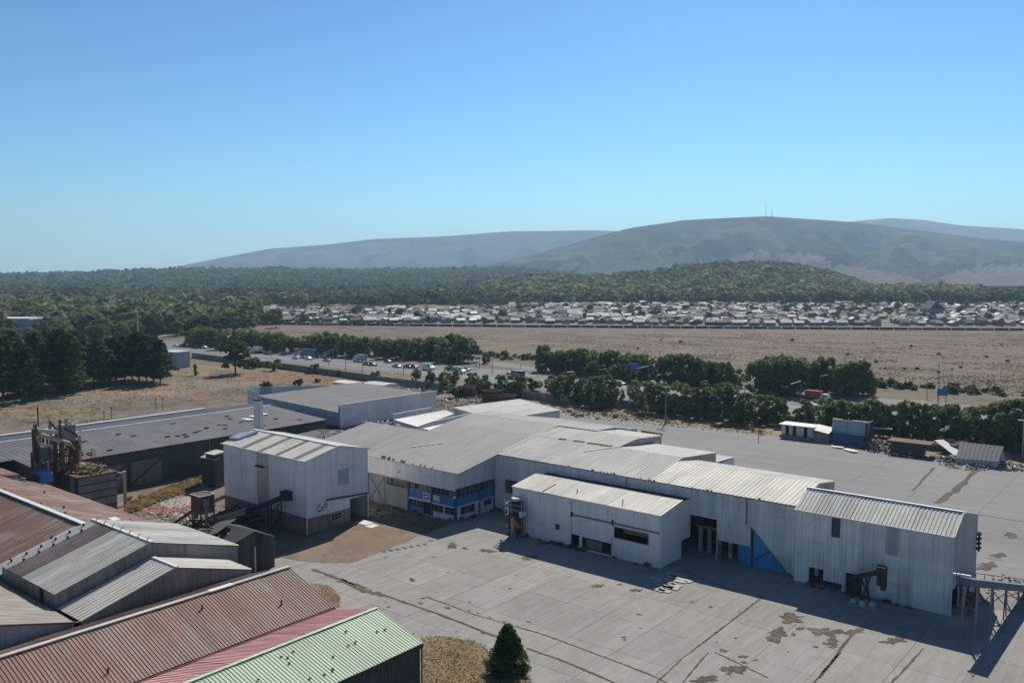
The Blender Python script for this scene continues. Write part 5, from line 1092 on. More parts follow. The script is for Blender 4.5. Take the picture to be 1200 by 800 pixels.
# ---------------------------------------------------------------- annex
g=thing('annex','long low box shed with a cream sloping roof and a dark window strip','shed',(-70,104,0))
AY=101.5; X0,X1=-83.3,-57.4
panels('roof_sheet',(X0-.1,AY-.15,7.35),(X1+.1,AY-.15,7.35),(X1+.1,107.4,8.25),(X0-.1,107.4,8.25),'roof_cream',g,2.9,.5,.05)
panels('roof_sheet',(X1,109.9,7.9),(X0+.4,109.9,7.9),(X0+.4,107.45,8.2),(X1,107.45,8.2),'wall_dark',g,4,.5,.03)  # dark sheets paint in the shadow behind the annex ridge
wall(g,'y',AY,X0,X1,0,7.25,'house_metal',width=2.9,pitch=.42,amp=.04,holes=[(-64.8,-59.2,2.95,4.55),(-72.1,-70.7,0,2.05),(-70.2,-65.1,.25,1.95)])
wall(g,'x',X1,AY,107.4,0,lambda u:7.3+.15*(u-AY),'house_metal',width=3,pitch=.42,amp=.035); wall(g,'x',X1,107.4,110,2.5,8.0,'house_metal',width=3,pitch=.42,amp=.035)
wall(g,'x',X0+.1,AY,109.9,0,lambda u:7.1,'wall_metal',width=3,pitch=.42,amp=.03,flip=-1)
mb=MB(); mb.box(X0+.3,X1-.3,105.5,105.6,0,7); mb.box(X0+.3,X1-.3,AY+.1,105.4,6.9,7.0); mb.build('inner_wall','dark_inside',g)
mb=MB(); mb.bar((X1+.12,AY-.15,7.42),(X1+.12,107.4,8.32),.14,.12); mb.build('verge_trim','white_trim',g)
mb=MB(); mb.bar((-72,AY-.12,4.95),(X1,AY-.12,4.95),.16,.22); mb.build('door_rail','grey_steel',g); mb=MB(); mb.box(-65.05,-64.9,AY-.25,AY-.05,4.6,5.5); mb.build('rail_bracket','black_steel',g)
mb=MB(); mb.box(-72.15,-71.85,AY-.25,AY-.05,4.7,5.3); mb.build('rail_bracket','black_steel',g)
mb=MB(); mb.bar((-64.8,AY-.02,4.5),(-59.2,AY-.02,4.5),.1); mb.bar((-64.8,AY-.02,2.95),(-59.2,AY-.02,2.95),.1); mb.bar((-64.75,AY-.02,3),(-64.75,AY-.02,4.5),.1); mb.bar((-59.25,AY-.02,3),(-59.25,AY-.02,4.5),.1); mb.build('window_frame','grey_steel',g)
mb=MB(); mb.box(-64.3,-59.6,103.2,103.3,3.3,4.2); mb.build('inner_band','straw',g)
mb=MB(); mb.box(-69.9,-67.2,AY+.6,AY+.7,.2,1.5); mb.build('broken_panel','grey_steel',g)
mb=MB(); mb.bar((-65.1,AY-.12,0),(-65.1,AY-.12,2.9),.1); mb.bar((-72.15,AY-.1,0),(-72.15,AY-.1,6.9),.08); mb.build('trim','pale_steel',g)
mb=MB(); mb.bar((-77.4,AY-.02,7.5),(-77.4,104.8,8.0),.1); mb.build('roof_seam','rust_metal',g)
mb=MB(); mb.bar((X1+.06,AY-.1,0),(X1+.06,AY-.1,7.2),.14); mb.build('corner_trim','white_trim',g)
mb=MB(); mb.box(-74.9,-74.3,AY-.22,AY-.06,2.3,3.0); mb.build('vent','black_steel',g)
for (x,y) in ((-72.6,103.6),(-64.2,102.8)): mb=MB(); mb.tube((x,y,7.5),(x,y,8.2),.08); mb.build('vent_pipe','grey_steel',g)
# lattice tower in front of the annex
x,y=-81.4,100.3
t_=thing('lattice_tower','narrow rusty tower with pale drums, ladder and red chute before the low box shed','plant tower',(x,y-.6,0))
for sx in (-.75,.75):
    for sy in (-.9,.4): mb=MB(); mb.bar((x+sx,y+sy,0),(x+sx,y+sy,5.6),.13); mb.build('leg','black_steel',t_)
mb=MB(); mb.box(x-.55,x+.55,y-.3,y+.3,0.5,4.6); mb.build('elevator_shaft','black_steel',t_)
mb=MB(); mb.tube((x,y-.2,4.6),(x,y-.2,5.7),.75,.75,12); mb.build('drum','black_steel',t_); mb=MB(); mb.tube((x,y-.2,5.75),(x,y-.2,6.15),.72,.72,12); mb.build('drum_cap','pale_steel',t_)
mb=MB(); mb.box(x-1.3,x-.9,y-.7,y+.3,3.5,4.3); mb.box(x+.9,x+1.5,y-.7,y+.3,3.4,4.2); mb.build('side_drum','sign_white',t_)
mb=MB(); mb.bar((x-1.6,y-.9,5.2),(x+1.6,y-.9,5.2),.08); mb.bar((x-1.6,y-.9,4.4),(x+1.6,y-.9,4.4),.08); mb.bar((x-1.6,y+.3,5.2),(x-1.6,y-.9,5.2),.08); mb.bar((x+1.6,y+.3,5.2),(x+1.6,y-.9,5.2),.08); mb.bar((x-1.6,y-.9,3.4),(x-1.6,y-.9,5.6),.08); mb.bar((x+1.6,y-.9,3.4),(x+1.6,y-.9,5.6),.08); mb.build('railing','pale_steel',t_)
mb=MB(); mb.box(x-1.6,x+1.6,y-.9,y+.3,3.3,3.4); mb.build('platform','rust_metal',t_)
mb=MB(); mb.bar((x-1.8,y-1.0,1.9),(x-.2,y-.98,3.3),.16); mb.bar((x-1.8,y-1.0,1.9),(x-.6,y-1,1.4),.12); mb.build('strut','rust_metal',t_)
mb=MB(); mb.bar((x+.3,y-1.0,3.2),(x+1.3,y-1.0,1.9),.5,.3); mb.build('red_chute','car_red',t_)
lad=MB(); lad.bar((x-.3,y-.95,0),(x-.3,y-.95,3.3),.06); lad.bar((x+.3,y-.95,0),(x+.3,y-.95,3.3),.06)
for k in range(9): lad.bar((x-.3,y-.95,.3+k*.35),(x+.3,y-.95,.3+k*.35),.05)
lad.build('ladder','pale_steel',t_)
# ---------------------------------------------------------------- right tall shed
g=thing('tall_shed','tall ribbed metal shed with patched walls at the right end of the hall','shed',(-32,112,0))
X0,X1,Y0_,Yr,Yb=-41.6,-23.0,108.7,113.0,121.8; ZE=9.5
panels('roof_sheet',(X0-.2,Y0_-.2,ZE-.05),(X1+.15,Y0_-.2,ZE-.05),(X1+.15,Yr,11.5),(X0-.2,Yr,11.5),'roof_cream',g,2.3,.46,.065,alt=lambda i,r:'roof_silver' if i in (1,2) else 'roof_cream')
panels('roof_sheet',(X1+.15,Yb,9.4),(X0-.2,Yb,9.4),(X0-.2,Yr,11.5),(X1+.15,Yr,11.5),'roof_pale',g,2.3,.46,.06)
ridge_cap(g,(X0-.2,Yr,11.5),(X1+.2,Yr,11.5),'white_trim',.4,.1)
mb=MB(); mb.bar((X1+.2,Y0_-.2,ZE+.02),(X1+.2,Yr,11.57),.12,.16); mb.bar((X0-.2,Y0_-.24,ZE-.03),(X1+.2,Y0_-.24,ZE-.03),.08,.14); mb.build('verge_trim','white_trim',g)
wall(g,'y',Y0_,X0,X1,0,ZE-.1,'wall_metal_worn',width=1.55,alt=lambda i,m,z:'wall_metal_dull' if (i*37)%17==3 else ('house_metal' if (i*23)%13==5 else 'wall_metal_worn'),pitch=.52,amp=.07,holes=[(-39.7,-37.85,0,2.3),(-37.85,-35.1,0,.95),(-35.0,-33.5,0,2.6),(-31.3,-30.4,2.8,4.5),(-36.97,-35.9,6.8,9.25)],splitz=[2.7,5.9])
mb=MB(); mb.box(-36.97,-35.9,Y0_+.02,Y0_+.1,6.8,9.3); mb.build('window','wall_dark',g)
mb=MB(); mb.box(-39.0,-38.5,Y0_+.1,Y0_+.25,1.3,2.3); mb.build('hanging_panel','grey_steel',g)
mb=MB(); mb.bar((-35.3,Y0_-.05,0),(-35.3,Y0_-.05,1.4),.28); mb.build('post','white_trim',g)
mb=MB(); mb.box(X0+.3,X1-.3,Y0_+5,Y0_+5.1,0,8.8); mb.box(X0+.3,X1-.4,Y0_+.3,Y0_+4.9,8.6,8.7); mb.build('inner_wall','dark_inside',g)
zg=lambda u:(ZE+(11.5-ZE)*(u-Y0_)/(Yr-Y0_) if u<Yr else 11.5-2.1*(u-Yr)/(Yb-Yr))-.12
wall(g,'x',X1,Y0_,Yr,0,zg,'wall_metal_dull',width=2.1,pitch=.42,amp=.035,holes=[(109.2,112.0,0,2.9)]); wall(g,'x',X1,Yr,Yb,0,zg,'wall_metal_dull',width=2.2,pitch=.42,amp=.035,holes=[(113.2,117.0,0,3.0)])
mb=MB(); mb.box(X1-2.2,X1-2.1,109,117.2,0,3.1); mb.build('recess_wall','dark_inside',g)
mb=MB(); mb.box(X1+.1,X1+.5,113.2,118.8,.1,2.3); mb.build('cabin_wall','wall_blue_grey',g); mb=MB(); mb.box(X1+.5,X1+.55,114.6,115.8,.9,2.0); mb.build('cabin_window','dark_inside',g)
mb=MB(); mb.box(X0,X1-.2,Yb-.15,Yb,0,9.2); mb.box(X0,X0+.15,Y0_+.2,Yb-.2,0,9.2); mb.build('rear_wall','wall_metal',g)
mb=MB(); mb.bar((X1+.07,Y0_-.07,0),(X1+.07,Y0_-.07,ZE-.1),.14); mb.build('corner_trim','white_trim',g)
mb=MB()
for k in range(4): mb.bar((X1+.2,Yb-.7+.1*(k%2),5+k*.6),(X1+.5,Yb-.3,5.2+k*.6),.3)
mb.bar((X1+.3,Yb-.3,4.6),(X1+.3,Yb-.3,7.2),.2); mb.build('bracket_frame','black_steel',g)
# gate conveyor on a concrete plinth
t_=conveyor('conveyor','short dark conveyor head on a concrete plinth leaning against the tall shed',(-34.3,107.6,2.3),(-29.6,104.6,5.0),.8,[],mat='black_steel',h=.55)
mb=MB(); mb.box(-30.1,-29.1,104.2,105.1,4.7,5.6); mb.build('head_box','black_steel',t_); mb=MB(); mb.box(-29.6,-29.1,104.2,105.1,2.9,4.7); mb.box(-30.1,-29.7,104.3,104.9,3.3,4.7); mb.build('discharge_chute','black_steel',t_)
mb=MB()
for (a,b_) in (((-32.2,105.8,0.5),(-31.0,105.5,4.2)),((-31.4,106.6,0.5),(-32.6,106.6,3.2)),((-32.2,105.8,.5),(-32.8,106.6,3.1)),((-31.2,105.6,.5),(-31.8,106.1,3.7))): mb.bar(a,b_,.14)
mb.build('leg','black_steel',t_)
mb=MB(); mb.box(-33.4,-30.2,104.6,107.2,0,.35); mb.build('plinth','concrete',t_); mb=MB(); mb.box(-33.8,-32.9,107.2,108.2,0,2.4); mb.build('boot_box','black_steel',t_)
for (x_,y_) in ((-32.9,105.1),(-31.8,104.9),(-30.7,105.2)): mb=MB(); mb.box(x_-.3,x_+.3,y_-.25,y_+.25,.35,.8); mb.build('weight_block','pale_steel',t_)
# long conveyor by the gable
a=Vector((-20.2,101.4,6.9)); b_=Vector((-16.6,126,-.2)); t_=thing('inclined_conveyor','long blue grey inclined conveyor on rusty trestles at the right edge','conveyor',(-18.5,112,0))
dr=(b_-a); mb=MB(); mb.bar(a,a+dr*.93,1.4,.8); mb.build('belt_housing','steel_blue',t_)
mb=MB(); mb.bar(a+Vector((-1.2,.5,.45)),a+Vector((.5,.9,.4)),.3,.2); mb.build('drive_arm','sign_white',t_)
up=Vector((0,0,.45))
for s in (-.75,):
    o_=Vector((s,0,0)); mb=MB(); mb.bar(a+up*2.2+o_,a+dr*.9+up*2.2+o_,.06)
    for k in range(9): q=a+dr*(.9*k/8)+o_; mb.bar(q,q+up*2.2,.06)
    mb.build('handrail','black_steel',t_)
for f_ in (.08,.26,.44,.62):
    q=a+dr*f_
    for s in (-.65,.65):
        mb=MB(); mb.bar((q.x+s,q.y-.8,0),(q.x+s,q.y,q.z-.3),.13); mb.bar((q.x+s,q.y+.8,0),(q.x+s,q.y+.05,q.z-.3),.13); mb.build('trestle_leg','wall_grey_timber',t_)
    mb=MB(); mb.bar((q.x-.65,q.y-.4,q.z*.45),(q.x+.65,q.y-.4,q.z*.8),.08); mb.bar((q.x+.65,q.y-.4,q.z*.45),(q.x-.65,q.y-.41,q.z*.8),.08); mb.bar((q.x-.65,q.y-.75,.3),(q.x-.65,q.y+.5,q.z*.6),.08); mb.build('brace','rust_metal',t_)
mb=MB(); mb.box(-21.8,-20.6,110.5,112.5,1.0,2.2); mb.bar((-22.6,109.5,3.6),(-19,113,3.4),.2); mb.build('drive_unit','rust_metal',t_)
# row of small concrete blocks on the yard
for i,(px,py) in enumerate([(773,683),(780,679),(788,675),(791,677),(797,682),(781,689),(788,690),(772,692),(779,693),(804,681),(791,687),(769,679),(785,684),(797,675),(776,687)]):
    x,y=G(px,py); t_=MB(); t_.box(-.85,.85,-.45,.45,0,.07); o=t_.build('concrete_block','slab_pale',None); o.location=(x,y,.12); o.rotation_euler=(0,0,brg.uniform(-.3,.3)); tag(o,'pale concrete slab in the cluster of loose slabs at the shadow edge','slab','loose concrete slabs on the yard')
o=mound('brick_heap',*G(1165,655),2.2,1.4,.15,'rubble',33); tag(o,'low spread of red brown rubble behind the right end of the tall shed','rubble',kind='stuff')
debris('rubble_scatter','bits of rubble along the gable of the tall shed',-19.5,124,4,5,.3,80,['rubble','red_tile','concrete'],41,long=.6)
# ---------------------------------------------------------------- halls and roofs behind the main hall
def quad_roof_shed(name,label,cat,cs,mat,wmat,drop=.05,width=4,pitch=.8,amp=.05):
    """cs: four roof corners (x,y,z): near-left, near-right, far-right, far-left"""
    cx=sum(c[0] for c in cs)/4; cy=sum(c[1] for c in cs)/4; g=thing(name,label,cat,(cx,cy,0))
    panels('roof_sheet',*cs,mat,g,width,pitch,amp); q=[Vector(c).lerp(Vector((cx,cy,c[2])),.02)-Vector((0,0,.12)) for c in cs]
    for i in range(4):
        a,b_=q[i],q[(i+1)%4]; sheet('wall_panel',(a.x,a.y,0),(b_.x,b_.y,0),b_,a,wmat,g,pitch,.04)
    return g
def gz(px,py,z): x,y=G(px,py,z); return (x,y,z)
quad_roof_shed('back_hall','small grey hall with bluish side walls behind the main roofs, beside the rear yard','hall',[(-152,161,5.6),(-134.8,158,4.6),(-131.5,180,4.7),(-150,186,5.2)],'roof_pale','wall_metal')
quad_roof_shed('low_roof','larger bright cream sheet roof between the grey flat hall and the main roof','shed',[gz(461.5,491.5,6.3),gz(489,500,6.2),gz(532,485,5.6),gz(522,480,5.8)],'white_sheet','wall_metal')
quad_roof_shed('low_roof','narrow bright cream sheet roof right beside the main roof, nearer the small grey hall','shed',[gz(494,502,6.2),gz(511,505,6.2),gz(573,493,5.6),gz(563,487,5.8)],'white_sheet','wall_metal')
quad_roof_shed('low_roof','dull grey sheet roof behind the cream roofs','shed',[gz(583,484,5),gz(552,481,5),gz(590,474,4.8),gz(612,472,4.8)][::-1] if False else [gz(545,480,4.4),gz(560,483,4.4),gz(612,470,4.2),gz(596,470,4.2)],'roof_slate','wall_metal')
for (A_,B_,z,hh,lb) in (((461,485),(506,477),6.6,1.5,'long low bluish parapet wall behind the larger cream roof'),((510,493),(549,484.5),6.6,1.3,'short low bluish parapet wall between the two cream roofs'),((549,484.5),(562,486),6.4,1.2,'short grey wall end beside the small grey hall')):
    a=gz(*A_,z); b_=gz(*B_,z); t_=thing('parapet_wall',lb,'wall',(a[0],a[1],0)); sheet('wall_panel',(a[0],a[1],z-4.5),(b_[0],b_[1],z-4.5),(b_[0],b_[1],z),(a[0],a[1],z),'wall_metal',t_,.8,.05,th=.25)
# collapsed roofs in the lane between grey hall, dark shed and main hall
quad_roof_shed('low_roof','low dark flat roof in the lane beside the grey hall wall','shed',[gz(395,503,3.6),gz(420,503,3.6),gz(505,484,3.6),gz(500,476,3.6)],'roof_slate','wall_dark')
debris('collapsed_roof','broken dark roof beams and white torn sheets along the lane behind the main roof',*G(412,508,6.3),11,3.5,1.0,80,['black_steel','grey_steel','sign_white','wall_grey_timber'],51,z=5.6,long=3.6)
debris('collapsed_roof','torn white sheets and rubble at the far left corner of the main roof',*G(447,495,7.5),6,2.2,.8,60,['sign_white','black_steel','pale_steel'],52,z=7.0,long=2)
mb=MB(); mb.box(-160,-133,103,118,0,3.2); o=mb.build('low_annex_block','wall_dark'); tag(o,'low dark flat topped block in the gap behind the gabled house','shed')
t_=quad_roof_shed('low_roof','grey sagging roof strip between dark shed and gabled house','shed',[gz(330,513,5),gz(395,520,5),gz(420,505,5.2),gz(372,503,5.2)],'roof_slate','wall_dark')
# pallets and rusty skips
debris('stacked_blocks','rows of pale stacked blocks and pallets on the ground behind the grey hall',*G(533,474),14,16,.9,420,['concrete','pale_steel','wall_grey_timber','rubble'],61,long=2.6)
debris('roof_scrap','white scrap and broken sheets strewn behind the grey hall roof',*G(480,457),16,5,1.2,90,['sign_white','grey_steel','black_steel'],62,long=2.5)
def skip(px,py,l,w_,h_,rz,lb):
    x,y=G(px,py); t_=thing('rusty_container',lb,'container',(x,y,0),rz=rz); mb=MB()
    for (x0,x1,y0,y1) in ((-l/2,l/2,-w_/2,-w_/2+.12),(-l/2,l/2,w_/2-.12,w_/2),(-l/2,-l/2+.12,-w_/2+.12,w_/2-.12),(l/2-.12,l/2,-w_/2+.12,w_/2-.12)): mb.box(x0,x1,y0,y1,0.1,h_)
    mb.box(-l/2+.12,l/2-.12,-w_/2+.12,w_/2-.12,.1,.3); mesh('body',mb.v,mb.f,'rust_metal',t_,world=False)
    mb=MB(); mb.box(-l/2-.05,l/2+.05,-w_/2-.08,-w_/2+.15,h_,h_+.15); mb.box(-l/2-.05,l/2+.05,w_/2-.15,w_/2+.08,h_,h_+.15); mesh('rim',mb.v,mb.f,'rubble',t_,world=False)
    mb=MB()
    for k in range(6): xx=-l/2+l*(k+.5)/6; mb.box(xx-.08,xx+.08,-w_/2-.1,-w_/2-.001,.1,h_-.05)
    mesh('rib',mb.v,mb.f,'rust_metal',t_,world=False); mb=MB(); mb.box(-l/2+.2,l/2-.2,-w_/2+.2,w_/2-.2,.3,h_*.7); mesh('load',mb.v,mb.f,'rubble',t_,world=False)
for a in ((546,464,6,4,3.0,.5,'rusty red brown container at the left of the container group'),(559,460,6,4,2.8,.3,'rusty container behind the left one, half hidden by its rim'),(577,470,5,4,3.4,.2,'tallest dark rusty container in the right pair'),(589,471,8,4,2.2,.2,'long low rusty container in front of the right group'),(592,466,5,3.5,3.0,.2,'rusty container at the rear right of the container group')): skip(*a)
debris('brick_scatter','red brick rubble beside the rusty containers',*G(606,468),9,6,.6,120,['red_tile','rubble'],63,long=1.2)
debris('yard_edge_rubble','dark and red rubble lumps along the sandy strip behind the yard',*G(690,484),17,6,.7,160,['red_tile','rubble','black_steel'],64,long=1.2)
debris('yard_edge_rubble','scattered lumps on the sandy strip near the floodlight mast',*G(745,492),16,3,.5,70,['red_tile','rubble','wall_grey_timber'],65,long=1.1)
for i in range(26):
    px=brg.uniform(640,900); x,y=G(px,482+(px-640)*.085+brg.uniform(-3,5)); tree('dry_tuft','dry brown tuft on the sandy strip behind the yard','grass tuft',x,y,brg.uniform(.5,1.2),'tuft',brg.choice(['leaf_dry','leaf_olive']),'dry tufts on the sandy strip',parts=False)
# boundary wall
bw=thing('boundary_wall','long dark concrete boundary wall behind the yard in front of the row of trees','wall',(-100,222,0)); pts=[(-182,214),(-150,217.5),(-110,221),(-70,224),(-30,225.5),(20,228),(60,231)]
for a,b_ in zip(pts,pts[1:]):
    A_=Vector((*a,0));B_=Vector((*b_,0)); k=round((B_-A_).length/3.0)
    for i in range(k):
        p=A_.lerp(B_,i/k);q=A_.lerp(B_,(i+.96)/k); mb=MB(); mb.bar((p.x,p.y,1.15),(q.x,q.y,1.15),.15,2.3); mb.build('wall_slab','wall_grey_timber',bw)
bw=thing('boundary_wall','dark wall below the motorway bank behind the orange soil','wall',(-256,202,0)); P_=[G(225,419),G(300,429),G(330,432),G(395,441),G(450,449),G(520,458)]
for a,b_ in zip(P_,P_[1:]):
    A_=Vector((*a,0));B_=Vector((*b_,0)); k=max(1,round((B_-A_).length/5.0))
    for i in range(k):
        p=A_.lerp(B_,i/k);q=A_.lerp(B_,(i+.98)/k); mb=MB(); mb.bar((p.x,p.y,1.2),(q.x,q.y,1.2),.2,2.4); mb.build('wall_slab','wall_grey_timber',bw)
# hut and ruins at the back right of the yard
x0,x1,y0=-82.3,-74.7,204.6
g=thing('hut','low white hut with a flat cream roof, dark doorways and a shaded porch','hut',(-78.5,206,0))
mb=MB(); mb.box(x0-.5,x1+.6,y0-1.0,y0+3.6,3.1,3.35); mb.build('roof','white_sheet',g); mb=MB(); mb.box(x0,x1,y0+3.2,y0+3.4,0,3.1); mb.box(x0,x0+.2,y0+.3,y0+3.2,0,3.1); mb.box(x1-.2,x1,y0+.3,y0+3.2,0,3.1); mb.build('wall','house_metal',g)
for i,(a,b_) in enumerate(((0,.8),(1.7,2.6),(3.5,5.3),(6.2,7.6))): mb=MB(); mb.box(x0+a,x0+b_,y0+.1,y0+.28,0,3.09); mb.build('front_wall','white_trim',g)
for a,b_ in ((.8,1.7),(2.6,3.5),(5.3,6.2)): mb=MB(); mb.box(x0+a,x0+b_,y0+.8,y0+.9,0,3.0); mb.build('door','dark_inside',g)
mb=MB(); mb.box(x0-.3,x1+.3,y0-.9,y0,0,.7); mb.build('plinth','wall_grey_timber',g)
for k in range(4): xx=x0+.2+k*2.4; mb=MB(); mb.bar((xx,y0-.8,.7),(xx,y0-.8,3.1),.14); mb.build('porch_post','pale_steel',g)
g=thing('low_shed','low dark board shed with a white patched roof beside the hut','shed',(-72.5,205.5,0))
sheet('roof',(-74.4,203.2,2.9),(-70.4,203.2,2.3),(-70.4,207,3.2),(-74.4,207,3.7),'white_sheet',g,.6,.05); mb=MB(); mb.box(-74.2,-70.5,203.4,206.8,0,2.3); mb.build('wall','wall_grey_timber',g)
def pt(px,py,y): x,z=LX(px,py,y); return (x,y,z)
g=thing('blue_wall_ruin','tall blue grey sheet wall left standing over a dark blue base','ruin',(-66,206,0))
YY=206.0
for i in range(6):
    f0,f1=i/6,(i+1)/6; bl=lambda f:(974+(1016-974)*f,507+(517-507)*f); tl=lambda f:(976+(1019-976)*f,490.5+(495.5-490.5)*f)
    sheet('wall_panel',pt(*bl(f0),YY-.02*(i%2)),pt(*bl(f1),YY-.02*(i%2)),pt(*tl(f1),YY+.02*(i%2)),pt(*tl(f0),YY+.02*(i%2)),'wall_blue_grey',g,.5,.05,th=.15)
a=pt(976,518,YY-1.5);b_=pt(1012,524,YY-1.5); mb=MB(); mb.box(a[0],b_[0],YY-1.6,YY+2.5,0,2.2); mb.build('base','blue_dark',g); mb=MB(); mb.box(b_[0]+.1,b_[0]+.4,YY-1,YY+4,0,5.4); mb.build('side_wall','wall_dark',g)
mb=MB(); mb.box(a[0]+.5,b_[0]+.6,YY+.2,YY+.5,2.3,3.4); mb.build('sill','wall_dark',g)
a=pt(976,490.5,YY);b_=pt(988,492,YY); c_=pt(999,493,YY); d_=pt(1019,495,YY); mb=MB(); mb.bar(a,b_,.4,.25); mb.bar(c_,d_,.4,.25); mb.build('coping','pale_steel',g)
for (px,py,px2,py2,w_) in ((975,524,988,526,1.2),(990,527,1003,531,1.4),(1018,515,1045,518,1.6)):
    a=G(px,py);b_=G(px2,py2); t_=MB(); zz=0.25 if px<1010 else 3.0; t_.bar((a[0],a[1],zz),(b_[0],b_[1],zz+.15),w_,.1); o=t_.build('loose_sheet','white_sheet'); tag(o,{975:'white sheet lying in front of the blue ruin, left one',990:'crumpled white sheet lying in front of the blue ruin, right one',1018:'pale sheet roof lying over the rubble right of the blue ruin'}[px],'sheet')
g=thing('green_container','dark green container with a rusty overhanging roof among the ruins behind the yard','container',(-55,202,0))
a=pt(1043,529,200.5); b_=pt(1081,533,200.5); mb=MB(); mb.box(a[0],b_[0],200.5,203.2,.3,2.7); mb.build('body','green_paint',g); mb=MB(); mb.box(a[0]-.6,b_[0]+1.6,200.0,204.6,2.8,3.05); mb.build('roof','rust_metal',g); mb=MB(); mb.box(a[0]+.3,b_[0]-.3,200.55,203,0,.28); mb.build('underframe','dark_inside',g)
for k in range(8): xx=a[0]+.3+k*(b_[0]-a[0]-.6)/7; mb=MB(); mb.box(xx-.06,xx+.06,200.44,200.5,.35,2.65); mb.build('rib','green_paint',g)
debris('ruin_rubble','heap of dark rubble and broken timber between the blue ruin and the green container',*G(1030,527),4.5,3,2.6,220,['black_steel','rubble','wall_grey_timber'],71,long=2)
mound('earth_heap',*G(1125,530),12,3.6,2.6,'dirt',72,label='brown earth heap behind the fallen white sheet',cat='earth')
a,b_,c_,d_=G(1096,528),G(1123,538),G(1133,533),G(1117,526); mb=MB(); mb.add([(a[0],a[1]-1,2.6),(b_[0],b_[1],.2),(c_[0],c_[1],.7),(d_[0],d_[1],2.4),(a[0],a[1]-1,2.45),(b_[0],b_[1],.05),(c_[0],c_[1],.55),(d_[0],d_[1],2.25)],[(0,1,2,3),(7,6,5,4),(0,4,5,1),(1,5,6,2),(2,6,7,3),(3,7,4,0)]); o=mb.build('loose_sheet','sign_white'); tag(o,'bright white fallen sheet sloping down in front of the earth heap','sheet')
for i in range(7): x,y=G(1135+i*5.5,531+brg.uniform(-2,3)); tree('bush','olive green scrub on the earth heap behind the fallen sheet','bush',x,y,brg.uniform(1.5,2.8),'bush',brg.choice(['leaf_olive','leaf_mid']),'scrub on the earth heap')
debris('ruin_rubble','long spread of broken beams and rubble in front of the scrub and the grey shed',*G(1150,544),10,5,1.5,420,['black_steel','rubble','wall_grey_timber','pale_steel'],73,long=2.6)
debris('ruin_rubble','rubble around the fallen white sheet',*G(1128,548),5,3,.5,60,['rubble','concrete'],74,long=1.4)
quad_roof_shed('collapsed_shed','blue grey sheet shed with sagging roof at the right edge of the ruins','shed',[(-42,198,1.2),(-34,198,1.6),(-34,203,4.0),(-42.5,204,3.8)],'roof_slate','wall_blue_grey')
debris('ruin_rubble','broken beams, sheets and rubble in front of the green container and blue ruin',*G(1060,534),9,2.2,.9,160,['black_steel','rubble','sign_white','rust_metal'],76,long=1.8)
debris('wall_rubble','pale lumps lying along the foot of the boundary wall on the right',*G(1120,520),26,1.5,.5,70,['sign_white','concrete','rubble'],75,long=.9)
# ---------------------------------------------------------------- masts, lamp posts, signs
def lamp(px,py,hpx,lb,mat='wall_grey_timber',arm=1.6,r=.12,grp=None,double=False):
    x,y=G(px,py); hh=hpx/FPX*fwd(x,y); t_=thing('street_lamp',lb,'lamp post',(x,y,0),grp); mb=MB(); mb.tube((x,y,0),(x,y,hh),r,r*.6,6); mb.build('pole',mat,t_)
    for s in ((1,-1) if double else (1,)):
        mb=MB(); mb.bar((x,y,hh-.05),(x+_r[0]*arm*s,y+_r[1]*arm*s,hh+.25),.1); mb.bar((x+_r[0]*arm*s,y+_r[1]*arm*s,hh+.28),(x+_r[0]*(arm+.8)*s,y+_r[1]*(arm+.8)*s,hh+.3),.3,.12); mb.build('lamp_head','pale_steel',t_)
for (px,py,hp) in ((405,437,37),(425,440,17),(473,440,30),(493,442,26),(535,442,28),(541,440,24),(577,437,26),(385,428,18),(318,418,18),(240,410,14),(663,452,30),(702,455,22),(820,467,20),(960,470,30),(630,442,14),(610,436,10)):
    lamp(px,py,hp,'thin dark lamp post beside the motorway',grp='lamp posts along the motorway',r=.14)
t_=None
x,y=G(780,496); hh=9.6; t_=thing('floodlight_mast','grey floodlight mast with a cross head standing on the sandy strip behind the yard','mast',(x,y,0)); mb=MB(); mb.tube((x,y,0),(x,y,hh),.2,.14); mb.build('pole','grey_steel',t_); mb=MB(); mb.box(x-1.3,x+1.3,y-.15,y+.15,hh,hh+.3); mb.build('cross_head','pale_steel',t_); mb=MB(); mb.box(x-.9,x-.3,y-.35,y-.15,hh-1.6,hh-1.1); mb.box(x-1.1,x-.6,y-.35,y-.16,hh+.3,hh+.6); mb.box(x+.6,x+1.1,y-.35,y-.16,hh+.3,hh+.6); mb.build('floodlight','grey_steel',t_)
mb=MB(); mb.tube((x,y,0),(x,y,2.2),.35,.3); mb.build('base','wall_grey_timber',t_)
x,y=G(889,514); t_=thing('post','thin dark pole on the sandy strip left of the white hut','pole',(x,y,0)); mb=MB(); mb.tube((x,y,0),(x,y,5.0),.09,.07); mb.build('shaft','black_steel',t_); mb=MB(); mb.box(x-.3,x+.3,y-.1,y+.1,5.0,5.2); mb.build('head','grey_steel',t_)
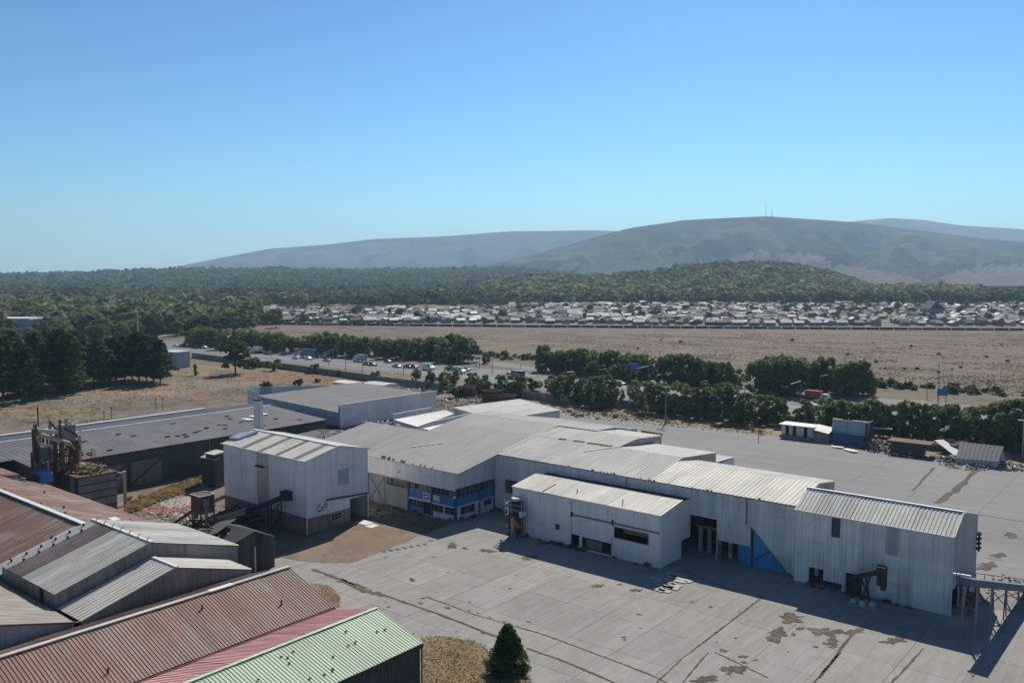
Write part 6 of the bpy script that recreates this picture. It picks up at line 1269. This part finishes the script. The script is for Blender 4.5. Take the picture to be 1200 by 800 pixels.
for (px,py,hp,lb) in ((1099,470,44,'tallest thin dark mast at the right beside the blue billboard'),(1086,468,22,'shorter mast left of the blue billboard'),(1198,536,46,'grey pole at the right edge in front of the trees'),(1003,520,30,'slim pole behind the leaning blue wall'),(162,403,38,'tall pale pylon pole rising from the woodland'),(68,398,28,'pale pole left in the woodland'),(733,352,15,'very distant pale mast behind the town'),(183,480,14,'left dark post of the pair by the slate roof'),(191,480,15,'right dark post of the pair by the slate roof'),(122,491,10,'short dark post by the slate roof'),(131,490,14,'second dark post by the slate roof')):
    D_=40*1018/(py-320); x,y=G(px,py) ; hh=hp/FPX*fwd(x,y); big=px in (162,68)
    t_=thing('mast',lb,'mast',(x,y,0)); mb=MB(); mb.tube((x,y,0),(x,y,hh),(.5 if big else .13)*(4 if px==733 else 1),(.3 if big else .1)*(3 if px==733 else 1),6); mb.build('pole','pale_steel' if big or px in(733,1198) else 'wall_grey_timber',t_)
    if px in (183,191,122,131): mb=MB(); mb.bar((x-.6,y,hh*.9),(x+.6,y,hh*.9),.15); mb.build('cross_arm','black_steel',t_)
    if px in (162,1198,1099,1086): mb=MB(); mb.bar((x-1.2,y,hh-.3),(x+1.2,y,hh-.3),.3); mb.build('cross_arm','pale_steel',t_)
for (px,D_,hh,lb) in ((895,5600,75,'thin radio mast on the mountain top, taller one'),(902,5600,40,'thin radio mast on the mountain top, shorter one')):
    x,y=wpos(px,D_); z=float(hill_h(px,D_)); t_=thing('radio_mast',lb,'mast',(float(x),float(y),z)); mb=MB(); mb.tube((float(x),float(y),z-5),(float(x),float(y),z+hh),2.2,1.2,5); mb.build('pole','grey_steel',t_)
def board(px,py,z0,w_,h_,mat,lb,rz=0.65,name='road_sign'):
    x,y=G(px,py); t_=thing(name,lb,'sign',(x,y,0),rz=rz); mb=MB(); mb.box(-w_/2,w_/2,-.1,.1,z0,z0+h_); mesh('panel',mb.v,mb.f,mat,t_,world=False)
    for s in (-1,1): mb=MB(); mb.tube((s*w_*.35,.15,0),(s*w_*.35,.15,z0+h_*.9),.12); mesh('post',mb.v,mb.f,'grey_steel',t_,world=False)
board(743,450,5.6,3.2,2.0,'blue_sign','blue motorway direction sign above the trees in the middle')
board(1104,474,2.8,3.2,2.2,'blue_sign','blue billboard in the field at the right beside the tall mast')
board(560,432,4.0,2,1.0,'grey_steel','small grey sign over the slip road')
for (px,py,px2,dz,lb) in ((760,452,746,5.0,'white curved lamp arm next to the blue motorway sign'),(938,470,926,4.2,'white curved gantry arm over the motorway near the red truck')):
    x,y=G(px,py); x2,y2=G(px2,py); t_=thing('gantry_arm',lb,'lamp arm',(x,y,0)); mb=MB(); mb.tube((x,y,0),(x,y,dz+2.2),.14); mb.build('pole','grey_steel',t_); mb=MB(); mb.bar((x,y,dz+2.2),(x2,y2,dz+1.2),.35,.12); mb.build('arm','white_trim',t_)
# far left industrial roof, motorway underpass building
g=thing('depot','long low depot with a white roof and a rust brown tower','building',(*G(10,396),0)); x,y=wpos(6,540); x=float(x);y=float(y)
dx=Vector((_r[0],_r[1],0)); dn=Vector((_f[0],_f[1],0))
def obox(nm,mat,parent,c,hx,hy,z0,z1,ux=dx):
    uy=Vector((-ux.y,ux.x,0)); c=Vector(c); vs=[]
    for z in (z0,z1):
        for sx,sy in ((-1,-1),(1,-1),(1,1),(-1,1)): p=c+ux*hx*sx+uy*hy*sy; vs.append((p.x,p.y,z))
    return mesh(nm,vs,[(0,3,2,1),(4,5,6,7),(0,1,5,4),(1,2,6,5),(2,3,7,6),(3,0,4,7)],mat,parent)
c0=Vector((x,y,0)); obox('roof','white_trim',g,c0,19,8,11.4,12.4); obox('wall','wall_blue_grey',g,c0,17,7,0,11.3); obox('tower','rubble',g,c0+dx*3+dn*-8.5,2.0,2,0,17); obox('blue_panel','blue_paint',g,c0+dx*4.5+dn*-10.7,1.2,.15,4,12); obox('ramp_roof','white_trim',g,c0+dx*6-dn*14,12,1.8,5.6,6.4,(dx+dn*.5).normalized()); obox('ramp_wall','wall_blue_grey',g,c0+dx*6-dn*14,11.5,1.4,0,5.5,(dx+dn*.5).normalized())
for k in range(5): obox('window','dark_inside',g,c0+dx*(-14+k*6)-dn*7.1,1.5,.1,6.5,8.5)
g=thing('motorway_building','flat blue grey building with dark upright bands beside the motorway, right of the pines','building',(*G(206,428),0)); c0=Vector((*G(206,430),0)); ux=(Vector((*G(219,429),0))-Vector((*G(193,427),0))).normalized()
obox('wall','wall_blue_grey',g,c0,4.8,3.5,0,6.6,ux); obox('roof','pale_steel',g,c0,5.2,3.9,6.6,6.9,ux)
for k in (-4.4,1.8): obox('dark_band','wall_dark',g,c0+ux*k-Vector((-ux.y,ux.x,0))*3.55,.35,.08,0,6.5,ux)
# ---------------------------------------------------------------- vehicles
def car_proto(name,label,mat,cat='car',L=4.4,Wd=1.8,H=1.45,kind='car'):
    t_=thing(name,label,cat,(0,0,0),'vehicles on the motorway'); mb=MB()
    if kind=='car':
        pr=[(-L/2,.3),(-L/2,.85),(-L/2+.5,.95),(L/2-1.1,.92),(L/2-.1,.75),(L/2,.3)]
        mb.prism(pr,'y',-Wd/2,Wd/2); mb.prism([(-L/2+.5,.95),(-L/2+.95,H),(L/2-1.9,H),(L/2-1.2,.92)],'y',-Wd/2+.15,Wd/2-.15)
        mesh('body',mb.v,mb.f,mat,t_,world=False); mb=MB(); mb.prism([(-L/2+.68,1.0),(-L/2+1.0,H-.06),(L/2-1.95,H-.06),(L/2-1.35,1.0)],'y',-Wd/2+.12,Wd/2-.12); mesh('windows',mb.v,mb.f,'window_glass',t_,world=False)
    elif kind=='van':
        mb.prism([(-L/2,.4),(-L/2,H),(L/2-1.6,H),(L/2-.8,H*.58),(L/2,H*.48),(L/2,.4)],'y',-Wd/2,Wd/2); mesh('body',mb.v,mb.f,mat,t_,world=False)
        mb=MB(); mb.prism([(L/2-2.3,H*.60),(L/2-2.2,H*.9),(L/2-1.6,H*.9),(L/2-.95,H*.60)],'y',-Wd/2-.02,Wd/2+.02); mesh('windows',mb.v,mb.f,'window_glass',t_,world=False)
    elif kind=='truck':
        mb.box(-L/2,L/2-2.4,-Wd/2,Wd/2,1.1,H); mesh('cargo_box',mb.v,mb.f,mat,t_,world=False); mb=MB(); mb.prism([(L/2-2.2,.5),(L/2-2.2,H*.75),(L/2-.5,H*.75),(L/2,H*.45),(L/2,.5)],'y',-Wd/2+.05,Wd/2-.05); mesh('cab',mb.v,mb.f,'car_white',t_,world=False)
        mb=MB(); mb.prism([(L/2-1.6,H*.48),(L/2-1.6,H*.68),(L/2-.45,H*.68),(L/2-.05,H*.48)],'y',-Wd/2,Wd/2); mesh('windows',mb.v,mb.f,'window_glass',t_,world=False); mb=MB(); mb.box(-L/2+.2,L/2-2.2,-Wd/2+.4,Wd/2-.4,.7,1.08); mesh('chassis',mb.v,mb.f,'black_steel',t_,world=False)
    xs=(-L/2+.8,L/2-.8) if kind!='truck' else ((-L/2+1,-L/2+2.2,L/2-1.2) if L>8 else (-L/2+1.2,L/2-1.2))
    for xx in xs:
        for s in (-1,1): mb=MB(); r_=.32 if kind=='car' else .42; mb.tube((xx,s*(Wd/2-.02),r_),(xx,s*(Wd/2-.24),r_),r_,r_,10); mesh('wheel',mb.v,mb.f,'tyre',t_,world=False)
    return t_
def heading(px,py): a=Vector((*G(px-12,py-12*.105),0)); b_=Vector((*G(px+12,py+12*.105),0)); d=b_-a; return math.atan2(d.y,d.x)
first={}
cars=[(206,406.5,'car_white','car','small white car furthest left on the motorway'),(214,406,'car_dark','car','dark car beside the furthest left one'),(240,408.5,'car_white','car','white car just left of the lone pine'),(224,404,'car_red','car','dark red car near the left end of the motorway'),(334,416,'car_dark','car','dark car midway between the white truck and the blue trailer'),(347,420.5,'car_white','car','white car just before the blue trailer'),(362,421.5,'car_white','car','white car under the blue trailer side'),(383,423.5,'car_silver','car','silver car right behind the blue trailer'),(455,425,'car_dark','car','dark car alone on the far carriageway'),(465,430.5,'car_silver','car','silver car left of the large van'),(486,431.5,'car_red','car','red car just left of the large van'),(478,431,'car_dark','car','dark car in the short queue left of the van'),(546,434.5,'car_silver','car','silver car behind the white pickup on the far side'),(609,438.5,'car_white','car','white car on the slip road at the hedge'),(726,451,'car_white','car','white car glimpsed in the gap between two hedge clumps'),(950,477,'car_white','car','white car behind the red truck at the right'),(766,451.5,'car_white','car','white car roof above the hedge near the blue sign'),(430,428,'car_red','car','red car first in the line of cars left of the dark one'),(437,428.6,'car_dark','car','dark car second in the line of cars'),(315,415,'car_silver','car','silver car right of the white truck'),
 (301,413.5,'car_white','truck','white box truck beside the lone pine'),(422,423.5,'car_silver','truck','small flatbed like truck left of the dark car'),(387,419.5,'car_dark','truck','dark truck on the far carriageway after the blue trailer'),(361,419,'truck_blue','trailer','long blue box trailer truck on the motorway'),(502,433.5,'car_white','van','large white van on the near carriageway'),(538,437.5,'car_white','van','white van nearer the cypress like trees'),(604,444,'car_dark','truck','dark truck partly hidden behind the roadside trees'),(958,470,'car_red','truck','red truck at the right end of the visible motorway'),(925,463,'car_white','truck','white truck left of the curved gantry arm')]
spec={'car':('car','car',4.4,1.8,1.5,'car'),'truck':('truck','truck',7.5,2.4,3.2,'truck'),'trailer':('truck','truck',13.5,2.6,4.1,'truck'),'van':('van','van',6.0,2.1,2.7,'van')}
for (px,py,mt,kd,lb) in cars:
    nm,ct,L_,W_,H_,k_=spec[kd]; 
    if (kd,mt) in first: o=copy_tree(first[(kd,mt)])
    else: o=car_proto(nm,lb,mt,ct,L_,W_,H_,k_); first[(kd,mt)]=o
    x,y=G(px,py); o.location=(x,y,.1); o.rotation_euler=(0,0,heading(px,py)+(math.pi if brg.random()<.5 else 0)); o['label']=lb
# ---------------------------------------------------------------- houses of the town
plain('house_wall_white',(0.36,0.34,0.32),0.8,vary=.15); plain('house_wall_pink',(0.30,0.18,0.15),0.8,vary=.15); plain('house_wall_grey',(0.26,0.26,0.27),0.8,vary=.2); plain('house_wall_brick',(0.26,0.13,0.10),0.85,vary=.15)
plain('house_roof_grey',(0.15,0.15,0.155),0.7,vary=.25); plain('house_roof_white',(0.46,0.46,0.45),0.6,vary=.12); plain('house_roof_rust',(0.24,0.12,0.09),0.8,vary=.2); plain('house_roof_dark',(0.09,0.09,0.10),0.8,vary=.25)
hrg=random.Random(77)
def house_mesh(L,Wd,hw,hr):
    wv=MB(); wv.prism([(-Wd/2,0),(Wd/2,0),(Wd/2,hw),(0,hw+hr-.05),(-Wd/2,hw)],'x',-L/2,L/2)
    rf=MB(); o_=.35; t_=.12
    rf.prism([(-Wd/2-o_,hw-o_*hr/(Wd/2)),(0,hw+hr),(Wd/2+o_,hw-o_*hr/(Wd/2)),(Wd/2+o_,hw-o_*hr/(Wd/2)-t_),(0,hw+hr-t_),(-Wd/2-o_,hw-o_*hr/(Wd/2)-t_)],'x',-L/2-.3,L/2+.3)
    wd=MB(); 
    for s in (-1,1): wd.box(-L*.3,-L*.3+1.2,s*Wd/2-.03,s*Wd/2+.03,1.0,2.1); wd.box(L*.12,L*.12+1.2,s*Wd/2-.03,s*Wd/2+.03,1.0,2.1)
    dd=MB(); dd.box(-.5,.45,-Wd/2-.04,-Wd/2+.02,0,2.05)
    return wv,rf,wd,dd
HS=[]
for (L,Wd,hw,hr) in ((7,5.5,2.6,1.5),(6.5,5.5,4.6,1.5),(8.5,6,2.7,1.8),(5.5,5,2.5,1.2)):
    for wm in ('house_wall_white','house_wall_pink','house_wall_grey','house_wall_brick'):
        for rm in ('house_roof_grey','house_roof_white','house_roof_rust','house_roof_dark'):
            HS.append((L,Wd,hw,hr,wm,rm))
HM={}
def get_house(k):
    if k not in HM:
        L,Wd,hw,hr,wm,rm=HS[k]; ms=[]
        for mb,nm,mt in zip(house_mesh(L,Wd,hw,hr),('wall','roof','window','door'),(wm,rm,'window_glass','house_roof_dark')):
            me=bpy.data.meshes.new(nm); me.from_pydata([tuple(v_) for v_ in mb.v],[],mb.f); me.materials.append(MATS[mt]); ms.append((nm,me))
        HM[k]=ms
    return HM[k]
spots=[]
D_=660.0; row=0
while D_<1080:
    px=302+hrg.uniform(0,6)
    if D_>960: px=600
    while px<1330:
        edge=np.interp(px,[300,620,900,1300],[705,690,655,628])
        if px<560 and D_>930: px+=6; continue; 
        if D_>=edge-4 and not (abs(px-(1036+(1060-1036)*(D_-640)/420*1.0))<5+2*(D_<800)): spots.append((px,D_+hrg.uniform(-3,3)))
        px+=(11.0+hrg.uniform(-1.5,2.5))/D_*FPX*(1.25 if D_>900 else 1)
    D_+=13.5 if row%2 else 11.5; row+=1
spots.sort(key=lambda s:s[1]); nh=0; rest={}
vis=[s for s in spots if -10<s[0]<1210]
lab={'house_wall_white':'white','house_wall_pink':'pinkish','house_wall_grey':'grey','house_wall_brick':'brick red'}; labr={'house_roof_grey':'grey','house_roof_white':'white','house_roof_rust':'rust red','house_roof_dark':'dark'}
for s in spots:
    k=hrg.choices(range(len(HS)),weights=[(3 if q[4]=='house_wall_white' else 2 if q[4]=='house_wall_grey' else 1)*(3 if q[5]=='house_roof_grey' else 2.8 if q[5]=='house_roof_white' else 1.1)*(0.5 if q[2]>4 else 1) for q in HS])[0]
    x,y=wpos(*s); x=float(x);y=float(y); rz=R(HEAD)+hrg.choice([0,math.pi/2,0])+hrg.uniform(-.08,.08)+(.5 if s[0]<560 else 0)
    L,Wd,hw,hr,wm,rm=HS[k]
    if nh<290 and -5<s[0]<1205:
        nh+=1; o=bpy.data.objects.new('house',None); COL.objects.link(o); o.location=(x,y,.09); o.rotation_euler=(0,0,rz)
        side='left' if s[0]<520 else 'middle' if s[0]<860 else 'right'
        lb='%s house with a %s roof in the %s front rows of the town'%(lab[wm],labr[rm],side)
        tag(o,lb,'house','small houses of the town with '+lab[wm]+' walls and '+labr[rm]+' roofs, '+side)
        for nm,me in get_house(k): link(bpy.data.objects.new(nm,me),o)
    else:
        for mb,mt in zip(house_mesh(L,Wd,hw,hr)[:2],(wm,rm)):
            m_=rest.setdefault(mt,MB()); c,s_=math.cos(rz),math.sin(rz); m_.add([(x+v_[0]*c-v_[1]*s_,y+v_[0]*s_+v_[1]*c,v_[2]+.09) for v_ in mb.v],mb.f)
for mt,m_ in rest.items():
    o=m_.build('distant_houses',mt); tag(o,('walls' if 'wall' in mt else 'roofs')+' of the farther rows of town houses, '+mt.split('_')[-1]+' ones','houses',kind='stuff')
q=[G(300,380.2),G(600,383.3),G(900,385.5),G(1200,387.5),G(1400,389)]
g=thing('field_fence','low dark fence along the town edge of the brown field','fence',(*q[2],0))
for a,b_ in zip(q,q[1:]):
    A_=Vector((*a,0));B_=Vector((*b_,0))
    for i in range(18): p=A_.lerp(B_,i/18);r2=A_.lerp(B_,(i+.95)/18); mb=MB(); mb.bar((p.x,p.y,.9),(r2.x,r2.y,.9),.2,1.8); mb.build('fence_panel','wall_dark' if i%5 else 'house_wall_grey',g)
x,y=wpos(1092,760); t_=thing('church','tall dark grey building with a steep roof among the houses at the right','building',(float(x),float(y),0)); c0=Vector((float(x),float(y),0)); obox('wall','house_wall_grey',t_,c0,6,9,0,9)
mb=MB(); mb.add([tuple(c0+dx*a*6.5+dn*b_*9.5+Vector((0,0,9))) for a,b_ in ((-1,-1),(1,-1),(1,1),(-1,1))]+[tuple(c0+dn*b_*8+Vector((0,0,16))) for b_ in (-1,1)],[(0,1,4),(1,2,5,4),(2,3,5),(3,0,4,5),(0,3,2,1)]); mb.build('roof','house_roof_dark',t_)
trs=0
while trs<190:   # trees among the houses
    px=trg.uniform(310,1200); D_=trg.uniform(680,1060)
    if px<600 and D_>960: continue
    x,y=wpos(px,D_); trs+=1; tree('garden_tree','small green garden tree between the town houses','tree',float(x),float(y),trg.uniform(5,9),'broad',trg.choice(['leaf_mid','leaf_dark','leaf_olive']),'garden trees between the town houses',wide=1.3,parts=False)
for i in range(70):   # dark scrub along the near edge of the field and dotted over it
    if i<44: px=trg.uniform(1000,1215); py=449+(px-1000)*.085+trg.uniform(-2.5,2.5)
    else: px=trg.uniform(640,1190); py=trg.uniform(393,432)+(px-640)*.02
    x,y=G(px,py); tree('field_scrub','low dark scrub growing in the brown field beyond the motorway','scrub',x,y,trg.uniform(1.2,3.0) if i<44 else trg.uniform(.8,1.6),'bush',trg.choice(['leaf_olive','leaf_dark']),'scrub in the brown field',parts=False)
for i in range(16):
    px=570+i*5.5+trg.uniform(-2,2); x,y=G(px,trg.uniform(416,422)); tree('field_scrub','low green scrub along the slip road beside the brown field','scrub',x,y,trg.uniform(1.5,3.2),'bush',trg.choice(['leaf_olive','leaf_mid']),'scrub along the slip road',parts=False)
# ---------------------------------------------------------------- haze
mb=MB(); x0,x1,y0,y1=-15500,15500,-4000,16500
mb.add([tuple(v_) for v_ in [(x0,y0,-2),(x1,y0,-2),(x1,y1,-2),(x0,y1,-2),(x0,y0,900),(x1,y0,900),(x1,y1,900),(x0,y1,900)]],[(0,3,2,1),(4,5,6,7),(0,1,5,4),(1,2,6,5),(2,3,7,6),(3,0,4,7)])
hm=bpy.data.materials.new('haze'); hm.use_nodes=True; t=hm.node_tree
for n in list(t.nodes): t.nodes.remove(n)
o_=N(t,'ShaderNodeOutputMaterial'); pv=N(t,'ShaderNodeVolumePrincipled'); pv.inputs['Color'].default_value=(0.55,0.78,1.0,1); pv.inputs['Density'].default_value=HAZE; pv.inputs['Anisotropy'].default_value=0.2
t.links.new(pv.outputs[0],o_.inputs['Volume']); MATS['haze']=hm
hz=mb.build('haze','haze'); hz['kind']='stuff'
